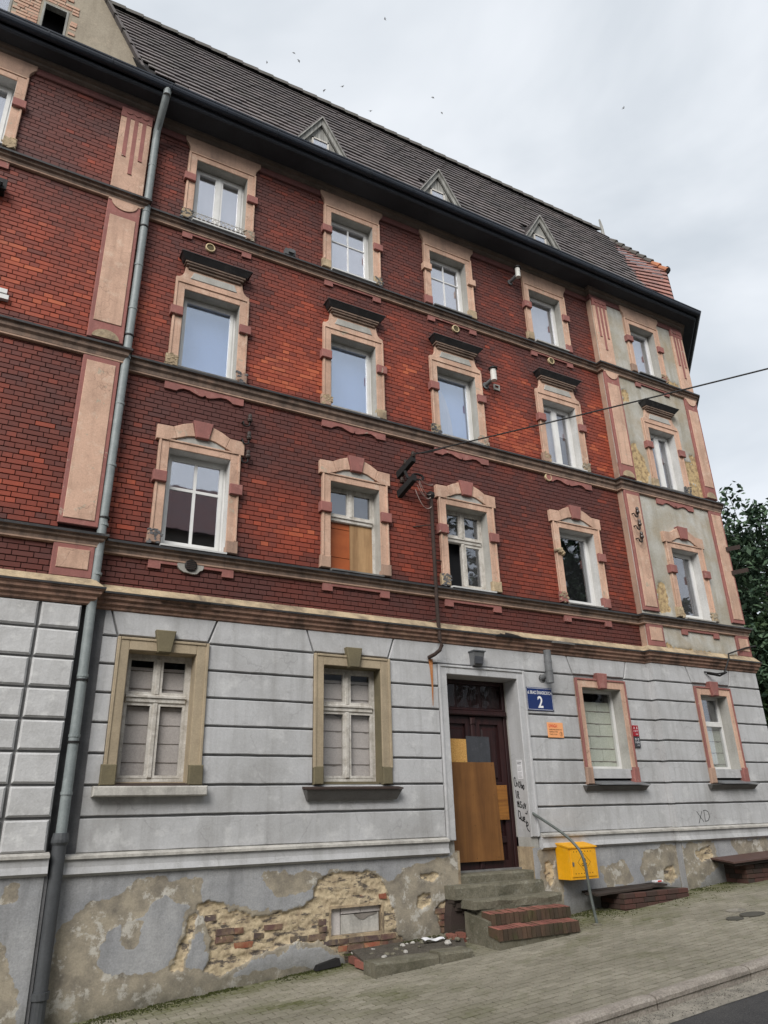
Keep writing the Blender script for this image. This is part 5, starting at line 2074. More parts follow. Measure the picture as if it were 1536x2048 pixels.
m_.build('cover_strip', 'doorwood', door)
for nm, a, c, z0_, z1_, y, mt, lb in (('board', 6.83, 7.30, .80, 1.165, YD - .052, 'osb', 'orange chipboard square'),
                                      ('board', 7.30, 7.77, .80, 1.21, YD - .058, 'slate', 'dark grey board'),
                                      ('board', 6.86, 7.86, -.665, .805, YD - .072, 'plywood', 'big brown chipboard sheet'),
                                      ('board', 7.80, 8.06, -.075, .45, YD - .055, 'orangewood', 'orange plank piece')):
    p = MB()
    j = lambda: random.uniform(-.006, .006)
    x2 = a + .02 if mt == 'plywood' else a
    p.hexa([(x2, y, z0_ + j()), (c + (.015 if mt == 'plywood' else 0), y, z0_ + j()), (c, y + .014, z0_), (x2, y + .014, z0_),
            (a - (.0), y, z1_ + j()), (c - (.04 if mt == 'plywood' else 0), y, z1_ + j()), (c - (.04 if mt == 'plywood' else 0), y + .014, z1_), (a, y + .014, z1_)])
    po = p.build(nm, mt, door, label=lb)
    for fx in (.06, .5, .94):
        for fz in (.04, .96) if z1_ - z0_ < .6 else (.03, .35, .66, .97):
            k = MB()
            k.lathe((a + .02 + (c - a - .05) * fx, y, z0_ + (z1_ - z0_) * fz), (0, -1, 0), [(0, .006), (.003, .004)], 6)
            k.build('nail', 'black', po)
p = MB()
p.box(dx0 + .01, dx1 - .01, YD - .10, YD + .05, dz0 - .005, dz0 + .02)
p.build('threshold', 'flashlight', door)
# scribbles on the right door reveal: strokes lie on the plane x = dx1
GRAF = [
    [[(.115, .545), (.10, .57), (.075, .545), (.07, .49), (.085, .435), (.115, .43)], [(.125, .53), (.13, .43)], [(.128, .48), (.155, .475), (.165, .43)],
     [(.205, .50), (.19, .47), (.195, .42), (.22, .405), (.235, .44), (.225, .485), (.205, .50)], [(.26, .50), (.262, .40), (.285, .39), (.29, .43), (.265, .445)], [(.32, .44), (.30, .41), (.315, .37), (.335, .385), (.335, .43), (.32, .44)]],
    [[(.095, .37), (.10, .25)], [(.13, .345), (.165, .345), (.17, .30), (.14, .29)], [(.135, .345), (.14, .235)], [(.15, .29), (.18, .235)]],
    [[(.11, .20), (.115, .12)], [(.11, .20), (.14, .15), (.155, .20), (.16, .12)], [(.225, .18), (.195, .19), (.19, .155), (.22, .135), (.22, .105), (.185, .10)],
     [(.25, .14), (.255, .09), (.285, .09), (.285, .15)], [(.30, .165), (.325, .08)], [(.345, .15), (.315, .08)], [(.365, .045), (.35, .0), (.31, .01)]],
    [[(.16, .04), (.12, .055), (.11, .0), (.125, -.06), (.165, -.07), (.175, -.02), (.16, .04)], [(.15, -.05), (.185, -.09)], [(.20, -.04), (.205, -.10), (.235, -.10), (.24, -.04)],
     [(.25, -.08), (.28, -.08), (.275, -.045), (.255, -.05), (.25, -.11), (.285, -.12)], [(.31, -.10), (.31, -.13)], [(.335, -.12), (.31, -.145), (.325, -.18), (.355, -.165), (.35, -.13), (.335, -.12)], [(.30, -.17), (.33, -.23), (.375, -.26)]]]
gf = MB()
for row in GRAF:
    for stk in row:
        pts = [Vector((dx1 - .0015, YD - .02 - (p[0]) * .92, p[1])) for p in stk]
        for a, c in zip(pts, pts[1:]):
            dd = (c - a)
            if dd.length < 1e-5:
                continue
            n_ = Vector((1, 0, 0)).cross(dd).normalized() * .0085
            ext = dd.normalized() * .004
            gf.add([a - ext - n_, c + ext - n_, c + ext + n_, a - ext + n_], [(0, 1, 2, 3)])
gf.build('graffiti', 'ink', dsur)
for li, stks in enumerate(([[(12.0, -.04), (12.15, -.22)], [(12.14, -.04), (12.01, -.24)]], [[(12.20, -.03), (12.19, -.21), (12.27, -.20), (12.33, -.13), (12.31, -.05), (12.24, -.02), (12.18, -.03)]])):
    xd = MB()
    for stk in stks:
        for p, q in zip(stk, stk[1:]):
            a, c = Vector((p[0], YR + GY - .002, p[1])), Vector((q[0], YR + GY - .002, q[1]))
            n_ = Vector((0, 1, 0)).cross(c - a).normalized() * .006
            xd.add([a - n_, c - n_, c + n_, a + n_], [(0, 1, 2, 3)])
    xd.build('graffiti_letter', 'ink', gwall_r)

# ---------- plinth with fallen plaster
RAWP = [[(2.91, -.90), (3.02, -.86), (3.20, -.89), (3.30, -.98), (3.59, -1.06), (3.96, -1.04), (4.28, -1.03), (4.38, -.94), (4.49, -.74), (4.67, -.64), (5.28, -.66), (5.48, -.76), (5.53, -.92), (5.67, -1.15),
         (5.70, -1.36), (5.73, -1.46), (5.85, -1.59), (5.82, -1.80), (4.96, -1.85), (4.80, -1.62), (4.5, -1.50), (4.2, -1.46), (3.9, -1.52), (3.5, -1.62), (3.22, -1.74), (3.0, -1.67), (3.01, -1.44), (3.03, -1.26), (2.92, -1.03)],
        [(2.77, -1.02), (2.87, -1.04), (2.87, -1.19), (2.80, -1.39), (2.79, -1.62), (2.58, -1.61), (2.65, -1.43), (2.74, -1.23)],
        [(6.05, -.73), (6.44, -.72), (6.55, -.79), (6.34, -.90), (6.09, -.86)],
        [(6.04, -1.02), (6.27, -.97), (6.29, -1.10), (6.11, -1.24), (6.01, -1.17)],
        [(6.64, -.96), (6.80, -.95), (6.80, -1.70), (6.42, -1.66), (6.31, -1.41), (6.34, -1.20), (6.55, -1.05)],
        [(8.42, -.70), (8.60, -.75), (8.62, -.95), (8.50, -1.05), (8.40, -.95)],
        [(11.05, -.95), (11.30, -.90), (11.45, -1.1), (11.2, -1.2), (11.0, -1.15)],
        [(11.70, -.67), (12.19, -.61), (12.26, -.81), (11.91, -.88), (11.74, -.79)]]
SKIM = [[(1.30, -1.1), (1.50, -.95), (1.62, -.80), (2.0, -.72), (2.17, -.66), (2.43, -.62), (2.89, -.65), (2.92, -.87), (2.48, -.81), (1.98, -1.06), (1.78, -1.20), (1.7, -1.50), (1.3, -1.6)],
        [(3.74, -.64), (4.31, -.64), (4.52, -.71), (4.31, -.91), (3.96, -.85)],
        [(5.50, -.88), (5.85, -.72), (6.02, -.63), (6.90, -.50), (6.90, -1.8), (6.21, -1.9), (5.70, -1.9), (5.67, -1.15)],
        [(1.2, -1.56), (1.82, -1.52), (2.32, -1.60), (2.7, -1.56), (3.40, -1.72), (4.96, -1.76), (6, -2.2), (1.2, -2.3)],
        [(2.0, -1.05), (2.2, -1.08), (2.15, -1.3), (2.05, -1.25)],
        [(10.62, -.66), (11.30, -.57), (11.54, -.60), (11.54, -.98), (11.03, -1.15), (10.55, -1.12), (10.51, -.93)],
        [(11.40, -.60), (11.9, -.57), (12.3, -.56), (12.3, -.95), (11.6, -1.3), (11.40, -1.3)],
        [(12.78, -.57), (13.78, -.54), (13.76, -.84), (12.94, -.84)],
        [(8.30, -.55), (8.70, -.55), (8.72, -1.5), (8.30, -1.5)],
        [(9.6, -.85), (10.1, -.8), (10.3, -1.1), (9.7, -1.15)]]
SKIML = [[(.2, -.75), (.45, -.9), (.75, -1.2), (.95, -1.6), (1.05, -2.1), (-1, -2.3), (-1, -.9)], [(.7, -.58), (.82, -.6), (.8, -.75), (.7, -.72)]]
CELL = (4.70, 5.47, -1.42, -1.10)


def plinth_fun(yw, left=False):
    def fn(x, z):
        n1_ = .06 * fbm(x * 3, z * 3, 1) + .022 * fbm(x * 11, z * 11, 2) + .010 * fbm(x * 32, z * 32, 6)
        sk = SKIML if left else SKIM
        ds = max(polydist(x, z, P) for P in sk) + 1.3 * n1_
        pe = .5 if ds > 0 else .5 + max(-.5, ds * 12)
        inset = .004 if ds > 0 else 0
        if not left:
            dr = max(polydist(x, z, P) for P in RAWP) + n1_ - .025
            if dr > -.07 and dr + .5 * fbm(x * 2.2, z * 2.2, 14) * .3 > -.03:
                pe = max(pe, .5)
                inset = max(inset, .004)
            if dr > -.02:
                k = max(0, min(1, (dr + .008) / .016))
                pe = max(pe, .5 + .5 * k)
                inset = max(inset, .030 * k + .014 * k * fbm(x * 6, z * 12, 5) + .010 * k * fbm(x * 22, z * 26, 6))
        g = z - gz(x, -.1)
        dm = max(0, min(1, 1 - g / .30)) * .9
        y = yw - .045 + inset + .006 * fbm(x * 1.3, z * 1.3, 7) + .0025 * fbm(x * 9, z * 9, 4)
        return y, {'peel': pe, 'damp': dm}
    return fn


pc = grid_wall(XL + .02, 6.76, -2.25, -.50, .018, plinth_fun(0.0), ['peel', 'damp'], [CELL], 'plinth', 'plinth', bld)
pc2 = grid_wall(8.195, XRS, -1.72, -.50, .020, plinth_fun(0.0), ['peel', 'damp'], [], 'plinth', 'plinth', bld)
pc3 = grid_wall(XRS - .04, XE + .03, -1.60, -.50, .020, plinth_fun(YR), ['peel', 'damp'], [], 'plinth', 'plinth', bld)
pc4 = grid_wall(-1.6, 1.08, -2.4, -.48, .022, plinth_fun(YL, True), ['peel', 'damp'], [], 'plinth', 'plinth', bld)
for q_, mt in (((6.755, 6.80, -.04, .36, -1.9, -.48), 'ochre'), ((8.19, 8.235, -.04, .36, -1.8, -.48), 'ochre'), ((1.06, 1.12, YL - .03, .0, -2.4, -.48), 'oldgrey')):
    cs = MB()
    cs.box(*q_)
    cs.build('plinth_return', mt, bld)
cs = MB()
cs.add([(XRS - .04, YR - .04, -1.6), (XRS - .04, 0, -1.6), (XRS - .04, 0, -.5), (XRS - .04, YR - .04, -.5)], [(0, 1, 2, 3)])
cs.build('plinth_return', 'plinth', bld)
cs = MB()
cs.add([(XE + .03, YR - .04, -1.6), (XE + WING * S2, YR + WING * S2, -1.6), (XE + WING * S2, YR + WING * S2, -.5), (XE + .03, YR - .04, -.5)], [(0, 1, 2, 3)])
cs.build('plinth_return', 'plinth', bld)
# bricked-up cellar opening
cw = MB()
cw.box(CELL[0] - .02, CELL[1] + .02, .08, .10, CELL[2] - .02, CELL[3] + .02)
cell = cw.build('cellar_opening', 'blockjoint', bld)
for a, c, z0_, z1_, mt in ((4.70, 4.86, -1.42, -1.10, 'block'), (4.87, 5.45, -1.42, -1.19, 'white'), (4.87, 5.16, -1.18, -1.10, 'block'), (5.17, 5.47, -1.18, -1.10, 'block')):
    k = MB()
    k.bbox(a, c, .035 + random.uniform(-.004, .004), .09, z0_, z1_, .006)
    k.build('concrete_block', 'block' if mt == 'block' else 'palesill', cell)
k = MB()
k.prism([(5.06, -1.19), (5.42, -1.19), (5.36, -1.215), (5.28, -1.225), (5.22, -1.26), (5.14, -1.25), (5.10, -1.22)], .028, .05)
k.build('squeezed_mortar', 'blockjoint', cell)
k = MB()
for a in (CELL[0] - .03, CELL[1]):
    k.box(a, a + .03, -.02, .1, CELL[2] - .03, CELL[3] + .03)
k.box(CELL[0], CELL[1], -.02, .1, CELL[3], CELL[3] + .03)
k.box(CELL[0], CELL[1], -.02, .1, CELL[2] - .04, CELL[2])
k.build('opening_edge', 'ochre', cell)
# single bricks standing out of the fallen plaster
spots = []
for r_ in range(12):
    z = -1.93 + r_ * .082
    x = 2.9 + (.13 if r_ % 2 else 0) + random.uniform(-.03, .03)
    while x < 6.8:
        wv = random.choice((.115, .235, .235))
        xc, zc = x + wv / 2, z + .033
        ins = max(polydist(xc, zc, P) for P in RAWP)
        near_op = abs(xc - 5.1) < .95 and zc < -1.40
        at_door = xc > 6.35 and zc < -.95
        band = (3.1 < xc < 4.7 and (-1.42 < zc < -1.20)) and random.random() < .30
        if ins > .045 and (near_op or at_door or band or random.random() < .07) and not (CELL[0] - .03 < xc < CELL[1] + .03 and CELL[2] - .03 < zc < CELL[3] + .03) and zc > gz(xc) - .03:
            spots.append((x, wv, z))
        x += wv + .014
for x, wv, z in spots[:95]:
    b = MB()
    q = lambda s_: random.uniform(-s_, s_)
    b.hexa([(x + q(.01), -.030 + q(.008), z + q(.006)), (x + wv + q(.01), -.030 + q(.008), z + q(.006)), (x + wv, .03, z), (x, .03, z),
            (x + q(.01), -.027 + q(.008), z + .064 + q(.006)), (x + wv + q(.01), -.027 + q(.008), z + .064 + q(.006)), (x + wv, .03, z + .064), (x, .03, z + .064)])
    t = random.choice((.02, .08, .15, .25, .9 if random.random() < .35 else .4))
    b.tone = [t] * len(b.f)
    b.build('plinth_brick', 'oldbrick', pc)

# ---------- downpipe
pts = [(1.275, -.60, 11.80), (1.275, -.60, 11.70), (1.27, -.56, 11.60), (1.255, -.30, 11.33), (1.245, -.17, 11.18), (1.245, -.165, 10.9), (1.235, -.16, 8), (1.215, -.16, 5), (1.20, -.16, 3.0), (1.205, -.16, 1.5), (1.20, -.155, -.15)]
dp = MB()
dp.tube(pts, .062, 14)
pipe = dp.build('downpipe', 'zinc', bld, smooth=True)
hp = MB()
hp.lathe((1.275, -.60, 11.83), (0, 0, -1), [(0, .085), (.05, .085), (.16, .064), (.22, .064)], 14)
hp.build('pipe_outlet', 'zinc', pipe)
for z in (10.35, 9.32, 8.2, 7.35, 6.45, 5.65, 4.65, 3.75, 3.05, 1.72, 1.0, .35):
    k = MB()
    xx = 1.20 + .045 * (z + 0) / 11
    k.lathe((xx, -.16, z), (0, 0, 1), [(0, .069), (.035, .069)], 14)
    k.build('pipe_joint', 'zinc', pipe)
for z in (9.05, 6.9, 3.9, 1.72, .98):
    k = MB()
    xx = 1.20 + .045 * z / 11
    k.lathe((xx, -.16, z - .05), (0, 0, 1), [(0, .074), (.025, .074)], 14)
    k.box(xx - .012, xx + .012, -.10, .0, z - .05, z - .025)
    k.build('pipe_clamp', 'black', pipe)
lp = MB()
lp.tube([(1.20, -.155, -.12), (1.20, -.155, -.9), (1.20, -.155, -1.62), (1.20, -.155, -1.70)], .078, 14)
lo = lp.build('standpipe', 'darkpipe', pipe, smooth=True)
k = MB()
k.lathe((1.20, -.155, -.06), (0, 0, -1), [(0, .085), (.07, .098), (.10, .098), (.13, .08)], 14)
k.build('pipe_collar', 'darkpipe', lo)
k = MB()
k.lathe((1.20, -.155, -1.62), (0, 0, -1), [(0, .098), (.07, .098), (.07, .08), (.50, .08)], 14)
k.build('pipe_collar', 'darkpipe', lo)

# ---------- entrance steps
st = thing('entrance_steps', (7.5, -.6, gz(7.5)), 'worn five-step entrance stair, two lowest steps edged with red bricks', 'steps')


def rough_slab(par, x0, x1, y0, y1, z0, z1, mat, name='step', amp=.012, n=10):
    mb = MB()
    for i in range(n + 1):
        x = x0 + (x1 - x0) * i / n
        a = lambda k: amp * nz(x * 3.1, k + z1 * 7)
        mb.v += [(x, y0 + a(1) * .8, z0), (x, y0 + a(2) * .8, z1 - .03 + a(3)), (x, y0 + .025 + a(2), z1 + a(4) * .6), (x, y1, z1 + a(5) * .3), (x, y1, z0)]
    for i in range(n):
        for k in range(5):
            k2 = (k + 1) % 5
            mb.f.append([i * 5 + k, i * 5 + k2, i * 5 + 5 + k2, i * 5 + 5 + k])
            mb.mi.append(0)
            mb.tone.append(0)
    mb.f += [list(range(5)), [n * 5 + k for k in range(4, -1, -1)]]
    mb.mi += [0, 0]
    mb.tone += [0, 0]
    return mb.build(name, mat, par)


rough_slab(st, 6.76, 8.19, -.03, .34, -.97, -.805, 'stone', amp=.012)
rough_slab(st, 6.50, 8.13, -.31, .04, -1.10, -.925, 'stone', amp=.034, n=18)
rough_slab(st, 6.62, 8.22, -.58, -.20, -1.21, -1.095, 'stone', amp=.028, n=18)
core_ = rough_slab(st, 6.74, 8.10, -.575, .04, -1.70, -1.105, 'stone', 'step_core')
c4 = MB()
c4.hexa([(6.645, -.84, -1.70), (8.08, -.84, -1.60), (8.08, -.30, -1.60), (6.645, -.30, -1.70), (6.645, -.84, -1.335), (8.08, -.84, -1.335), (8.08, -.30, -1.245), (6.645, -.30, -1.245)])
c4.build('step_core', 'stone', st)


def brick_step(x0, x1, y0, y1, zt, zb0, n):
    base = MB()
    base.hexa([(x0 + .02, y0 + .02, zb0 - .2), (x1 - .02, y0 + .02, zb0 - .1), (x1 - .02, y1, zb0 - .1), (x0 + .02, y1, zb0 - .2),
               (x0 + .02, y0 + .02, zt - .03), (x1 - .02, y0 + .02, zt - .03), (x1 - .02, y1, zt - .012), (x0 + .02, y1, zt - .012)])
    s_ = base.build('step', 'stone', st, label='brick-edged step')
    w = (x1 - x0) / n
    for i in range(n):
        a = x0 + i * w + .004
        c = x0 + (i + 1) * w - .004
        j = lambda m: random.uniform(-m, m)
        b = MB()
        zz = zt + j(.005)
        b.hexa([(a, y0 + j(.008), zt - .145), (c, y0 + j(.008), zt - .145), (c, y0 + .235, zt - .10), (a, y0 + .235, zt - .10),
                (a, y0 + .012 + j(.008), zz - .01), (c, y0 + .012 + j(.008), zz - .01), (c, y0 + .235, zz + .008), (a, y0 + .235, zz + .008)])
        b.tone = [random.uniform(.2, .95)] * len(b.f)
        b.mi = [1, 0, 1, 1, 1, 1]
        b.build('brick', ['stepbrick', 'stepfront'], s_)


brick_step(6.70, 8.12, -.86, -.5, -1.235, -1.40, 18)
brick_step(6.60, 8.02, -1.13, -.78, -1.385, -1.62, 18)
sc = MB()
sc.prism([(6.45, -1.75), (6.75, -1.73), (6.75, -1.0), (6.55, -1.02), (6.48, -1.3)], -.20, .0)
for k in range(12):
    x, z = random.uniform(6.45, 6.72), random.uniform(-1.62, -1.08)
    sc.box(x, x + random.uniform(.06, .14), -.24 + random.uniform(-.03, .02), -.1, z, z + .06)
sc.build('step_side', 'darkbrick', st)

# ---------- handrail
hr = MB()
hp_ = [(8.205, .23, .135), (8.26, -.02, .02), (8.40, -.53, -.28), (8.455, -.74, -.455), (8.475, -.825, -.57), (8.49, -.865, -.72), (8.493, -.88, -.90), (8.495, -.90, -1.15), (8.51, -.95, gz(8.5, -.95) - .02)]
# smooth with Catmull-Rom
sm = []
P_ = [Vector(p) for p in hp_]
for i in range(len(P_) - 1):
    p0, p1, p2, p3 = P_[max(i - 1, 0)], P_[i], P_[i + 1], P_[min(i + 2, len(P_) - 1)]
    for k in range(5):
        t = k / 5
        sm.append(.5 * ((2 * p1) + (p2 - p0) * t + (2 * p0 - 5 * p1 + 4 * p2 - p3) * t * t + (3 * p1 - p0 - 3 * p2 + p3) * t ** 3))
sm.append(P_[-1])
hr.tube(sm, .021, 12)
hro = hr.build('handrail', 'rail', None, None, 'thin bent metal handrail from door reveal down in front of yellow gas box', 'handrail', smooth=True)
k = MB()
k.lathe((8.50, -.95, gz(8.5, -.95) - .03), (0, 0, 1), [(0, .075), (.04, .07), (.055, .03)], 10)
k.build('footing', 'stone', hro)

# ---------- gas box
gx0_, gx1_, gy0_, gy1_, gz0_, gz1_ = 8.33, 8.90, -.36, -.07, -.965, -.505
gx0_, gx1_ = 8.635, 9.215
g = MB()
g.hexa([(gx0_, gy0_, gz0_), (gx1_, gy0_, gz0_), (gx1_, gy1_, gz0_), (gx0_, gy1_, gz0_), (gx0_, gy0_, gz1_), (gx1_, gy0_, gz1_), (gx1_, gy1_, gz1_ + .06), (gx0_, gy1_, gz1_ + .06)])
gas = g.build('gas_meter_box', 'yellow', None, None, 'bright yellow metal gas box fixed to the plinth right of the steps', 'gas box')
t = MB()
t.hexa([(gx0_ - .012, gy0_ - .025, gz1_ - .012), (gx1_ + .012, gy0_ - .025, gz1_ - .012), (gx1_ + .012, gy1_, gz1_ + .052), (gx0_ - .012, gy1_, gz1_ + .052),
        (gx0_ - .012, gy0_ - .025, gz1_ + .006), (gx1_ + .012, gy0_ - .025, gz1_ + .006), (gx1_ + .012, gy1_, gz1_ + .07), (gx0_ - .012, gy1_, gz1_ + .07)])
t.build('lid', 'yellow', gas)
dr = MB()
dr.bbox(gx0_ + .035, gx1_ - .035, gy0_ - .012, gy0_ + .01, gz0_ + .035, gz1_ - .03, .004)
dro = dr.build('door', 'yellow', gas)
yd = gy0_ - .0135
for zz in (gz1_ - .065, gz0_ + .085):
    for i in range(7):
        xx = gx0_ + .105 + i * .058
        h = MB()
        h.lathe((xx, yd + .002, zz), (0, -1, 0), [(0, .0085), (.0012, .0085)], 8)
        h.build('vent_hole', 'ink', dro)
lk = MB()
lk.box(gx0_ + .065, gx0_ + .085, yd - .006, yd + .004, gz0_ + .20, gz0_ + .245)
lk.box(gx0_ + .055, gx0_ + .072, yd - .010, yd + .004, gz0_ + .19, gz0_ + .25)
lk.build('lock', 'fluegrey', dro)
xc, zc = (gx0_ + gx1_) / 2 + .01, (gz0_ + gz1_) / 2 + .01
dm = MB()
r0, r1 = .135, .128
for k in range(4):
    a0, a1 = k * math.pi / 2, (k + 1) * math.pi / 2
    dm.add([(xc + r0 * math.cos(a0), yd, zc + r0 * math.sin(a0)), (xc + r0 * math.cos(a1), yd, zc + r0 * math.sin(a1)),
            (xc + r1 * math.cos(a1), yd, zc + r1 * math.sin(a1)), (xc + r1 * math.cos(a0), yd, zc + r1 * math.sin(a0))], [(0, 1, 2, 3)])
fl_ = [(0, .085), (.02, .06), (.035, .045), (.038, .022), (.028, .008), (.01, .004), (.016, .018), (.006, .03), (-.006, .018), (-.012, .004), (-.028, .008), (-.036, .024), (-.03, .042), (-.012, .055)]
dm.add([(xc + a, yd - .0004, zc + b_) for a, b_ in fl_] , [tuple(range(len(fl_)))])
dm.build('warning_symbol', 'ink', dro)
lettering(dro, 'GAZ', xc, yd - .0006, zc - .055, .042, 'ink', None, True, .02)

# ---------- signs on the wall
s_ = MB()
sx0, sx1, sz0, sz1 = 8.375, 8.965, 1.635, 2.025
ys = GY - .018
s_.bbox(sx0, sx1, ys, ys + .012, sz0, sz1, .003)
sg = s_.build('house_number_sign', 'enamel', None, None, 'blue enamel street and house number sign right of the door', 'sign')
bd = MB()
for a in ((sx0 + .012, sx1 - .012, sz1 - .018, sz1 - .013), (sx0 + .012, sx1 - .012, sz0 + .013, sz0 + .018), (sx0 + .012, sx0 + .017, sz0 + .018, sz1 - .018), (sx1 - .017, sx1 - .012, sz0 + .018, sz1 - .018)):
    bd.box(a[0], a[1], ys - .0012, ys + .001, a[2], a[3])
bd.build('border', 'white', sg)
lettering(sg, 'ul. BRACI ŚNIADECKICH', (sx0 + sx1) / 2, ys - .0013, sz1 - .115, .075, 'white', .53, True, .012)
lettering(sg, '2', (sx0 + sx1) / 2 + .0, ys - .0013, sz0 + .045, .20, 'white', .115, True, .02)
for a, c in ((sx0 + .02, sz1 - .02), (sx1 - .02, sz0 + .02)):
    k = MB()
    k.lathe((a, ys, c), (0, -1, 0), [(0, .012), (.006, .008)], 8)
    k.build('screw', 'fluegrey', sg)
s_ = MB()
ox0, ox1, oz0, oz1 = 8.77, 9.12, 1.195, 1.445
s_.bbox(ox0, ox1, ys, ys + .01, oz0, oz1, .002)
so = s_.build('warning_sign', 'orange', None, None, 'small orange danger notice below the blue house number sign', 'sign')
lettering(so, 'UWAGA!', ox0 + .03, ys - .001, oz1 - .085, .055, 'redprint', .19, False, .02)
lettering(so, 'NIEBEZPIECZEŃSTWO', ox0 + .03, ys - .001, oz1 - .128, .026, 'ink', .29, False, .01)
lettering(so, 'ODPADA TYNK', ox0 + .03, ys - .001, oz1 - .168, .024, 'ink', .19, False, .01)
lettering(so, 'ŚNIEG I LÓD', ox0 + .03, ys - .001, oz1 - .206, .024, 'ink', .17, False, .01)
rg = MB()
for k in range(14):
    a0, a1 = 2 * math.pi * k / 14, 2 * math.pi * (k + 1) / 14
    cx_, cz_ = ox1 - .06, oz0 + .062
    rg.add([(cx_ + r_ * math.cos(a), ys - .001, cz_ + r_ * 1.15 * math.sin(a)) for r_, a in ((.034, a0), (.034, a1), (.029, a1), (.029, a0))], [(0, 1, 2, 3)])
rg.add([(cx_ - .004, ys - .001, cz_ - .025), (cx_ + .004, ys - .001, cz_ - .025), (cx_ + .012, ys - .001, cz_ + .03), (cx_ - .004, ys - .001, cz_ + .02)], [(0, 1, 2, 3)])
rg.build('symbol', 'ink', so)
pp = MB()
py0, py1 = YD - .20, YD - .335
pp.hexa([(dx1 - .004, py0, .54), (dx1 - .003, py1, .535), (dx1 - .001, py1, .535), (dx1 - .001, py0, .54),
         (dx1 - .004, py0, .835), (dx1 - .003, py1, .83), (dx1 - .001, py1, .83), (dx1 - .001, py0, .835)])
pn = pp.build('paper_notice', 'paper', None, None, 'white printed paper notice taped inside the right door reveal', 'notice')
ln = MB()
for k in range(15):
    zz = .815 - k * .0185
    if k in (4, 9):
        continue
    w_ = .012 if k == 2 else .004
    y0_ = py0 - .012
    y1_ = py1 + .012 + (random.uniform(0, .03))
    ln.add([(dx1 - .0046, y0_, zz), (dx1 - .0046, y1_, zz), (dx1 - .0046, y1_, zz + w_), (dx1 - .0046, y0_, zz + w_)], [(0, 1, 2, 3)])
ln.build('print', 'slate', pn)
for z0_, z1_, mt, lb, tx in ((1.262, 1.458, 'redplate', 'small red plate beside the walled-up window right of the door', ('A  B', '12/7', '0,8')), (1.068, 1.256, 'slate', 'small dark grey plate below the red plate', ('o o', '100', '4,5'))):
    p = MB()
    p.bbox(10.80, 10.945, GY - .028, GY - .005, z0_, z1_, .004)
    po = p.build('hydrant_plate', mt, None, None, lb, 'plate')
    lettering(po, tx[0], 10.82, GY - .0285, z1_ - .065, .040, 'paper', .10)
    lettering(po, tx[1], 10.82, GY - .0285, z1_ - .115, .032, 'paper', .10)
    lettering(po, tx[2], 10.86, GY - .0285, z0_ + .025, .026, 'paper', .05)

# ---------- lamp over the door, flues, vents
l_ = MB()
l_.hexa([(7.255, -.13, 2.31), (7.43, -.13, 2.31), (7.43, -.03, 2.29), (7.255, -.03, 2.29), (7.235, -.19, 2.52), (7.45, -.19, 2.52), (7.45, -.03, 2.54), (7.235, -.03, 2.54)])
lmp = l_.build('wall_lamp', 'fluegrey', None, None, 'grey boxy wall lamp above the entrance door', 'lamp')
k = MB()
k.box(7.22, 7.465, -.205, -.03, 2.525, 2.545)
k.build('hood', 'darkpipe', lmp)
k = MB()
k.box(7.26, 7.42, -.17, -.155, 2.33, 2.50)
k.build('lens', 'slate', lmp)


def flue(x, y, z0, z1, r, zw, mat, label, cap=True):
    f = MB()
    f.tube([(x, y, z0), (x, y, z1)], r, 14)
    fo_ = f.build('wall_flue', mat, None, None, label, 'flue')
    a = MB()
    a.tube([(x - .03, 0.02, zw - .05), (x, y + r * .5, zw)], r * .72, 12)
    a.lathe((x - .03, -.01, zw - .05), (0, -1, 0), [(0, r * 1.2), (.02, r * 1.2)], 12)
    a.build('elbow', 'fluegrey', fo_)
    if cap:
        c = MB()
        c.lathe((x, y, z1), (0, 0, 1), [(-.015, r * 1.5), (.012, r * 1.5), (.03, r * 1.1)], 14)
        c.build('cap', 'black', fo_)
    else:
        for zz in (z0 + (z1 - z0) * .35, z0 + (z1 - z0) * .62):
            c = MB()
            c.lathe((x, y, zz), (0, 0, 1), [(0, r * 1.07), (.03, r * 1.07)], 14)
            c.build('collar', mat, fo_)
    return fo_


flue(8.81, -.20, 2.09, 2.66, .065, 2.24, 'fluegrey', 'grey flue pipe stub on the wall above the blue sign', False)
flue(8.175, -.26, 8.04, 8.32, .062, 8.10, 'fluecream', 'white capped flue between the third and fourth third-floor windows')
flue(9.15, -.27, 11.02, 11.28, .055, 11.10, 'fluecream', 'white flue stub just under the eaves beside a top-floor window')
for i, (x, z) in enumerate(((2.375, 9.18), (7.50, 9.225), (10.05, 9.235), (9.53, 6.275))):
    v = MB()
    v.lathe((x, .01, z), (0, -1, 0), [(0, .085), (.045, .085), (.05, .078), (.05, .066), (.03, .064)], 20)
    lbl = ('round cream vent ring above the first hood from the downpipe', 'round cream vent ring above the third hood from the downpipe',
           'round cream vent ring above the hood next to the corner bay', 'round cream vent ring at the left end of a wavy apron')[i]
    vo = v.build('vent_ring', 'ring', None, None, lbl, 'vent', 'round vents in the brick wall')
    m2 = MB()
    m2.lathe((x, .01, z), (0, -1, 0), [(.03, .066), (.035, .066)], 20)
    m2.build('grille', 'mesh', vo)
v = MB()
v.prism([(2.47 + (.19 + .05 * nz(k * .9, 3)) * math.cos(k * math.pi / 9), 3.395 + (.115 + .03 * nz(k * 1.1, 5)) * math.sin(k * math.pi / 9)) for k in range(18)], -.042, .01)
vo = v.build('vent_grille', 'reveal', None, None, 'dark round grille in a grey mortar patch below the left window of the first floor', 'vent')
m2 = MB()
m2.lathe((2.47, -.03, 3.395), (0, -1, 0), [(0, .088), (.03, .088), (.04, .07)], 18)
m2.build('grille', 'black', vo)
for k in range(5):
    m3 = MB()
    m3.box(2.40, 2.54, -.075, -.07, 3.335 + k * .028, 3.343 + k * .028)
    m3.build('bar', 'rust', vo)
v = MB()
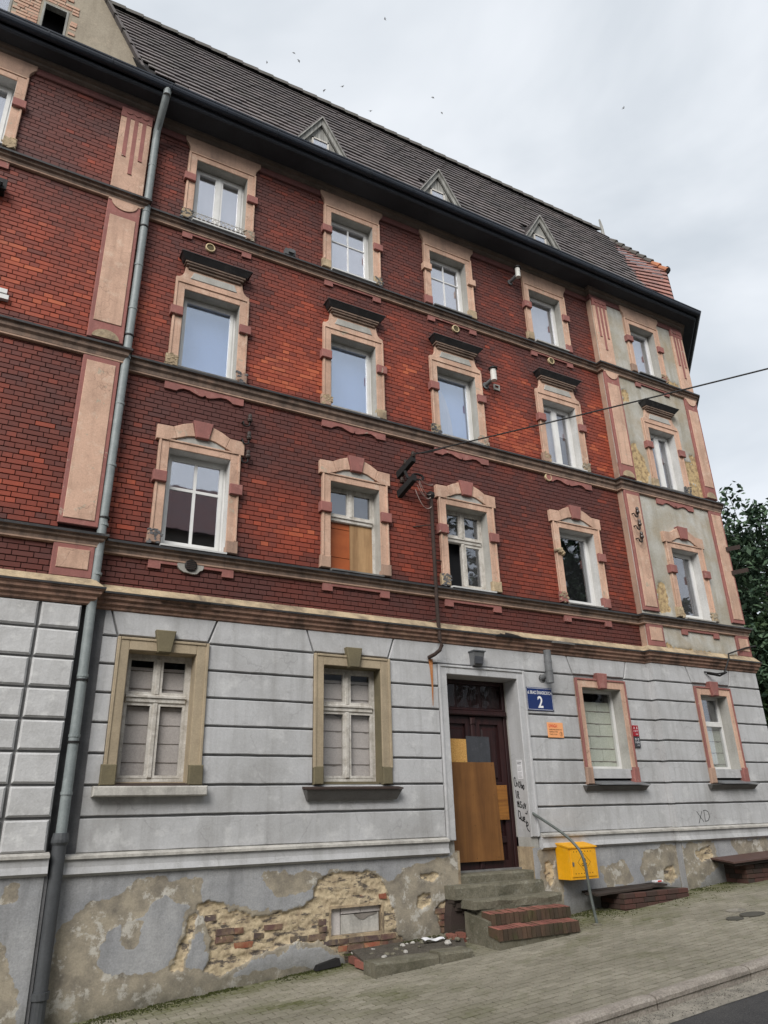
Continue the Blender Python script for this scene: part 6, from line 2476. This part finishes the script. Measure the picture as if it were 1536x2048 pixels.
frame_bars(v, 8.36, 8.50, 8.02, 8.15, .022, -.03, .02)
v.box(8.38, 8.48, .0, .02, 8.04, 8.13)
v.build('wall_vent', 'reveal', None, None, 'small square vent hole right of the white third-floor flue', 'vent')
v = MB()
v.box(3.72, 3.92, -.10, .02, 9.57, 9.70)
v.box(3.78, 3.88, -.14, -.10, 9.60, 9.68)
v.build('ledge_box', 'oldgrey', None, None, 'small grey box standing on the upper ledge left of the second window', 'box')
v = MB()
v.box(-.90, -.78, YL - .12, YL + .02, 8.70, 8.88)
v.box(-.92, -.76, YL - .16, YL - .12, 8.72, 8.90)
v.build('wall_box', 'black', None, None, 'small black box on the brick wall at the left picture edge', 'box')
for dz in (0, -.105):
    v = MB()
    v.box(-.85, -.47 - dz * .3, YL - .07, YL + .02, 6.98 + dz * .9, 7.05 + dz * .9)
    v.build('wall_bracket', 'pvc', None, None, ('upper' if dz == 0 else 'lower') + ' white bracket arm at the left edge on bright bricks', 'bracket', 'white brackets on the left wall')

# ---------- insulators, mast, wires


def insulator(x, y, z, label, group, hook=1):
    """porcelain bell on a bent iron hook; z is the hook bottom"""
    t = thing('insulator', (x, y, z), label, 'insulator', group)
    h = MB()
    pts = [(x - .10, y + .14, z + .10), (x - .10, y - .02, z + .08)]
    for k in range(7):
        a = math.pi + math.pi * k / 6
        pts.append((x - .05 + .05 * math.cos(a), y - .03, z + .05 + .05 * math.sin(a)))
    pts.append((x, y - .03, z + .12))
    h.tube(pts, .013, 8)
    h.build('hook', 'black', t)
    b = MB()
    b.lathe((x, y - .03, z + .09), (0, 0, 1), [(0, .036), (.03, .045), (.05, .042), (.06, .03), (.08, .034), (.11, .035), (.135, .028), (.15, .012)], 12)
    b.build('bell', 'porcelain', t)
    return t


for z, w_ in ((5.72, 'upper'), (5.44, 'middle'), (5.16, 'lower')):
    insulator(11.70, YR - .10, z - .03, w_ + ' of three hooked insulators on the pilaster of the corner bay', 'insulators on the corner pilaster')
for z, w_ in ((5.86, 'upper'), (5.54, 'middle'), (5.21, 'lower')):
    insulator(3.215, -.06, z - .04, w_ + ' of three insulators right of the first first-floor window', 'insulators on the brick wall')
ma = MB()
ma.tube([(6.585, -.13, 5.22), (6.585, -.13, 3.2), (6.59, -.15, 2.66), (6.575, -.22, 2.56), (6.54, -.21, 2.48), (6.46, -.17, 2.41), (6.42, -.05, 2.38)], .032, 10)
mast = ma.build('conduit_mast', 'rust', None, None, 'dark rusty conduit pipe running down the brick wall left of the half-open window', 'pipe')
k = MB()
k.lathe((6.585, -.13, 5.20), (0, 0, 1), [(0, .05), (.05, .075), (.10, .072), (.13, .03)], 10)
k.build('cap', 'black', mast)
for z, d_ in ((4.70, -.32), (3.02, -.16), (4.05, .26)):
    k = MB()
    k.tube([(6.585, -.13, z), (6.585 + d_, .0, z - .05 * (1 if d_ < 0 else -1))], .011, 6)
    k.build('stay', 'rust', mast)
rs = MB()
rs.prism([(6.42, 2.36), (6.50, 2.36), (6.495, 2.2), (6.485, 1.9), (6.47, 1.62), (6.462, 1.62), (6.455, 2.0), (6.44, 2.2)], GY - .0125, GY - .009)
rs.build('rust_streak', surf('rust_stain', (0.42, 0.16, 0.05), (0.5, 0.33, 0.2), .6, 12, .9, 0), bld)
wbk = thing('wire_bracket', (6.1, 0, 5.2), 'rusty double iron cable bracket with insulators left of the half-open window', 'bracket')
for z0_, z1_ in ((5.57, 5.80), (5.20, 5.43)):
    k = MB()
    k.hexa([(5.97, .02, z0_ - .06), (6.05, .02, z0_ - .06), (6.17, -.34, z1_ - .06), (6.09, -.34, z1_ - .06),
            (5.95, .02, z0_ + .055), (6.05, .02, z0_ + .055), (6.17, -.34, z1_ + .05), (6.09, -.34, z1_ + .05)])
    k.build('arm', 'black', wbk)
k = MB()
k.tube([(6.06, -.14, 5.62), (6.09, -.18, 5.48), (6.13, -.28, 5.42)], .03, 8)
for i in range(3):
    cx_, cy_, cz_ = 6.20 + .03 * i, -.32, 5.46 + .02 * i
    k.tube([(cx_ + .11 * math.cos(a), cy_ + .03 * i, cz_ + .055 * math.sin(a)) for a in [j * math.pi / 8 for j in range(17)]], .014, 6)
k.build('coil', 'black', wbk)
for x, y, z in ((6.06, -.18, 5.74), (6.13, -.32, 5.85), (6.02, -.10, 5.42)):
    k = MB()
    k.lathe((x, y, z - .02), (0, 0, 1), [(0, .04), (.03, .05), (.05, .034), (.085, .036), (.11, .02)], 10)
    k.build('bell', 'porcelain', wbk)
for a in ((6.20, -.38, 5.36, 6.60, -.16, 5.30, .13), (6.20, -.36, 5.34, 6.57, -.16, 5.22, .15), (6.18, -.34, 5.28, 6.57, -.16, 5.20, .10), (6.16, -.30, 5.22, 6.56, -.17, 5.02, .16), (6.20, -.40, 5.40, 6.62, -.16, 5.46, .05)):
    k = MB()
    pts = []
    for i in range(11):
        t = i / 10
        pts.append((a[0] + (a[3] - a[0]) * t, a[1] + (a[4] - a[1]) * t, a[2] + (a[5] - a[2]) * t - a[6] * 4 * t * (1 - t)))
    k.tube(pts, .0055, 5)
    k.build('thin_wire', 'wirepale', wbk)
cb = MB()
p0 = Vector((6.15, -.34, 5.88))
p1 = Vector((9.26, -5.0, 5.845))
pts = []
for i in range(31):
    t = i / 30 * 2.6
    p = p0 + (p1 - p0) * t
    p.z += -.10 * 4 * (t / 2.6) * (1 - t / 2.6) + .055 * t
    pts.append(p)
cb.tube(pts, .0125, 7)
cb.build('overhead_cable', 'cable', None, None, 'black overhead cable running from the iron bracket out across the street', 'cable')
cb = MB()
cb.tube([p0 + Vector((-.02, .02, .02)), p0 + (p1 - p0) * .05 + Vector((0, 0, -.03)), p0 + (p1 - p0) * .12 + Vector((0, 0, -.012))], .012, 6)
cb.build('cable_end', 'cable', wbk)
# rusty beams and bits at the corner
for i, (z, ln) in enumerate(((5.42, .42), (4.86, .50))):
    k = MB()
    x = 14.48 + .02 * i
    q = Vector((.72, -.10, .18)).normalized() * ln
    k.hexa([(x, YR - .03, z - .05), (x + .02, YR - .09, z - .05), Vector((x + .02, YR - .09, z - .05)) + q, Vector((x, YR - .03, z - .05)) + q,
            (x, YR - .03, z + .05), (x + .02, YR - .09, z + .05), Vector((x + .02, YR - .09, z + .05)) + q, Vector((x, YR - .03, z + .05)) + q])
    k.build('corner_iron', 'rust', None, None, ('upper' if i == 0 else 'lower') + ' rusty iron arm sticking out of the right corner pilaster', 'iron arm', 'iron arms at the corner')
k = MB()
k.tube([(12.95, YR - .04, 2.56), (13.1, YR - .22, 2.50), (13.3, YR - .24, 2.53), (13.42, YR - .20, 2.62), (13.6, YR - .20, 2.86), (13.72, YR - .12, 2.97), (14.4, YR - .07, 3.16), (14.72, YR - .1, 3.22)], .016, 6)
k.tube([(13.0, YR - .06, 2.53), (13.2, YR - .20, 2.47), (13.4, YR - .22, 2.55)], .02, 6)
k.build('loose_cable', 'cable', None, None, 'loose dark cable over the cornice of the corner bay', 'cable')

# ---------- cellar light wells


def brick_box(x0, x1, y0, zb, zt, label, nm):
    t = thing(nm, ((x0 + x1) / 2, y0 / 2, zb), label, 'light well')
    c = MB()
    c.box(x0 + .012, x1 - .012, y0 + .012, .0, zb - .3, zt - .004)
    core_ = c.build('mortar_core', 'joint', t)
    n = int((zt - zb + .14) / .075) + 1
    for r_ in range(n):
        z1_ = zt - r_ * .075
        z0_ = z1_ - .066
        if z1_ < gz(x0, y0) - .02:
            break
        x = x0 - (.06 if r_ % 2 else 0)
        while x < x1:
            a, c_ = max(x, x0), min(x + .238, x1)
            if c_ - a > .04 and z1_ > gz(a, y0):
                b = MB()
                b.bbox(a, c_, y0 + random.uniform(-.004, .004), y0 + .11, z0_, z1_, .004)
                b.tone = [random.uniform(0, .4)] * len(b.f)
                b.build('brick', 'darkbrick', core_)
            x += .25
        y = y0 + (.12 if r_ % 2 == 0 else .0)
        while y < -.05:
            for xx in (x0,):
                b = MB()
                e = min(y + .238, -.01)
                b.box(xx + random.uniform(-.004, .004), xx + .10, y + .004, e, z0_, z1_)
                b.tone = [random.uniform(0, .4)] * len(b.f)
                b.build('brick', 'darkbrick', core_)
            y += .25
    return t


w1 = brick_box(9.50, 10.98, -.56, -1.45, -1.20, 'low brick cellar light well right of the gas box, rotten boards on top', 'light_well')
for i in range(5):
    k = MB()
    ya = -.46 + i * .09
    j = lambda s_: random.uniform(-s_, s_)
    x0, x1 = 9.05 + j(.06) + i * .02, 10.78 + j(.09) - (.5 if i == 0 else 0)
    zl, zr = -1.185 + j(.008) + i * .004, -1.15 + j(.008) + i * .004
    n_ = 9
    for q in range(n_ + 1):
        t = q / n_
        x = x0 + (x1 - x0) * t
        z = zl + (zr - zl) * t + .01 * nz(x * 4, i)
        k.v += [(x, ya + .012 * nz(x * 5, i + 3), z - .018), (x, ya + .085, z - .018), (x, ya + .085, z + .012), (x, ya + .012 * nz(x * 5, i + 3), z + .010)]
    for q in range(n_):
        for s2_ in range(4):
            k.f.append([q * 4 + s2_, q * 4 + (s2_ + 1) % 4, q * 4 + 4 + (s2_ + 1) % 4, q * 4 + 4 + s2_])
            k.mi.append(0)
            k.tone.append(0)
    k.f += [[0, 1, 2, 3], [n_ * 4 + 3, n_ * 4 + 2, n_ * 4 + 1, n_ * 4]]
    k.mi += [0, 0]
    k.tone += [0, 0]
    k.build('plank', 'lid', w1)
w2 = brick_box(12.45, 14.3, -.62, -1.22, -.93, 'brick cellar light well under the corner bay with a reddish brown lid', 'light_well')
k = MB()
k.hexa([(12.0, -.74, -.885), (14.6, -.78, -.80), (14.6, -.13, -.76), (12.15, -.13, -.835), (12.0, -.74, -.858), (14.6, -.78, -.772), (14.6, -.13, -.735), (12.15, -.13, -.81)])
k.build('lid', 'lidred', w2)
k = MB()
k.hexa([(12.08, -.70, -.93), (14.6, -.74, -.85), (14.6, -.13, -.80), (12.2, -.13, -.88), (12.08, -.70, -.895), (14.6, -.74, -.81), (14.6, -.13, -.77), (12.2, -.13, -.845)])
k.build('lid_frame', 'lid', w2)
pk = MB()
pk.hexa([(10.45, -.36, -1.10), (10.62, -.38, -1.095), (10.63, -.30, -1.095), (10.46, -.28, -1.10), (10.45, -.36, -1.075), (10.62, -.38, -1.07), (10.63, -.30, -1.07), (10.46, -.28, -1.075)])
pko = pk.build('carton', 'paper', None, None, 'small white and red carton lying on the rotten boards', 'carton')
k = MB()
k.box(10.50, 10.58, -.381, -.375, -1.095, -1.073)
k.build('band', 'redprint', pko)

# ---------- bits at the foot of the wall
sl = MB()
slab = thing('stone_slab', (5.5, -.8, gz(5.5, -.8)), 'long weathered stone slab on the pavement left of the steps', 'slab')
rough_slab(slab, 4.80, 5.72, -1.04, -.74, gz(5, -1) - .1, gz(5.25, -1) + .125, 'stone', 'slab_piece', .02, 14)
rough_slab(slab, 5.73, 6.22, -1.06, -.78, gz(5.9, -1) - .1, gz(5.95, -1) + .105, 'stone', 'slab_piece', .02, 10)
k = MB()
k.hexa([(4.84, -.75, gz(4.9) - .1), (6.3, -.80, gz(6.3) - .1), (6.75, -.04, gz(6.7) - .1), (4.98, -.04, gz(5) - .1),
        (4.84, -.75, gz(4.9) + .09), (6.3, -.80, gz(6.3) + .04), (6.75, -.04, gz(6.7) + .075), (4.98, -.04, gz(5) + .135)])
k.build('rubble_fill', 'soil', slab)
for x, y, z, sx_, sy_, tn in ((4.86, -.62, .02, .11, .24, .9), (4.90, -.36, .02, .11, .24, .35), (6.36, -.34, .06, .11, .12, .8), (6.50, -.33, .06, .12, .12, .7), (6.36, -.33, .0, .24, .12, .1), (6.60, -.32, .0, .12, .12, .2)):
    b = MB()
    z0_ = gz(x, y) + z
    q = lambda: random.uniform(-.008, .008)
    b.hexa([(x + q(), y + q(), z0_), (x + sx_ + q(), y + q(), z0_), (x + sx_, y + sy_, z0_), (x, y + sy_, z0_), (x + q(), y + q(), z0_ + .075 + q()), (x + sx_ + q(), y + q(), z0_ + .075 + q()), (x + sx_, y + sy_, z0_ + .08), (x, y + sy_, z0_ + .08)])
    b.tone = [tn] * len(b.f)
    b.build('brick', 'stepbrick', slab)
for i in range(26):
    x, y = random.uniform(4.95, 6.5), random.uniform(-.7, -.08)
    r_ = random.uniform(.015, .06)
    b = MB()
    zz = gz(x, y) + .10
    b.lathe((x, y, zz - r_ * .4), (random.uniform(-.4, .4), random.uniform(-.4, .4), 1), [(0, r_ * .8), (r_ * .4, r_), (r_ * .9, r_ * .6)], 6)
    b.build('rubble_stone', 'stone' if i % 3 else 'palesill', slab)
k = MB()
n_ = 8
for i in range(n_ + 1):
    t = i / n_
    x = 5.92 + .34 * t
    z = gz(x, -.30) + .135 - .04 * t + .012 * math.sin(t * 9)
    wd = .05 * (1 - .7 * t)
    k.v += [(x, -.34 - wd, z), (x, -.34 + wd, z + .018), (x, -.34 + wd, z + .022), (x, -.34 - wd, z + .004)]
for i in range(n_):
    for s2_ in range(4):
        k.f.append([i * 4 + s2_, i * 4 + (s2_ + 1) % 4, i * 4 + 4 + (s2_ + 1) % 4, i * 4 + 4 + s2_])
        k.mi.append(0)
        k.tone.append(0)
k.build('paper_scrap', 'paper', None, None, 'crumpled white paper scrap lying on the rubble left of the steps', 'paper')
k = MB()
k.hexa([(4.42, -.17, gz(4.4) + .01), (4.76, -.19, gz(4.7) + .02), (4.76, -.09, gz(4.7) + .02), (4.42, -.07, gz(4.4) + .01), (4.46, -.16, gz(4.4) + .07), (4.75, -.17, gz(4.7) + .10), (4.73, -.09, gz(4.7) + .10), (4.45, -.08, gz(4.4) + .065)])
k.build('dark_lump', 'black', None, None, 'dark broken slab piece at the wall foot below the cellar opening', 'debris')
for i, (x, y, rx_, ry_) in enumerate(((9.92, -2.19, .13, .11), (10.30, -2.20, .22, .14), (10.40, -1.86, .17, .12))):
    c = MB()
    c.lathe((x, y, gz(x, y) - .02), (-.069, -.02, 1), [(0, .14), (.033, .14), (.036, .125), (.030, .12), (.031, .04)], 20)
    c.v = [(x + (p[0] - x) * rx_ / .14, y + (p[1] - y) * ry_ / .14, p[2]) for p in c.v]
    c.build('valve_cover', 'iron' if i < 2 else 'gutterstrip', None, None, ('small iron valve cover in the pavement, nearest of three', 'wide iron valve cover in the pavement, middle of three', 'pale round cover in the pavement, farthest of three')[i], 'cover', 'covers in the pavement')
# moss along the wall foot: many small tufts as one object
ms = MB()
for i in range(9000):
    x = random.uniform(1.4, 14.4)
    lim = .08 + .2 * max(0, fbm(x * .7, 2)) + (.25 if 8.2 < x < 12.5 else 0)
    y = -.05 - abs(random.gauss(0, lim))
    if 6.45 < x < 8.2 and y > -1.12:
        continue
    if 9.5 < x < 11 and y > -.58:
        continue
    if 4.8 < x < 6.3 and -1.1 < y:
        if y < -.75 or random.random() < .4:
            continue
    if y < -1.5 or fbm(x * 1.6, y * 2.4, 9) < -.05:
        continue
    z = gz(x, y) + (.10 if (4.85 < x < 6.4 and y > -.78) else 0.0) + .006
    r_ = random.uniform(.004, .012)
    for k in range(2):
        a = random.uniform(0, 6.28)
        dx_, dy_ = r_ * math.cos(a), r_ * math.sin(a)
        ms.add([(x - dx_, y - dy_, z - .004), (x + dx_, y + dy_, z - .004), (x + dx_ * .4 - dy_ * .3, y + dy_ * .4, z + random.uniform(.003, .009)), (x - dx_ * .6, y - dy_ * .5, z + random.uniform(.002, .008))], [(0, 1, 2, 3)])
ms.build('moss', 'moss', None, 'stuff')

gr = MB()
for i in range(2600):
    x = random.uniform(3.5, 11)
    if i % 4:
        y = KY - abs(random.gauss(0, .16)) - .01
        z = gz(x, KY) - .118
    else:
        y = random.uniform(KY + .15, -.1)
        z = gz(x, y) + .002
        if 6.4 < x < 8.2 and y > -1.15:
            continue
    r_ = random.uniform(.003, .009)
    a = random.uniform(0, 6.28)
    p = [(x + r_ * math.cos(a + k * 2.1), y + r_ * math.sin(a + k * 2.1), z) for k in range(3)] + [(x, y, z + r_ * random.uniform(.4, 1))]
    gr.add(p, [(0, 1, 3), (1, 2, 3), (2, 0, 3)])
gr.build('grit', 'soil', None, 'stuff')

# ================================================================== TREES


def tree(x, y, z, h, r, seed, nleaf, leaf, mat, label, group=None, low=.25, trunk_r=.22):
    rnd = random.Random(seed)
    t = thing('maple_tree' if mat == 'leaf' else 'dark_tree', (x, y, z), label, 'tree', group)
    tb = MB()
    tb.tube([(x, y, z - .3), (x + .1, y, z + h * .25), (x, y + .1, z + h * .5), (x + .1, y, z + h * .92)], [trunk_r * 1.25, trunk_r, trunk_r * .7, .03], 9)
    ends = []
    for i in range(26):
        f = rnd.uniform(.22, .88)
        a = rnd.uniform(0, 6.28)
        rr_ = r * (1.1 - abs(f - .5) * 1.1) * rnd.uniform(.55, 1.0)
        p0_ = Vector((x, y, z + h * f))
        p1_ = p0_ + Vector((rr_ * math.cos(a), rr_ * math.sin(a), rr_ * rnd.uniform(.15, .75)))
        mid_ = (p0_ + p1_) / 2 + Vector((0, 0, -.1 * rr_))
        tb.tube([p0_, mid_, p1_], [trunk_r * .38 * (1.1 - f), trunk_r * .22 * (1.1 - f), .012], 6)
        ends += [mid_, p1_, (mid_ + p1_) / 2]
        for q in range(3):
            b_ = p1_ + Vector((rnd.uniform(-1, 1), rnd.uniform(-1, 1), rnd.uniform(-.4, .8))) * r * .32
            tb.tube([(mid_ + p1_) / 2, b_], [.022, .008], 5)
            ends.append(b_)
    tb.build('trunk', 'bark', t)
    lf = MB()
    # leaf clumps round the limb ends
    cl = []
    for e in ends:
        cl.append((e, rnd.uniform(.30, .62) * r * .34))
    for i in range(60):
        a = rnd.uniform(0, 6.28)
        f = rnd.uniform(low, 1.0)
        rr_ = r * math.sqrt(max(0.02, 1 - ((f - .52) / .52) ** 2)) * rnd.uniform(.45, .95)
        cl.append((Vector((x + rr_ * math.cos(a), y + rr_ * math.sin(a), z + h * f)), rnd.uniform(.3, .7) * r * .33))
    for i in range(nleaf):
        c, cr_ = rnd.choice(cl)
        d_ = Vector((rnd.gauss(0, 1), rnd.gauss(0, 1), rnd.gauss(0, .75)))
        p = c + d_ * cr_ * .55
        if p.z < z + h * low * .6:
            continue
        s_ = leaf * rnd.uniform(.6, 1.25)
        n_ = Vector((rnd.gauss(0, .6), rnd.gauss(0, .6), rnd.uniform(.2, 1))).normalized()
        u = n_.cross(Vector((rnd.uniform(-1, 1), rnd.uniform(-1, 1), rnd.uniform(-1, 1))))
        if u.length < .1:
            continue
        u.normalize()
        v = n_.cross(u)
        tn = rnd.uniform(.02, 1)
        lf.add([p - u * s_, p - v * s_ * .55 - u * .15 * s_, p + u * s_ - n_ * s_ * .25, p + v * s_ * .55 - u * .15 * s_], [(0, 1, 2, 3)], 0, tn)
    lf.build('crown', mat, t)
    return t


tree(26.9, 6.4, -.2, 11.0, 3.6, 3, 10500, .14, 'leaf', 'loose green maple tree beside the right corner of the tenement', None, .30)
tree(31.5, 12.5, .2, 10.2, 4.6, 5, 17000, .17, 'leafdark', 'dense dark tree behind the maple, reaching lower', None, .08)
tree(25.6, 7.9, -.2, 5.9, 2.5, 8, 15000, .12, 'leafdark', 'low dark bushy tree beneath the maple at the right edge', None, .02, .12)

# ---------- across the street (seen only as reflections in the panes)
oh = MB()
oh.hexa([(-14, -26, -4), (12, -26, -3), (12, -17.5, -3), (-14, -17.5, -4), (-14, -26, 10.9), (12, -26, 10.9), (12, -17.5, 10.9), (-14, -17.5, 10.9)])
oho = oh.build('wall', 'housewall', None)
oho.name = 'house_across_street'
oho['label'] = 'plain ochre terraced house across the street with red roof'
oho['category'] = 'house'
W[oho.name] = Vector(oho.location)
rf = MB()
rf.add([(-14.4, -17.1, 10.8), (12.4, -17.1, 10.8), (12.4, -21.7, 14.8), (-14.4, -21.7, 14.8), (12.4, -26.4, 10.8), (-14.4, -26.4, 10.8)], [(0, 1, 2, 3), (3, 2, 4, 5), (1, 4, 2), (0, 3, 5)])
rf.build('roof', 'roofred', oho)
for fl in range(4):
    for i in range(8):
        x = -12 + i * 3.1
        z = -1.0 + fl * 3.0
        k = MB()
        frame_bars(k, x, x + 1.1, z, z + 1.55, .07, -17.52, -17.44)
        k.box(x + .52, x + .58, -17.5, -17.44, z, z + 1.55)
        wo_ = k.build('window', 'pvc', oho)
        p = MB()
        p.box(x + .07, x + 1.03, -17.5, -17.48, z + .07, z + 1.48)
        p.build('pane', 'room_grey', wo_)
tree(21.5, -13.5, -.6, 13.5, 4.6, 11, 9000, .20, 'leafdark', 'tall dark street tree on the far side of the road', None, .15)

# ---------- swifts high above the roof
for i, (bx_, by_) in enumerate(((588, 106), (598, 122), (534, 125), (648, 181), (685, 173), (866, 195), (884, 226), (741, 222), (1247, 216), (770, 38))):
    dcam = Vector(((bx_ - 768) / FPX, (by_ - 1024) / FPX, 1.0))
    dw = Vector([sum(CAMR[k][j] * dcam[k] for k in range(3)) for j in range(3)]).normalized()
    rnd = random.Random(i)
    p = Vector((0, -D, 0)) + dw * rnd.uniform(55, 75)
    b = MB()
    s_ = .085
    a = rnd.uniform(0, 6.28)
    f_ = Vector((math.cos(a), math.sin(a), rnd.uniform(-.2, .2)))
    sd_ = f_.cross(Vector((0, 0, 1))).normalized()
    b.tube([p - f_ * s_, p - f_ * s_ * .3, p + f_ * s_ * .4, p + f_ * s_ * .7], [.008, .03, .035, .012], 6)
    for sg_ in (-1, 1):
        q = [p + f_ * .05, p + sd_ * sg_ * .07 + f_ * .03 + Vector((0, 0, .03)), p + sd_ * sg_ * .15 - f_ * .06 + Vector((0, 0, .01)), p + sd_ * sg_ * .06 - f_ * .03]
        b.hexa([v_ - Vector((0, 0, .006)) for v_ in q] + [v_ + Vector((0, 0, .006)) for v_ in q])
    b.build('bird', 'plume', None, None, 'tiny dark bird flying high in the grey sky above the roof', 'bird', 'birds above the roof')

scene.cycles.max_bounces = 8
scene.cycles.transparent_max_bounces = 12
scene.cycles.use_denoising = True
